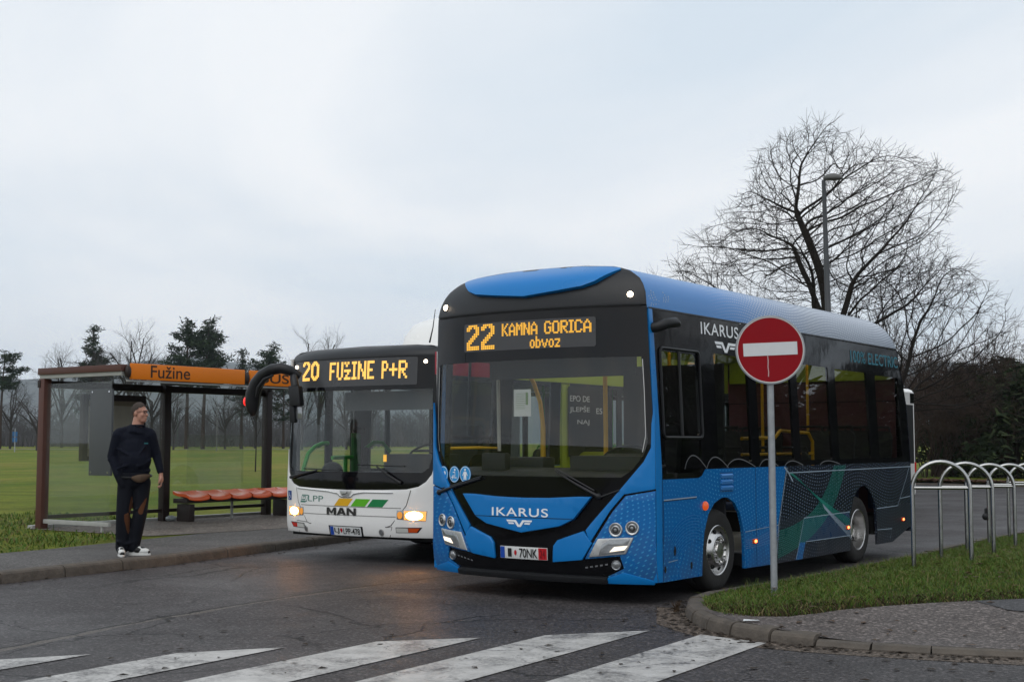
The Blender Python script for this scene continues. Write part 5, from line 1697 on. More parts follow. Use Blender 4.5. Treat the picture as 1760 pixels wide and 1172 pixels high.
# bench with scooped orange seats
bench = empty('bench', (0, 0, 0)); on_shelter(bench, 2.52, -.42, 0)
tag(bench, 'low brown bench with a row of scooped orange plastic seats in the shelter', 'bench')
mb = MB(); mb.box(-.05, 2.95, -.18, .18, .315, .395); mb.build('frame', M_DBROWN, bench, 30, .006)
for x in (.08, 2.40):
    mb = MB(); mb.box(x - .06, x + .06, -.16, .16, 0, .30); mb.build('leg', M_DBROWN, bench, 30, .006)
mb = MB(); mb.tube([(1.25, .1, 0), (1.25, .1, .3)], .025, 8); mb.build('leg', M_RAILW, bench)
for k in range(6):
    c = .20 + k * .50
    mb = MB()
    nx, ny = 12, 10
    top, bot = [], []
    for i in range(nx + 1):
        for j in range(ny + 1):
            u = -1 + 2 * i / nx; v = -1 + 2 * j / ny
            r = (abs(u) ** 3 + abs(v) ** 3) ** (1 / 3.)
            z = .40 + .055 + .055 * max(0, v) ** 2 * (1 - .2 * u * u) + .026 * abs(u) ** 2.2 - .035 * (1 - min(1, r)) - .05 * max(0, -v) ** 3
            x = c + u * .245 * (1 - .06 * v * v); y = v * .215
            top.append((x, y, z)); bot.append((x, y, z - .05))
    n = len(top); fs = []
    W1 = ny + 1
    for i in range(nx):
        for j in range(ny):
            a = i * W1 + j
            fs.append((a, a + W1, a + W1 + 1, a + 1)); fs.append((n + a, n + a + 1, n + a + W1 + 1, n + a + W1))
    per = [(i * W1) for i in range(nx + 1)] + [nx * W1 + j for j in range(1, W1)] + [i * W1 + ny for i in range(nx - 1, -1, -1)] + [j for j in range(ny - 1, 0, -1)]
    for a, b in zip(per, per[1:] + per[:1]): fs.append((a, b, b + n, a + n))
    mb.add(top + bot, fs)
    mb.build('seat', M_SEATO, bench, 70)
# crumpled wrapper by the middle post
rng = random.Random(8)
mb = MB(); mb.ball((0, 0, .05), (.11, .06, .05), n=10, m=6)
mb.v = [(x + rng.uniform(-.02, .02), y + rng.uniform(-.015, .015), max(0, z + rng.uniform(-.015, .015))) for x, y, z in mb.v]
wr = mb.build('wrapper', pm('foil_wrapper', (.45, .50, .52), .35, metal=.3, var=.6, scale=18), None, 20)
on_shelter(wr, BAY + .02, -.16, 0.0)
tag(wr, 'small crumpled silver wrapper at the foot of the middle shelter post', 'litter')
mb = MB(); mb.add([(-.10, -.03, .012), (.10, -.045, .02), (.11, .03, .012), (-.08, .045, .022), (-.10, -.03, .008), (.10, -.045, .016), (.11, .03, .008), (-.08, .045, .018)], [(0, 1, 2, 3), (7, 6, 5, 4), (0, 4, 5, 1), (1, 5, 6, 2), (2, 6, 7, 3), (3, 7, 4, 0)])
ps = mb.build('paper_scrap', pm('paper_white', (.6, .62, .63), .7), None, 0)
ps.scale = (.62, .62, .62)
ps.location = (1.85, 10.33, mound(1.85, 10.33) + .01)
tag(ps, 'flat white paper scrap lying on the island path by the kerb', 'litter')

# ------------------------------------------------------------------ no entry sign
nes = empty('no_entry_sign', (2.38, 12.07, mound(2.38, 12.07)))
tag(nes, 'round red no entry sign with white bar on a grey galvanised pole', 'road sign')
M_GALV = pm('galvanised_steel', (.30, .315, .33), .5, metal=.35, var=.3, scale=22, bump=.15)
zc = 2.335 - mound(2.38, 12.07)
mb = MB(); mb.tube([(0, 0, -.1), (-.004, 0, 1.2), (-.012, 0, zc + .28)], .031, 18); mb.build('pole', M_GALV, nes, 60)
SGN = Matrix.Translation((-.012, -.045, zc)) @ Matrix.Rotation(radians(-4), 4, 'Z') @ Matrix.Rotation(radians(-2.2), 4, 'Y')


def SGM(p, q, off): return SGN @ Vector((p, -off, q))


disc = panel('sign_disc', ellipse(0, 0, .306, .306, 64), SGM, pm('sign_red', (.24, .003, .008), .55, var=.06, scale=5, spec=.15), nes, .0, .012, step=.2)
decal_strips('sign_rim', [([(.300 * cos(2 * pi * k / 64), .300 * sin(2 * pi * k / 64)) for k in range(65)], .010)], SGM, pm('rim_white', (.55, .53, .52), .5), disc, .002)
mb = MB()
vs = []
for r, h in ((.304, .004), (.316, .002), (.318, -.014), (.306, -.016)):
    vs += [SGM(r * cos(2 * pi * k / 64), r * sin(2 * pi * k / 64), h) for k in range(64)]
mb.add(vs, [(i * 64 + k, i * 64 + (k + 1) % 64, (i + 1) * 64 + (k + 1) % 64, (i + 1) * 64 + k) for i in range(3) for k in range(64)])
mb.build('sign_frame', M_GALV, disc, 50)
panel('white_bar', [(-.245, -.052), (.245, -.052), (.245, .066), (-.245, .066)], SGM, pm('sign_white', (.58, .59, .60), .45, var=.05, scale=14), disc, .003, .002, step=.6)
decal_strips('paint_drip', [([(-.028, -.05), (-.025, -.10), (-.030, -.16), (-.026, -.20), (-.030, -.245)], .008)], SGM, pm('drip', (.5, .36, .36), .5), disc, .004)
mb = MB()
for dz in (-.15, .15): mb.box(-.045, .022, -.026, .04, zc + dz - .015, zc + dz + .015)
mb.build('clamp', M_GALV, nes, 30, .004)

# ------------------------------------------------------------------ bicycle hoops
M_STEEL = pm('brushed_steel', (.40, .40, .39), .24, metal=1.0, var=.2, scale=12)
HP = [(4.46, 13.75), (5.20, 15.15), (5.98, 16.55), (6.76, 17.95), (7.56, 19.35)]
HL = ['steel bicycle hoop closest to the blue bus at the row end', 'second steel bicycle hoop from the blue bus', 'middle steel bicycle hoop of the row on the grass', 'fourth steel bicycle hoop with a small black lock hanging', 'last steel bicycle hoop at the far end of the row']
hx = Vector((.985, -.17, 0)).normalized()
proto = None
for k, (x, y) in enumerate(HP):
    z = min(mound(x, y), .34)
    if proto is None:
        r = .288; H = 1.06
        root = empty('bicycle_hoop', (x, y, z), math.atan2(hx.y, hx.x))
        mb = MB(); mb.tube([(-r, 0, -.1), (-r, 0, .3), (-r, 0, H - r)] + [(-r * cos(a), 0, H - r + r * sin(a)) for a in [pi * j / 18 for j in range(1, 18)]] + [(r, 0, H - r), (r, 0, .3), (r, 0, -.1)], .0235, 14)
        mb.build('hoop', M_STEEL, root, 70)
        mb = MB(); mb.tube([(-r, 0, .79), (r, 0, .79)], .017, 10); mb.build('cross_bar', M_STEEL, root, 70)
        proto = root
    else:
        root = proto.copy(); COL.objects.link(root)
        for ch in list(proto.children):
            c = ch.copy(); COL.objects.link(c); c.parent = root
        root.location = (x, y, z)
    tag(root, HL[k], 'bicycle hoop', 'bicycle hoops on the grass')
hk = MB(); hk.ball((0, 0, 0), (.05, .03, .05)); hk.tube([(0, 0, .03), (.0, 0, .10), (.05, 0, .12)], .018, 8)
hko = hk.build('bicycle_lock', M_SBLACK, None, 50); hko.location = (6.70, 17.95 + .04, 1.0)
hko.location = Vector((6.76, 17.95, mound(6.76, 17.95))) + hx * -.325 + Vector((0, 0, .36))
tag(hko, 'small black lock clipped to a leg of the fourth hoop', 'lock')

# ------------------------------------------------------------------ street lamp
lamp = empty('street_lamp', (7.74, 32.0, 0.0))
tag(lamp, 'tall grey street lamp with flat head rising behind the blue bus', 'street lamp')
M_LPOLE = pm('lamp_pole', (.055, .058, .062), .5, metal=.3, var=.2)
mb = MB(); mb.tube([(0, 0, 0), (0, 0, 4.6), (-.01, 0, 4.65), (-.06, 0, 7.85), (-.06, 0, 7.92)], [.12, .10, .075, .05, .05], 14); mb.build('pole', M_LPOLE, lamp, 40)
mb = MB()
prof = [(.01, .12), (.08, .115), (.17, .085), (.235, .03), (.245, .0), (.23, -.025), (.10, -.045), (.01, -.05)]
vs = []
for r, h in prof:
    for j in range(28):
        a = 2 * pi * j / 28
        vs.append((.17 + r * 1.0 * cos(a), r * .7 * sin(a), 7.97 + h))
mb.add(vs, [(i * 28 + j, i * 28 + (j + 1) % 28, (i + 1) * 28 + (j + 1) % 28, (i + 1) * 28 + j) for i in range(len(prof) - 1) for j in range(28)])
mb.build('lamp_head', pm('lamp_head_grey', (.10, .10, .095), .5, var=.2), lamp, 50)

# ------------------------------------------------------------------ the person waiting
M_SKIN = pm('skin', (.40, .205, .145), .5, var=.12, scale=25)
M_NAVYC = pm('navy_cotton', (.0036, .0050, .0115), .9, var=.3, scale=30, bump=.25, bscale=25, spec=.2)


def cloth_patch(name):
    m, nt, b, N, L = new_mat(name)
    h = NT(m)
    tc = N('ShaderNodeTexCoord').outputs['Object']
    sp = N('ShaderNodeSeparateXYZ'); L(tc, sp.inputs[0])
    wob = h.m('MULTIPLY', h.m('SUBTRACT', h.noise(tc, 14, 4).outputs['Fac'], .5), 1.1)
    tot = None
    for cx, cz, rx, rz, an in ((.005, .615, .022, .10, .05), (-.035, .39, .032, .135, -.10), (.150, .60, .030, .105, .42)):
        dx = h.m('SUBTRACT', sp.outputs[0], cx); dz = h.m('SUBTRACT', sp.outputs[2], cz)
        p = h.m('ADD', h.m('MULTIPLY', dx, cos(an) / rx), h.m('MULTIPLY', dz, -sin(an) / rx))
        q = h.m('ADD', h.m('MULTIPLY', dx, sin(an) / rz), h.m('MULTIPLY', dz, cos(an) / rz))
        p = h.m('MULTIPLY', p, h.m('ADD', 1.15, h.m('MULTIPLY', q, -.75 if cx < 0 else .75)))
        e = h.m('ADD', h.m('ADD', h.m('MULTIPLY', p, p), h.m('MULTIPLY', q, q)), wob)
        f = h.m('MULTIPLY', h.m('LESS_THAN', e, .95), h.m('LESS_THAN', sp.outputs[1], .02))
        tot = f if tot is None else h.m('MAXIMUM', tot, f)
    c = h.mix(tot, (.004, .005, .009), (.10, .038, .016))
    L(c, b.inputs['Base Color']); b.inputs['Roughness'].default_value = .85
    b.inputs['Specular IOR Level'].default_value = .2
    return m


def fuse(name, mb, mat, parent=None, voxel=.012, smooth=6):
    me = bpy.data.meshes.new(name)
    me.from_pydata(mb.v, [], mb.f)
    finish(me, 0)
    o = link(name, me, mat, parent)
    r = o.modifiers.new('fuse', 'REMESH'); r.mode = 'VOXEL'; r.voxel_size = voxel; r.use_smooth_shade = True
    if smooth:
        s = o.modifiers.new('smooth', 'SMOOTH'); s.iterations = smooth; s.factor = .5
    return o


def rot(ax, deg): return Matrix.Rotation(radians(deg), 3, ax)


pb = MB()
# head turned to the right of the picture (+x), slightly towards the camera (-y)
HC = Vector((.085, .0, 1.735))
RH = rot('Z', 58)                      # local face direction -y turned towards +x


def hp(x, y, z): return HC + RH @ Vector((x, y, z))


pb.ball(hp(0, .012, .025), (.080, .098, .097), RH)
pb.ball(hp(0, -.025, -.045), (.069, .072, .085), RH)
pb.ball(hp(0, -.050, -.092), (.050, .044, .036), RH); pb.ball(hp(0, -.01, -.085), (.064, .055, .04), RH)
pb.limb(hp(0, -.092, -.002), hp(0, -.112, -.032), .011, .016)
pb.ball(hp(0, -.085, .026), (.055, .018, .013), RH)
pb.ball(hp(0, -.090, -.062), (.026, .014, .008), RH); pb.ball(hp(0, -.089, -.075), (.023, .014, .009), RH)
for s in (1, -1):
    pb.ball(hp(s * .042, -.068, -.03), (.024, .022, .026), RH)
    pb.ball(hp(s * .078, .012, -.012), (.012, .022, .033), RH)
    pb.ball(hp(s * .031, -.078, .006), (.015, .010, .011), RH)
pb.limb((.075, .015, 1.66), (.055, .015, 1.55), .070, .074)
pb.ball((.03, .02, 1.28), (.20, .13, .24)); pb.ball((.035, .02, 1.02), (.175, .13, .16)); pb.ball((.03, .03, 1.44), (.17, .08, .07))
pb.limb((-.17, .02, 1.44), (-.235, .04, 1.20), .05, .045); pb.limb((-.235, .04, 1.20), (-.155, -.07, 1.0), .045, .032)
pb.limb((.215, .02, 1.44), (.305, .05, 1.22), .05, .042); pb.limb((.305, .05, 1.22), (.365, -.02, .985), .042, .028)
for h_, kn, an in (((-.06, .02, .92), (-.09, -.01, .52), (-.10, .02, .11)), ((.13, .02, .92), (.12, .0, .52), (.04, .03, .11))):
    pb.limb(h_, kn, .085, .06); pb.limb(kn, an, .06, .045)
pass
# right-hand side hand hanging, palm in, fingers curled a little
wr_ = Vector((.365, -.02, .985)); hd_ = Vector((.015, -.03, -1)).normalized()
pb.limb(wr_, wr_ + hd_ * .045, .026, .030)
pc = wr_ + hd_ * .065
pb.ball(pc, (.033, .046, .054))
for i_, (off, L1) in enumerate(((-.030, .036), (-.010, .042), (.011, .039), (.030, .031))):
    k0 = pc + Vector((.004, off, -.032)); k1 = k0 + Vector((.002, 0, -L1)); k2 = k1 + Vector((-.020, 0, -L1 * .62)); k3 = k2 + Vector((-.020, 0, -.002))
    pb.limb(k0, k1, .0115, .0105, 8); pb.limb(k1, k2, .0105, .0095, 8); pb.limb(k2, k3, .0095, .0085, 8)
t0 = pc + Vector((-.004, -.034, .012)); t1 = t0 + Vector((-.012, -.022, -.030)); t2 = t1 + Vector((-.012, -.004, -.028))
pb.limb(t0, t1, .014, .012, 8); pb.limb(t1, t2, .012, .0105, 8)
# the other hand, in the pocket
pb.limb((-.155, -.02, 1.0), (-.115, -.02, .90), .03, .032)
person = fuse('person', pb, M_SKIN, None, .0065, 3)
person.location = (-4.65, 16.15, .118)
person.scale = (.95, .97, 1.0)
person.rotation_euler = (0, 0, radians(14.5))
tag(person, 'man standing on the pavement in navy sweatshirt and dark trousers, one hand in pocket', 'person')
# hair: close crop as a shell over the skull
hb_ = MB()
vs_h, keep_h = [], []
na, nb_h = 44, 30
for i_ in range(nb_h + 1):
    t = pi / 2 - pi * .80 * i_ / nb_h
    for k in range(na):
        a = 2 * pi * k / na
        vs_h.append((.0838 * cos(t) * cos(a), .012 + .1015 * cos(t) * sin(a), .024 + .1045 * sin(t) + .004 * sin(a * 3)))


def hairline(y, x): return lerp_tab([(-.10, .086), (-.075, .079), (-.045, .062), (-.02, .045), (.0, .036), (.03, .008), (.07, -.035), (.12, -.055)], y) + .004 * sin(x * 160)


fs_h = []
for i_ in range(nb_h):
    for k in range(na):
        q_ = [i_ * na + k, i_ * na + (k + 1) % na, (i_ + 1) * na + (k + 1) % na, (i_ + 1) * na + k]
        c = [sum(vs_h[m][d] for m in q_) / 4 for d in range(3)]
        if c[2] > hairline(c[1], c[0]): fs_h.append(tuple(q_))
hb_.add([hp(*p) for p in vs_h], fs_h)
hair = hb_.build('hair', pm('cropped_hair', (.052, .040, .033), .9, var=.5, scale=60, bump=.8, bscale=160), person, 60)
gl = MB()
for s in (1, -1):
    c = hp(s * .032, -.103, .006)
    ex, ez = RH @ Vector((1, 0, 0)), Vector((0, 0, 1))
    rr_ = [c + ex * (.025 * cos(a)) + ez * (.018 * sin(a)) for a in [2 * pi * k / 14 for k in range(15)]]
    gl.tube(rr_, .0022, 5, False)
    gl.tube([hp(s * .057, -.098, .010), hp(s * .079, -.02, .012), hp(s * .081, .02, .008)], .002, 5)
gl.tube([hp(-.007, -.106, .008), hp(.007, -.106, .008)], .002, 5)
gl.build('glasses', M_INK, person, 50)
ey = MB()
for s in (1, -1):
    ey.ball(hp(s * .031, -.082, .006), .0095, n=10, m=6); ey.ball(hp(s * .031, -.090, .006), .0045, n=8, m=5)
    ey.limb(hp(s * .016, -.094, .026), hp(s * .046, -.088, .029), .004, .0035, 6)
ey.build('eye', pm('dark_eye', (.03, .02, .015), .3), person, 50)
# sweatshirt
sw_ = MB()
sw_.ball((.03, .02, 1.24), (.215, .155, .27)); sw_.ball((.04, -.01, 1.15), (.205, .155, .18)); sw_.ball((.03, .025, 1.42), (.215, .12, .13)); sw_.ball((.035, .02, 1.03), (.208, .15, .07))
sw_.limb((.04, .02, 1.545), (-.17, .02, 1.485), .055, .062); sw_.limb((.04, .02, 1.545), (.22, .02, 1.485), .055, .062); sw_.tube([(.045, .02, 1.49), (.052, .018, 1.545), (.060, .014, 1.575)], [.135, .108, .094], 16)
sw_.limb((-.178, .02, 1.455), (-.24, .045, 1.20), .078, .070); sw_.limb((-.24, .045, 1.20), (-.165, -.06, .98), .068, .055)
sw_.limb((.225, .02, 1.455), (.303, .05, 1.22), .078, .063); sw_.limb((.303, .05, 1.22), (.357, -.01, 1.02), .060, .045)
for a_, b_, r_ in (((-.16, -.12, 1.06), (.02, -.145, 1.12), .02), ((.08, -.15, 1.08), (.24, -.08, 1.16), .02), ((-.29, .0, 1.16), (-.20, -.03, 1.10), .018), ((-.18, -.08, 1.30), (-.05, -.14, 1.22), .018), ((.17, -.10, 1.33), (.10, -.14, 1.24), .016)):
    sw_.limb(a_, b_, r_, r_ * .7)
sweat = fuse('sweatshirt', sw_, M_NAVYC, person, .011, 5)
nk = MB(); nk.lathe([(.084 + .013 * cos(a), .013 * sin(a)) for a in [2 * pi * k / 8 for k in range(8)]], o=(.062, .013, 1.576), n=24, close=True); nk.build('collar', M_NAVYC, person, 60)
ck = MB(); ck.obox((.175, -.13, 1.36), (.022, .012, 0), (.002, -.004, 0), (0, 0, .008)); ck.build('chest_logo', pm('teal_thread', (.02, .13, .15), .7), person)
tr = MB()
tr.limb((-.155, -.055, .97), (-.105, -.06, .86), .058, .055); tr.ball((.035, .02, .97), (.195, .145, .13)); tr.ball((.035, .02, .90), (.19, .14, .12))
for h_, kn, an, r1, r2, r3 in (((-.06, .02, .88), (-.092, -.015, .52), (-.10, .02, .10), .115, .092, .082), ((.135, .02, .88), (.118, .0, .52), (.042, .03, .10), .110, .090, .078)):
    tr.limb(h_, kn, r1, r2); tr.limb(kn, an, r2, r3)
for a_, b_, r_ in (((-.15, -.06, .17), (-.04, -.05, .14), .022), ((-.17, -.02, .26), (-.06, -.05, .22), .018), ((-.02, -.04, .15), (.09, -.04, .18), .02), ((-.14, -.08, .55), (-.03, -.09, .50), .016), ((.06, -.08, .56), (.17, -.07, .60), .016)):
    tr.limb(a_, b_, r_, r_ * .7)
fuse('trousers', tr, cloth_patch('patched_trousers'), person, .011, 5)
M_SHW = pm('shoe_white', (.62, .62, .60), .5, var=.08)
for cx, cy, an in ((-.105, -.075, 8), (.10, .0, 72)):
    sh_ = MB()
    R_ = rot('Z', an)
    def q(x, y, z): return Vector((cx, cy, 0)) + R_ @ Vector((x, y, z))
    sh_.ball(q(0, -.07, .052), (.046, .085, .040), R_); sh_.ball(q(0, .045, .058), (.042, .075, .048), R_); sh_.ball(q(0, .05, .085), (.040, .05, .035), R_); sh_.ball(q(0, -.01, .07), (.040, .07, .042), R_)
    shoe = fuse('shoe', sh_, M_SHW, person, .009, 3)
    so = MB(); so.v = []
    outl = [(.043 * sin(t) * (1 if cos(t) > 0 else .88) * 1.08, -.02 - .148 * cos(t)) for t in [2 * pi * k / 24 for k in range(24)]]
    so.add([q(a, b, .0) for a, b in outl] + [q(a, b, .028) for a, b in outl], [tuple(range(24))[::-1], tuple(range(24, 48))] + [(k, (k + 1) % 24, 24 + (k + 1) % 24, 24 + k) for k in range(24)])
    so.build('sole', M_SHW, shoe, 40, .006)
    ov = MB()
    for s in (1, -1):
        ov.ball(q(s * .022, .005, .066), (.028, .065, .033), R_)
    ov.ball(q(0, .085, .075), (.038, .045, .042), R_); ov.ball(q(0, -.035, .086), (.026, .06, .022), R_); ov.ball(q(0, -.145, .04), (.03, .012, .022), R_)
    ov.build('shoe_overlay', M_INK, shoe, 60)
wb = MB()
for k in range(15):
    t = -1 + 2 * k / 14
    c = Vector((.115 + .105 * t, -.135 - .045 * (1 - t * t) + .03 * max(0, t), .955 - .02 * (1 - t * t) + .012 * t))
    r_ = .018 + .036 * (1 - t * t)
    wb.ball(c, (.02, .026, r_))
bag = fuse('waist_bag', wb, pm('olive_bag', (.070, .042, .024), .7, var=.35, scale=25, bump=.3), None, .010, 3)
st_ = MB(); st_.tube([(.035 + .215 * cos(a), .015 + .165 * sin(a), .965 + .02 * sin(a)) for a in [2 * pi * k / 28 for k in range(29)]], .011, 6, False)
st_.build('strap', M_INK, bag, 60)
bag.scale = person.scale; bag.location = person.location; bag.rotation_euler = person.rotation_euler
tag(bag, 'brown crescent waist bag worn below the navy sweatshirt', 'waist bag')

# ------------------------------------------------------------------ trees
def bark(name, col, var=.3): return pm(name, col, .9, var=var, scale=4, bump=.5, bscale=18, spec=.15)


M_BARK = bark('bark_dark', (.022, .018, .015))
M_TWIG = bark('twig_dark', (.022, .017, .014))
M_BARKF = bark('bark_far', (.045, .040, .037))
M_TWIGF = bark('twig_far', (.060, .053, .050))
M_PINEB = bark('pine_bark', (.050, .036, .029))
M_NEED = [pm('pine_needles', (.016, .030, .016), .8, var=.4, scale=2, spec=.15), pm('pine_needles_light', (.028, .044, .020), .8, var=.4, scale=2, spec=.15)]
M_EVER = [pm('evergreen_dark', (.017, .027, .013), .85, var=.45, scale=1.5, spec=.1), pm('evergreen_light', (.034, .046, .020), .85, var=.4, scale=1.5, spec=.1)]


class Twigs:
    def __init__(s): s.V, s.F, s.n = [], [], 0

    def poly(s, pts, rad, n):
        pts = np.asarray(pts); m = len(pts)
        t = np.gradient(pts, axis=0)
        t /= np.linalg.norm(t, axis=1, keepdims=True) + 1e-9
        ref = np.array([0.31, 0.17, 0.93]) if abs(t[0][2]) < .9 else np.array([1.0, .1, 0])
        x = np.cross(t, ref); x /= np.linalg.norm(x, axis=1, keepdims=True) + 1e-9
        y = np.cross(t, x)
        a = np.arange(n) * 2 * pi / n
        v = pts[:, None, :] + (x[:, None, :] * np.cos(a)[None, :, None] + y[:, None, :] * np.sin(a)[None, :, None]) * np.asarray(rad)[:, None, None]
        s.V.append(v.reshape(-1, 3))
        i = np.arange(m - 1)[:, None] * n; k = np.arange(n)[None, :]; k2 = (k + 1) % n
        f = np.stack([i + k, i + k2, i + n + k2, i + n + k], -1).reshape(-1, 4) + s.n
        s.F.append(f); s.n += m * n

    def build(s, name, mat, parent=None):
        V = np.concatenate(s.V); F = np.concatenate(s.F)
        me = bpy.data.meshes.new(name)
        me.vertices.add(len(V)); me.vertices.foreach_set('co', V.ravel())
        me.loops.add(F.size); me.loops.foreach_set('vertex_index', F.ravel())
        me.polygons.add(len(F)); me.polygons.foreach_set('loop_start', np.arange(len(F)) * 4)
        me.update(calc_edges=True)
        me.polygons.foreach_set('use_smooth', [True] * len(F))
        return link(name, me, mat, parent)


def grow(rng, tw, p, d, L, r, level, spec):
    """one limb and everything on it; spec[level] = (segments, wander, lift, children, child length, child angle, sides)"""
    seg, wan, lift, kids, cl, ang, sides = spec[level]
    pts, rad = [p.copy()], [r]
    d = d / np.linalg.norm(d)
    for i in range(seg):
        d = d + rng.normal(0, wan, 3) + np.array([0, 0, lift])
        d /= np.linalg.norm(d)
        p = p + d * L / seg
        pts.append(p.copy()); rad.append(r * (1 - (.78 if level else .55) * (i + 1) / seg) if level < len(spec) - 1 else r * (1 - .6 * (i + 1) / seg))
    tw[level].poly(pts, rad, sides)
    if level + 1 >= len(spec): return
    pts = np.array(pts)
    k = kids if isinstance(kids, int) else int(rng.integers(kids[0], kids[1] + 1))
    for j in range(k):
        t = (.28 if level else .5) + (1 - (.28 if level else .5)) * (j + rng.random()) / k
        x = t * seg; i = min(int(x), seg - 1)
        q = pts[i] + (pts[i + 1] - pts[i]) * (x - i)
        dd = pts[i + 1] - pts[i]; dd /= np.linalg.norm(dd)
        o = rng.normal(0, 1, 3); o -= dd * o.dot(dd); o /= np.linalg.norm(o)
        a = radians(ang) * rng.uniform(.7, 1.25)
        nd = dd * cos(a) + o * sin(a)
        ri = (rad[i] + (rad[i + 1] - rad[i]) * (x - i))
        grow(rng, tw, q, nd, L * cl * rng.uniform(.7, 1.2) * (1.15 - .5 * t), max(ri * .52, .0055 if level > 1 else .012), level + 1, spec)


def bare_tree(name, loc, trunk, limbs, spec, seed, split, mats=(None, None), minr=None):
    """trunk polyline with radii, then explicit main limbs, then random growth"""
    rng = np.random.default_rng(seed)
    root = empty(name, loc)
    tw = [Twigs() for _ in spec]
    base = Twigs()
    if trunk: base.poly([np.array(p, float) for p, _ in trunk], [r for _, r in trunk], 10)
    for (p, d, L, r) in limbs:
        grow(rng, tw, np.array(p, float), np.array(d, float), L, r, 0, spec)
    for k in range(split):
        base.V += tw[k].V; base.F += [f + base.n for f in tw[k].F]; base.n += tw[k].n
    cr = Twigs()
    for k in range(split, len(spec)):
        cr.V += tw[k].V; cr.F += [f + cr.n for f in tw[k].F]; cr.n += tw[k].n
    base.build('trunk', mats[0], root)
    cr.build('crown', mats[1], root)
    return root


# bare trees grown into their crown's volume (branches compete for the space in it)
from mathutils.kdtree import KDTree


from mathutils import noise as mnoise


def crown_points(rng, prof, n, depth=.95, cx=0.0, gaps=.2):
    """random points in a crown; prof: (height, left, right) half widths"""
    zs_ = [p[0] for p in prof]
    out = []
    while len(out) < n:
        z = rng.uniform(zs_[0], zs_[-1])
        l = lerp_tab([(p[0], p[1]) for p in prof], z); r = lerp_tab([(p[0], p[2]) for p in prof], z)
        if rng.random() > (l + r) / max(p[1] + p[2] for p in prof): continue
        x = rng.uniform(-l, r)
        m = (r - l) / 2; h = (l + r) / 2
        dy = h * depth * sqrt(max(0, 1 - ((x - m) / max(h, .01)) ** 2))
        q_ = Vector((x + cx, rng.uniform(-dy, dy), z))
        if gaps and mnoise.noise(q_ * .62 + Vector((3.7, 1.1, .4))) < -gaps: continue
        out.append(tuple(q_))
    return np.array(out)


def grown_tree(name, loc, pts, trunk, seed, step=.16, infl=2.2, kill=.30, tip=.0066, power=2.0, stems=(), twig=(2, 4), mats=None, iters=150, droop=0.0):
    rng = np.random.default_rng(seed)
    nodes = [Vector(p) for p in trunk]; par = [-1] + list(range(len(trunk) - 1))
    kids = [1] * (len(trunk) - 1) + [0]
    for (i0, d, L_) in stems:
        p = i0; v = Vector(d).normalized()
        for k in range(int(L_ / step)):
            v = (v + Vector(rng.normal(0, .035, 3)) + Vector((0, 0, .012))).normalized()
            nodes.append(nodes[p] + v * step); par.append(p); kids.append(0); kids[p] += 1; p = len(nodes) - 1
    alive = [Vector(p) for p in pts]
    for it in range(iters):
        kd = KDTree(len(nodes))
        for i, n_ in enumerate(nodes): kd.insert(n_, i)
        kd.balance()
        pull = {}
        keep = []
        for a in alive:
            co, i, d = kd.find(a)
            if d < kill: continue
            keep.append(a)
            if d < infl or it < 25:
                pull.setdefault(i, Vector((0, 0, 0)))
                pull[i] += (a - nodes[i]).normalized()
        alive = keep
        if not pull: break
        grew = 0
        for i, v in pull.items():
            if kids[i] > 3: continue
            d = v.normalized() + Vector(rng.normal(0, .16, 3))
            if par[i] >= 0:
                d = d.normalized() + (nodes[i] - nodes[par[i]]).normalized() * .55
            d.z -= droop
            q = nodes[i] + d.normalized() * step
            nodes.append(q); par.append(i); kids.append(0); kids[i] += 1; grew += 1
        if not grew: break
    n = len(nodes)
    ch = [[] for _ in range(n)]
    for i in range(1, n): ch[par[i]].append(i)
    rad = [0.0] * n
    for i in range(n - 1, -1, -1):
        rad[i] = tip if not ch[i] else max(tip, sum(rad[c] ** power for c in ch[i]) ** (1 / power))
    big_, small = Twigs(), Twigs()
    stack = [(0, None)]
    while stack:
        s_, p_ = stack.pop()
        line = [p_] if p_ is not None else []
        i = s_
        while True:
            line.append(i)
            if not ch[i]: break
            c = sorted(ch[i], key=lambda k: -rad[k])
            for k in c[1:]: stack.append((k, i))
            i = c[0]
        if len(line) < 2: continue
        P = np.array([nodes[k] for k in line]); R = np.array([rad[k] for k in line])
        if p_ is not None: R[0] = min(R[0], R[1] * 1.25)
        Q = P.copy(); Q[1:-1] = (P[:-2] + 2 * P[1:-1] + P[2:]) / 4
        m = max(R)
        (big_ if m > .028 else small).poly(Q, R, 8 if m > .08 else (5 if m > .028 else 3))
    for i in range(n):
        if rad[i] > tip * 3.4 or par[i] < 0: continue
        k = int(rng.integers(twig[0], twig[1] + 1)) if not ch[i] else (1 if rng.random() < .55 else 0)
        d0 = np.array(nodes[i] - nodes[par[i]]); d0 /= np.linalg.norm(d0)
        for j in range(k):
            d = d0 + rng.normal(0, .42, 3) + np.array([0, 0, .12 - droop]); d /= np.linalg.norm(d)
            L_ = rng.uniform(.22, .62); p0 = np.array(nodes[i])
            p1 = p0 + d * L_ * .5 + rng.normal(0, .02, 3); d2 = d + rng.normal(0, .18, 3) + np.array([0, 0, .10])
            p2 = p1 + d2 / np.linalg.norm(d2) * L_ * .5
            small.poly([p0, p1, p2], [tip * .95, tip * .8, tip * .5], 3)
    root = empty(name, loc)
    big_.build('trunk', mats[0], root); small.build('crown', mats[1], root)
    return root


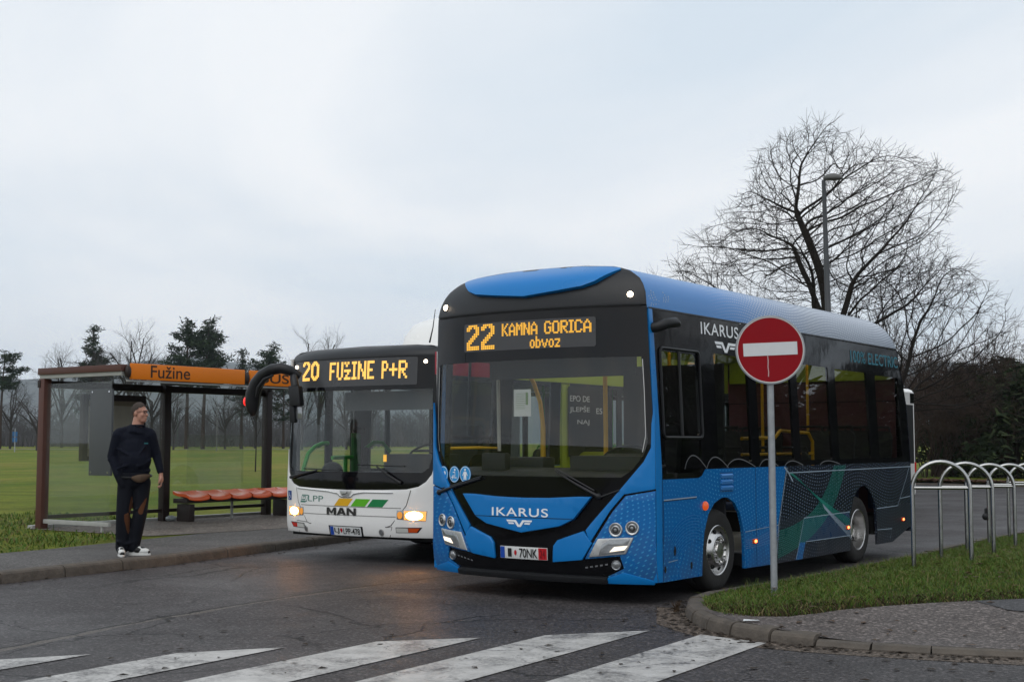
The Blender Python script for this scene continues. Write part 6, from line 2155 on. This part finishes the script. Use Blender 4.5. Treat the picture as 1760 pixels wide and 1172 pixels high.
rA = np.random.default_rng(41)
profA = [(5.8, 3.6, 3.6), (6.6, 4.6, 4.3), (7.6, 4.9, 3.9), (8.3, 4.6, 3.5), (9.0, 3.4, 3.9), (9.9, 2.7, 4.2), (10.6, 2.4, 3.7), (11.3, 2.1, 1.9), (11.9, 1.0, .8), (12.4, .3, .2)]
ptsA = crown_points(rA, profA, 9000)
trA = [(0, 0, 0), (0, 0, .8), (.02, 0, 1.6), (0, .02, 2.4), (-.02, 0, 3.1), (0, 0, 3.7), (.0, .0, 4.2), (-.02, 0, 4.6), (0, 0, 4.9)]
STEMS = [(8, (.0, .02, 1), 4.6), (8, (-.16, .25, 1), 3.6), (4, (-.75, .1, .75), 2.6), (4, (.72, -.1, .8), 2.8), (5, (-.32, -.3, 1), 3.4), (5, (.34, .3, 1), 3.4), (6, (-.9, -.2, .45), 2.4), (6, (.2, -.8, .7), 2.2), (6, (-.2, .8, .7), 2.2), (7, (.9, .25, .4), 2.2)]
big = grown_tree('bare_tree', (10.12, 42.0, 0.1), ptsA, trA, 7, kill=.27, mats=(M_BARK, M_TWIG), stems=STEMS)
big.scale = (1.0, 1.0, .955)
tag(big, 'large bare spreading tree with a broad rounded crown rising above the blue bus roof', 'tree')
rB = np.random.default_rng(43)
profB = [(2.2, 1.2, 3.4), (3.4, 1.6, 4.3), (4.6, 1.5, 4.6), (5.4, 1.4, 4.4), (6.2, 1.2, 4.0), (7.0, .7, 3.2), (7.6, -1.2, 2.6)]
ptsB = crown_points(rB, profB, 2600, .8)
secn = grown_tree('bare_tree', (12.3, 43.5, 0.1), ptsB, [(0, 0, 0), (.02, 0, .7), (.06, 0, 1.3), (.12, 0, 1.9), (.2, 0, 2.4)], 8, mats=(M_BARK, M_TWIG), droop=.04)
tag(secn, 'smaller bare tree leaning out to the right beyond the rear of the blue bus', 'tree')
rC = np.random.default_rng(44)
profC = [(3.0, 1.6, 1.6), (4.5, 2.4, 2.4), (6.5, 2.4, 2.4), (8.0, 1.6, 1.6), (9.3, .4, .4)]
thd = grown_tree('bare_tree', (6.9, 56.0, 0.1), crown_points(rC, profC, 1300), [(0, 0, 0), (0, 0, 1), (0, 0, 2), (0, 0, 2.8)], 9, mats=(M_BARK, M_TWIG))
tag(thd, 'slim bare tree whose twigs just show over the front of the blue bus roof', 'tree')

# low dense thicket of bare shrubs along the road's far side
SPB = [(6, .13, .03, (6, 8), .55, 38, 4), (5, .15, .05, (5, 7), .55, 40, 3), (4, .17, .03, (4, 5), .55, 40, 3), (3, .18, .02, 0, 0, 0, 3)]


def thicket(seed, R, H, n):
    rng = np.random.default_rng(seed)
    L_ = []
    for k in range(n):
        a = rng.uniform(0, 2 * pi); q = R * .55 * sqrt(rng.random())
        t = rng.uniform(0, .55)
        L_.append(((q * cos(a), q * sin(a), -.1), (cos(a) * t, sin(a) * t, 1), H * rng.uniform(.6, 1.0), .035))
    return L_


protoS = None
LS = ['bare brown thicket right behind the white bus tail', 'tall bare thicket second along the far verge', 'bare twiggy shrub between the thickets and the dark conifers', 'low bare bush spreading onto the far verge', 'dense bare bush standing before the dark evergreens', 'bare thicket at the right edge beyond the bicycle hoops', 'bare bush seen under the second leaning tree', 'dusky bare thicket deep behind the leaning tree']
for k, (x, y, s, rz) in enumerate(((16.4, 54.0, 1.05, 0), (18.6, 54.0, 1.15, 1.3), (21.2, 52.6, 1.05, 2.2), (16.4, 52.4, .75, 3.9), (19.6, 52.0, .75, 4.5), (23.4, 52.0, 1.0, 5.4), (14.2, 55.5, 1.1, .6), (17.8, 57.0, 1.4, 2.9))):
    if protoS is None:
        protoS = bare_tree('bare_shrub', (x, y, .05), None, thicket(4, 2.2, 4.4, 22), SPB, 21, 1, (bark('thicket_bark', (.048, .034, .027)), bark('thicket_twig', (.055, .038, .030)))); r_ = protoS
    else:
        r_ = protoS.copy(); COL.objects.link(r_)
        for ch in list(protoS.children):
            c = ch.copy(); COL.objects.link(c); c.parent = r_
        r_.location = (x, y, .05)
    r_.scale = (s, s, s); r_.rotation_euler = (0, 0, rz)
    tag(r_, LS[k], 'shrub', 'bare shrubs along the far verge')


def tufts(name, centres, mats, rng, per, size, parent, flat=.55, droop=.2):
    """many needle-sprays (thin triangles) round the given centres"""
    n = len(centres)
    C_ = np.repeat(np.array(centres), per, axis=0)
    m = len(C_)
    C_ = C_ + rng.normal(0, 1, (m, 3)) * np.array([size * .55, size * .55, size * .30])
    d = rng.normal(0, 1, (m, 3)); d[:, 2] = d[:, 2] * flat - droop
    d /= np.linalg.norm(d, axis=1, keepdims=True)
    s = np.cross(d, rng.normal(0, 1, (m, 3))); s /= np.linalg.norm(s, axis=1, keepdims=True)
    L_ = size * rng.uniform(.5, 1.1, (m, 1)); W_ = L_ * rng.uniform(.09, .22, (m, 1))
    V = np.stack([C_ - s * W_, C_ + s * W_, C_ + d * L_ + s * W_ * .3, C_ + d * L_ - s * W_ * .3], 1).reshape(-1, 3)
    F = np.arange(m * 4).reshape(-1, 4)
    me = bpy.data.meshes.new(name)
    me.vertices.add(len(V)); me.vertices.foreach_set('co', V.ravel())
    me.loops.add(F.size); me.loops.foreach_set('vertex_index', F.ravel())
    me.polygons.add(m); me.polygons.foreach_set('loop_start', np.arange(m) * 4)
    me.update(calc_edges=True)
    me.polygons.foreach_set('material_index', (rng.random(m) > .62).astype(np.int32))
    return link(name, me, mats, parent)


def pine(loc, H, R, seed, bare, label, lean=(0, 0), sparse=1.0, group='pines at the far edge of the field', taper=1.0):
    """black pine: straight trunk, whorls of limbs above a bare length, needle clumps out on the limbs"""
    rng = np.random.default_rng(seed)
    root = empty('pine_tree', loc)
    tr = Twigs()
    pts = [np.array([lean[0] * t * t * H, lean[1] * t * t * H, t * H]) + rng.normal(0, .04, 3) * t * H * .04 for t in np.linspace(0, 1, 9)]
    tr.poly(pts, [.016 * H * (1 - .85 * t) + .02 for t in np.linspace(0, 1, 9)], 8)
    cen = []
    z = bare
    while z < .985:
        k = int(rng.integers(3, 5))
        tt = (z - bare) / (1 - bare)
        prof = (sin(pi * min(1, (tt + .22) / 1.22)) ** .75) * (1 - .45 * tt * taper) if tt < .9 else .30
        for j in range(k):
            if rng.random() > sparse: continue
            a = rng.uniform(0, 2 * pi); L = 1.12 * R * prof * rng.uniform(.55, 1.12)
            x = z * 8; i = min(int(x), 7)
            p0 = pts[i] + (pts[i + 1] - pts[i]) * (x - i)
            el = rng.uniform(-.05, .30) + .5 * tt
            d = np.array([cos(a), sin(a), el])
            q = [p0, p0 + d * L * .5 - np.array([0, 0, .02 * L]), p0 + d * L + np.array([0, 0, .06 * L])]
            tr.poly(q, [.012 * H * .35 * (1 - .6 * tt) + .015, .03, .012], 4)
            for t in np.arange(.38, 1.02, max(.10, .55 / max(L, .5))):
                c = q[0] + (q[2] - q[0]) * t
                cen.append(c + rng.normal(0, .14, 3) * np.array([1, 1, .25]))
                if L > 1.2:
                    side = np.array([-sin(a), cos(a), .1]) * rng.choice([-1, 1]) * L * .30 * rng.uniform(.4, 1.1) * (1.2 - t)
                    cen.append(c + side)
        z += rng.uniform(.028, .052) * (15 / H) ** .5
    cen.append(pts[-1])
    tr.build('trunk', M_PINEB, root)
    tufts('crown', cen, M_NEED, rng, 21, H * .036, root, .55, -.12)
    tag(root, label, 'tree', group)
    return root


def at(px, Y, z=None):
    return ((px - 880) / 2260 * Y, Y)


def fz(px, Y):
    x, y = at(px, Y)
    return (x, y, field_z(x, y) - .1)


D = 172
Hh = lambda top, Y: (760 - top) / 2260 * Y + EYE - .8
pine(fz(2, 165), Hh(600, 165), 2.9, 1, .62, 'leaning pine with a small flat crown at the left edge of the view', (.03, 0), .8)
pine(fz(158, 178), Hh(560, 178), 3.2, 2, .30, 'solitary dark conical pine rising behind the left end of the shelter', (.0, 0), .95, taper=1.7)
pine(fz(322, 170), Hh(546, 170), 3.3, 3, .50, 'tall pine with a rounded crown, left of the close pair behind the shelter', (-.01, 0), .9)
pine(fz(350, 168), Hh(549, 168), 3.0, 4, .46, 'tall dense pine, right of the close pair behind the shelter', (.035, 0), 1.0)
pine(fz(416, 172), Hh(598, 172), 2.1, 5, .35, 'shorter open pine between the tall pair and the white bus', (.0, 0), .8)
pine(fz(462, 170), Hh(590, 170), 3.0, 6, .55, 'broad crowned pine just left of the white bus mirror', (.02, 0), .75)
pine(fz(488, 176), Hh(628, 176), 2.4, 7, .35, 'low pine half hidden behind the white bus corner', (.0, 0), .8)

# bare trees of the field edge: one built, the others copied with their own turn and size
SPF = [(7, .10, .03, (6, 8), .50, 40, 5), (5, .12, .05, (6, 7), .52, 40, 3), (4, .14, .04, (4, 6), .55, 38, 3), (3, .16, .02, 0, 0, 0, 3)]
protos = []
for sd in (31, 32):
    limbs = []
    r0 = np.random.default_rng(sd)
    for k in range(9):
        a = 2 * pi * k / 9 + r0.uniform(-.3, .3); t = r0.uniform(.25, .95)
        limbs.append(((0, 0, r0.uniform(3.5, 6.5)), (cos(a) * t, sin(a) * t, 1), r0.uniform(6, 8.5), .15))
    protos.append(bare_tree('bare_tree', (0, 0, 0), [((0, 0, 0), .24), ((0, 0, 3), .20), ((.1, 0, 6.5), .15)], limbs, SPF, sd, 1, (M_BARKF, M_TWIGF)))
BT = [(20, 168, 655, 'bare tree at the far left below the leaning pine'), (66, 150, 660, 'forked bare tree left of the shelter corner post'), (108, 185, 612, 'pale bare tree between the corner post and the conical pine'),
      (196, 178, 582, 'bare tree with a tall fan of twigs right of the conical pine'), (228, 172, 577, 'broad bare tree above the shelter side beam'), (262, 182, 600, 'bare tree rising behind the Fužine board'),
      (300, 160, 668, 'low bare tree seen through the first bay of the shelter glass'), (388, 165, 660, 'bare tree seen through the middle of the shelter glass'), (440, 178, 640, 'bare tree behind the BUS fascia board'),
      (520, 160, 640, 'bare tree seen through the white bus windscreen near the corner'), (548, 185, 587, 'bare tree whose top shows over the white bus roof'), (596, 165, 640, 'bare tree seen through the middle of the white bus windscreen'),
      (640, 175, 640, 'bare tree beyond the driver side of the white bus'), (-40, 165, 640, 'bare tree just outside the left edge of the view'), (150, 165, 655, 'bare tree seen through the side glass near the timetable panel')]
for k, (px, Y, top, lab) in enumerate(BT):
    pr = protos[k % 2]
    if k < 2: r_ = pr
    else:
        r_ = pr.copy(); COL.objects.link(r_)
        for ch in list(pr.children):
            c = ch.copy(); COL.objects.link(c); c.parent = r_
    s = Hh(top, Y) / 13.6
    r_.location = fz(px, Y); r_.scale = (s * (.8 if px in (196, 262) else 1), s, s); r_.rotation_euler = (0, 0, k * 1.7)
    tag(r_, lab, 'tree', 'bare trees at the far edge of the field')
yt = bare_tree('young_tree', (at(441, 62)[0], 62, field_z(at(441, 62)[0], 62) - .05), [((0, 0, 0), .035), ((0.02, 0, 1.6), .025), ((0, 0, 3.2), .012)],
               [((0, 0, 1.6), (.3, 0, 1), 1.2, .014), ((0, 0, 2.0), (-.3, .2, 1), 1.2, .014), ((0, 0, 2.4), (.1, -.3, 1), 1.1, .012), ((0, 0, 2.8), (0, .1, 1), 1.0, .012)], [(4, .1, .02, 4, .5, 40, 4), (3, .1, .02, 3, .5, 40, 3), (3, .12, .02, 0, 0, 0, 3)], 3, 1, (M_BARK, M_TWIG))
tag(yt, 'thin young bare tree standing alone in the field, seen through the shelter glass', 'tree')

# far wood: one mass
rw_ = np.random.default_rng(55)
wood = Twigs()
for k in range(1150):
    px = rw_.uniform(-120, 760); Y = rw_.uniform(195, 330)
    x, y = at(px, Y); z = field_z(x, y)
    H_ = rw_.uniform(3.0, 6.2) * Y / 240 * (1.0 if rw_.random() < .7 else 1.35)
    l = rw_.normal(0, .03, 2)
    p0 = np.array([x, y, z - .3]); p1 = p0 + np.array([l[0] * H_, l[1] * H_, H_])
    wood.poly([p0, (p0 + p1) / 2, p1], [.075, .05, .02], 3)
    for j in range(9):
        t = rw_.uniform(.15, .95); q = p0 + (p1 - p0) * t; a = rw_.uniform(0, 2 * pi)
        e = q + np.array([cos(a), sin(a), rw_.uniform(.3, 1.3)]) * rw_.uniform(.8, 2.2)
        wood.poly([q, (q + e) / 2 + rw_.normal(0, .1, 3), e], [.05, .04, .02], 3)
    for j in range(5):
        a = rw_.uniform(0, 2 * pi); q = p0 + np.array([rw_.normal(0, 1.5), rw_.normal(0, 1.5), .2])
        e = q + np.array([cos(a) * .8, sin(a) * .8, rw_.uniform(1.2, 3.2)])
        wood.poly([q, (q + e) / 2, e], [.10, .09, .04], 3)
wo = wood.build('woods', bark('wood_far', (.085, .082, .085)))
tag(wo, 'distant bare wood along the far side of the field', 'woods', kind='stuff')

# dark evergreens on the right, beyond the bicycle hoops
M_EVB = bark('evergreen_bark', (.02, .015, .012))


def evergreen(loc, H, R, seed, label):
    rng = np.random.default_rng(seed)
    root = empty('evergreen_tree', loc)
    tr = Twigs(); tr.poly([np.array([0, 0, 0.]), np.array([0, 0, H * .5]), np.array([.05, 0, H])], [.16, .1, .02], 6)
    cen = []
    for k in range(int(150 * R * H / 12)):
        t = rng.random() ** .8
        rr = R * (1 - t) ** .72 * (.35 + .65 * rng.random() ** .5) * (1 + .2 * sin(7 * t + seed))
        a = rng.uniform(0, 2 * pi)
        cen.append(np.array([rr * cos(a), rr * sin(a), .1 + t * H * .98 + rng.normal(0, .1)]))
    cen += [np.array([0, 0, H * f]) for f in (.8, .9, .97, 1.0)]
    tr.build('trunk', M_EVB, root)
    tufts('crown', cen, M_EVER, rng, 16, .42, root, .5, .25)
    tag(root, label, 'tree', 'dark evergreens beyond the far verge')
    return root


EV = [(1662, 56, 640, 2.0, 'slim dark evergreen behind the bare thickets'), (1700, 53, 652, 1.9, 'dark evergreen at the left of the group beyond the hoops'), (1732, 56, 622, 2.1, 'tallest pointed dark evergreen with a thin leader'), (1765, 51, 640, 2.3, 'bulky dark evergreen at the right edge of the view'),
      (1690, 52, 715, 1.6, 'short dark evergreen bush in front of the group'), (1745, 51, 700, 1.7, 'low dark evergreen bush behind the last hoop'), (1640, 60, 650, 2.2, 'shaded evergreen deep among the bare thickets'), (1610, 62, 672, 2.2, 'dark evergreen behind the white bus tail')]
for k, (px, Y, top, R, lab) in enumerate(EV):
    x, y = at(px, Y)
    evergreen((x, y, 0.05), (760 - top) / 2260 * Y + EYE, R, 60 + k, lab)
# trees standing outside the frame on the right: the blue bus's black side mirrors them
for k, (x, y, H_, R) in enumerate([(26 + 2.1 * q_, 45 - 1.85 * q_ + 1.2 * (q_ % 2), 5.2 + .8 * sin(q_ * 2.3), 3) for q_ in range(15)] + [(30 + 3.1 * q_, 47 - 2.4 * q_, 6.0 + .8 * sin(q_ * 1.7), 3) for q_ in range(10)]):
    pr = bpy.data.objects['evergreen_tree.003']
    r_ = pr.copy(); COL.objects.link(r_)
    for ch in list(pr.children):
        c = ch.copy(); COL.objects.link(c); c.parent = r_
    r_.location = (x, y, .05); s = H_ / 4.2; r_.scale = (s * 1.45, s * 1.45, s); r_.rotation_euler = (0, 0, k * 1.1)
    tag(r_, 'dark evergreen of the roadside row standing beyond the frame of the photo', 'tree', 'dark evergreens along the right roadside')
for k, (x, y, s) in enumerate(((28, 36, .62), (31, 32, .7), (35, 30, .6), (38, 24, .7), (33, 40, .75), (41, 31, .8), (45, 23, .7))):
    pr = protos[k % 2]
    r_ = pr.copy(); COL.objects.link(r_)
    for ch in list(pr.children):
        c = ch.copy(); COL.objects.link(c); c.parent = r_
    r_.location = (x, y, .0); r_.scale = (s, s, s); r_.rotation_euler = (0, 0, k * 2.1)
    tag(r_, 'bare roadside tree standing beyond the frame of the photo', 'tree', 'bare trees along the right roadside')
# leaf litter along the far verge
rl_ = np.random.default_rng(91)
V, F = [], []
for k in range(2600):
    px = rl_.uniform(1540, 1780)
    t = rl_.random()
    base = np.array([14.2, 47.2]) + (np.array([25.5, 36.2]) - np.array([14.2, 47.2])) * rl_.random() ** 2
    o = abs(rl_.normal(0, .45)) + .02
    x, y = base + np.array([.69, .72]) * o
    a = rl_.uniform(0, pi); w, l = .05, .09; z = .13 + rl_.uniform(0, .05); tl_ = rl_.uniform(-.05, .05)
    c_, s_ = cos(a), sin(a)
    n = len(V)
    V += [(x - c_ * l, y - s_ * l, z), (x + s_ * w, y - c_ * w, z + tl_), (x + c_ * l, y + s_ * l, z + .02), (x - s_ * w, y + c_ * w, z - tl_ * .5)]
    F.append((n, n + 1, n + 2, n + 3))
me = bpy.data.meshes.new('leaf_litter'); me.from_pydata(V, [], F)
lf = link('fallen_leaves', me, pm('dead_leaf', (.075, .035, .018), .8, var=.5, scale=4))
tag(lf, 'brown fallen leaves along the far verge under the thickets', 'leaves', kind='stuff')
# hill ridge far off
mb = MB()
rh = random.Random(6)
xs = [-2600 + 65 * k for k in range(81)]
hs = [60 + 52 * (0.5 + .5 * sin(x * .0021 + 1.2)) + 12 * sin(x * .011) + 6 * sin(x * .027) + rh.uniform(-3, 3) for x in xs]
hs = [h * (1 if x < 900 else max(.25, 1 - (x - 900) / 1200)) for x, h in zip(xs, hs)]
V = []
for x, h in zip(xs, hs): V += [(x * 1.9, 2900, -5), (x * 1.95, 3000, h * .95), (x * 2.0, 3150, h * 1.8), (x * 2.1, 3400, h * 2.0)]
mb.add(V, [(i * 4 + j, i * 4 + j + 1, i * 4 + j + 5, i * 4 + j + 4) for i in range(80) for j in range(3)])
hl_ = mb.build('hills', grass_ground('hill_woods', (.035, .045, .035), (.05, .055, .045), (.06, .06, .05)), None, 60)
hl_['kind'] = 'structure'
# small things out in the field
ss = empty('information_sign', fz(28, 140)); tag(ss, 'small blue information sign on a post at the far edge of the field', 'sign')
mb = MB(); mb.tube([(0, 0, 0), (0, 0, 2.6)], .06, 8); mb.build('post', M_GALV, ss)
mb = MB(); mb.box(-.27, .27, -.05, -.02, 1.75, 2.25); mb.box(-.25, .25, -.05, -.02, 1.15, 1.65); mb.build('sign_plate', pm('info_blue', (.02, .10, .25), .5), ss)
fl_ = empty('field_lamp', fz(374, 150)); tag(fl_, 'thin pale lamp post far across the field, seen through the shelter glass', 'street lamp')
mb = MB(); mb.tube([(0, 0, 0), (0, 0, 5.2)], [.06, .035], 8); mb.build('pole', pm('pale_pole', (.16, .16, .16), .5), fl_)
mb = MB(); mb.box(-.1, .5, -.1, .1, 5.2, 5.3); mb.build('lamp_head', M_LPOLE, fl_, 30, .02)
fr_ = MB()
fr_.add([(-75, 158, field_z(-75, 158) + .02), (-8, 164, field_z(-8, 164) + .02), (-8, 167, field_z(-8, 167) + .02), (-75, 161, field_z(-75, 161) + .02)], [(0, 1, 2, 3)])
o_ = fr_.build('far_path', pm('pale_gravel', (.26, .25, .23), .8), None, 0); o_['kind'] = 'structure'
# dry weed at the island kerb
wd = MB(); rr2 = random.Random(2)
for k in range(60):
    a = rr2.uniform(0, 2 * pi); h = rr2.uniform(.03, .10); l = rr2.uniform(.01, .06)
    wd.tube([(rr2.uniform(-.03, .03), rr2.uniform(-.03, .03), 0), (cos(a) * l * .5, sin(a) * l * .5, h * .6), (cos(a) * l, sin(a) * l, h)], [.003, .0025, .001], 3)
wo_ = wd.build('weed', M_BARK if False else pm('dry_weed', (.05, .03, .016), .8, var=.3)); wo_.location = (1.45, 11.75, 0.0)
tag(wo_, 'dry brown weed tuft growing at the island kerb corner', 'weed')

# ------------------------------------------------------------------ the damp winter air
HAZE=1
hz = MB(); hz.box(-5200, 5200, -60, 4200, -1.4, 330)
hm = bpy.data.materials.new('haze'); hm.use_nodes = True
nt = hm.node_tree; nt.nodes.clear()
o1 = nt.nodes.new('ShaderNodeOutputMaterial'); v1 = nt.nodes.new('ShaderNodeVolumePrincipled')
v1.inputs['Color'].default_value = (.80, .88, .97, 1); v1.inputs['Density'].default_value = .00017
nt.links.new(v1.outputs[0], o1.inputs['Volume'])
ho = hz.build('haze', hm, None, 0); ho['kind'] = 'stuff'
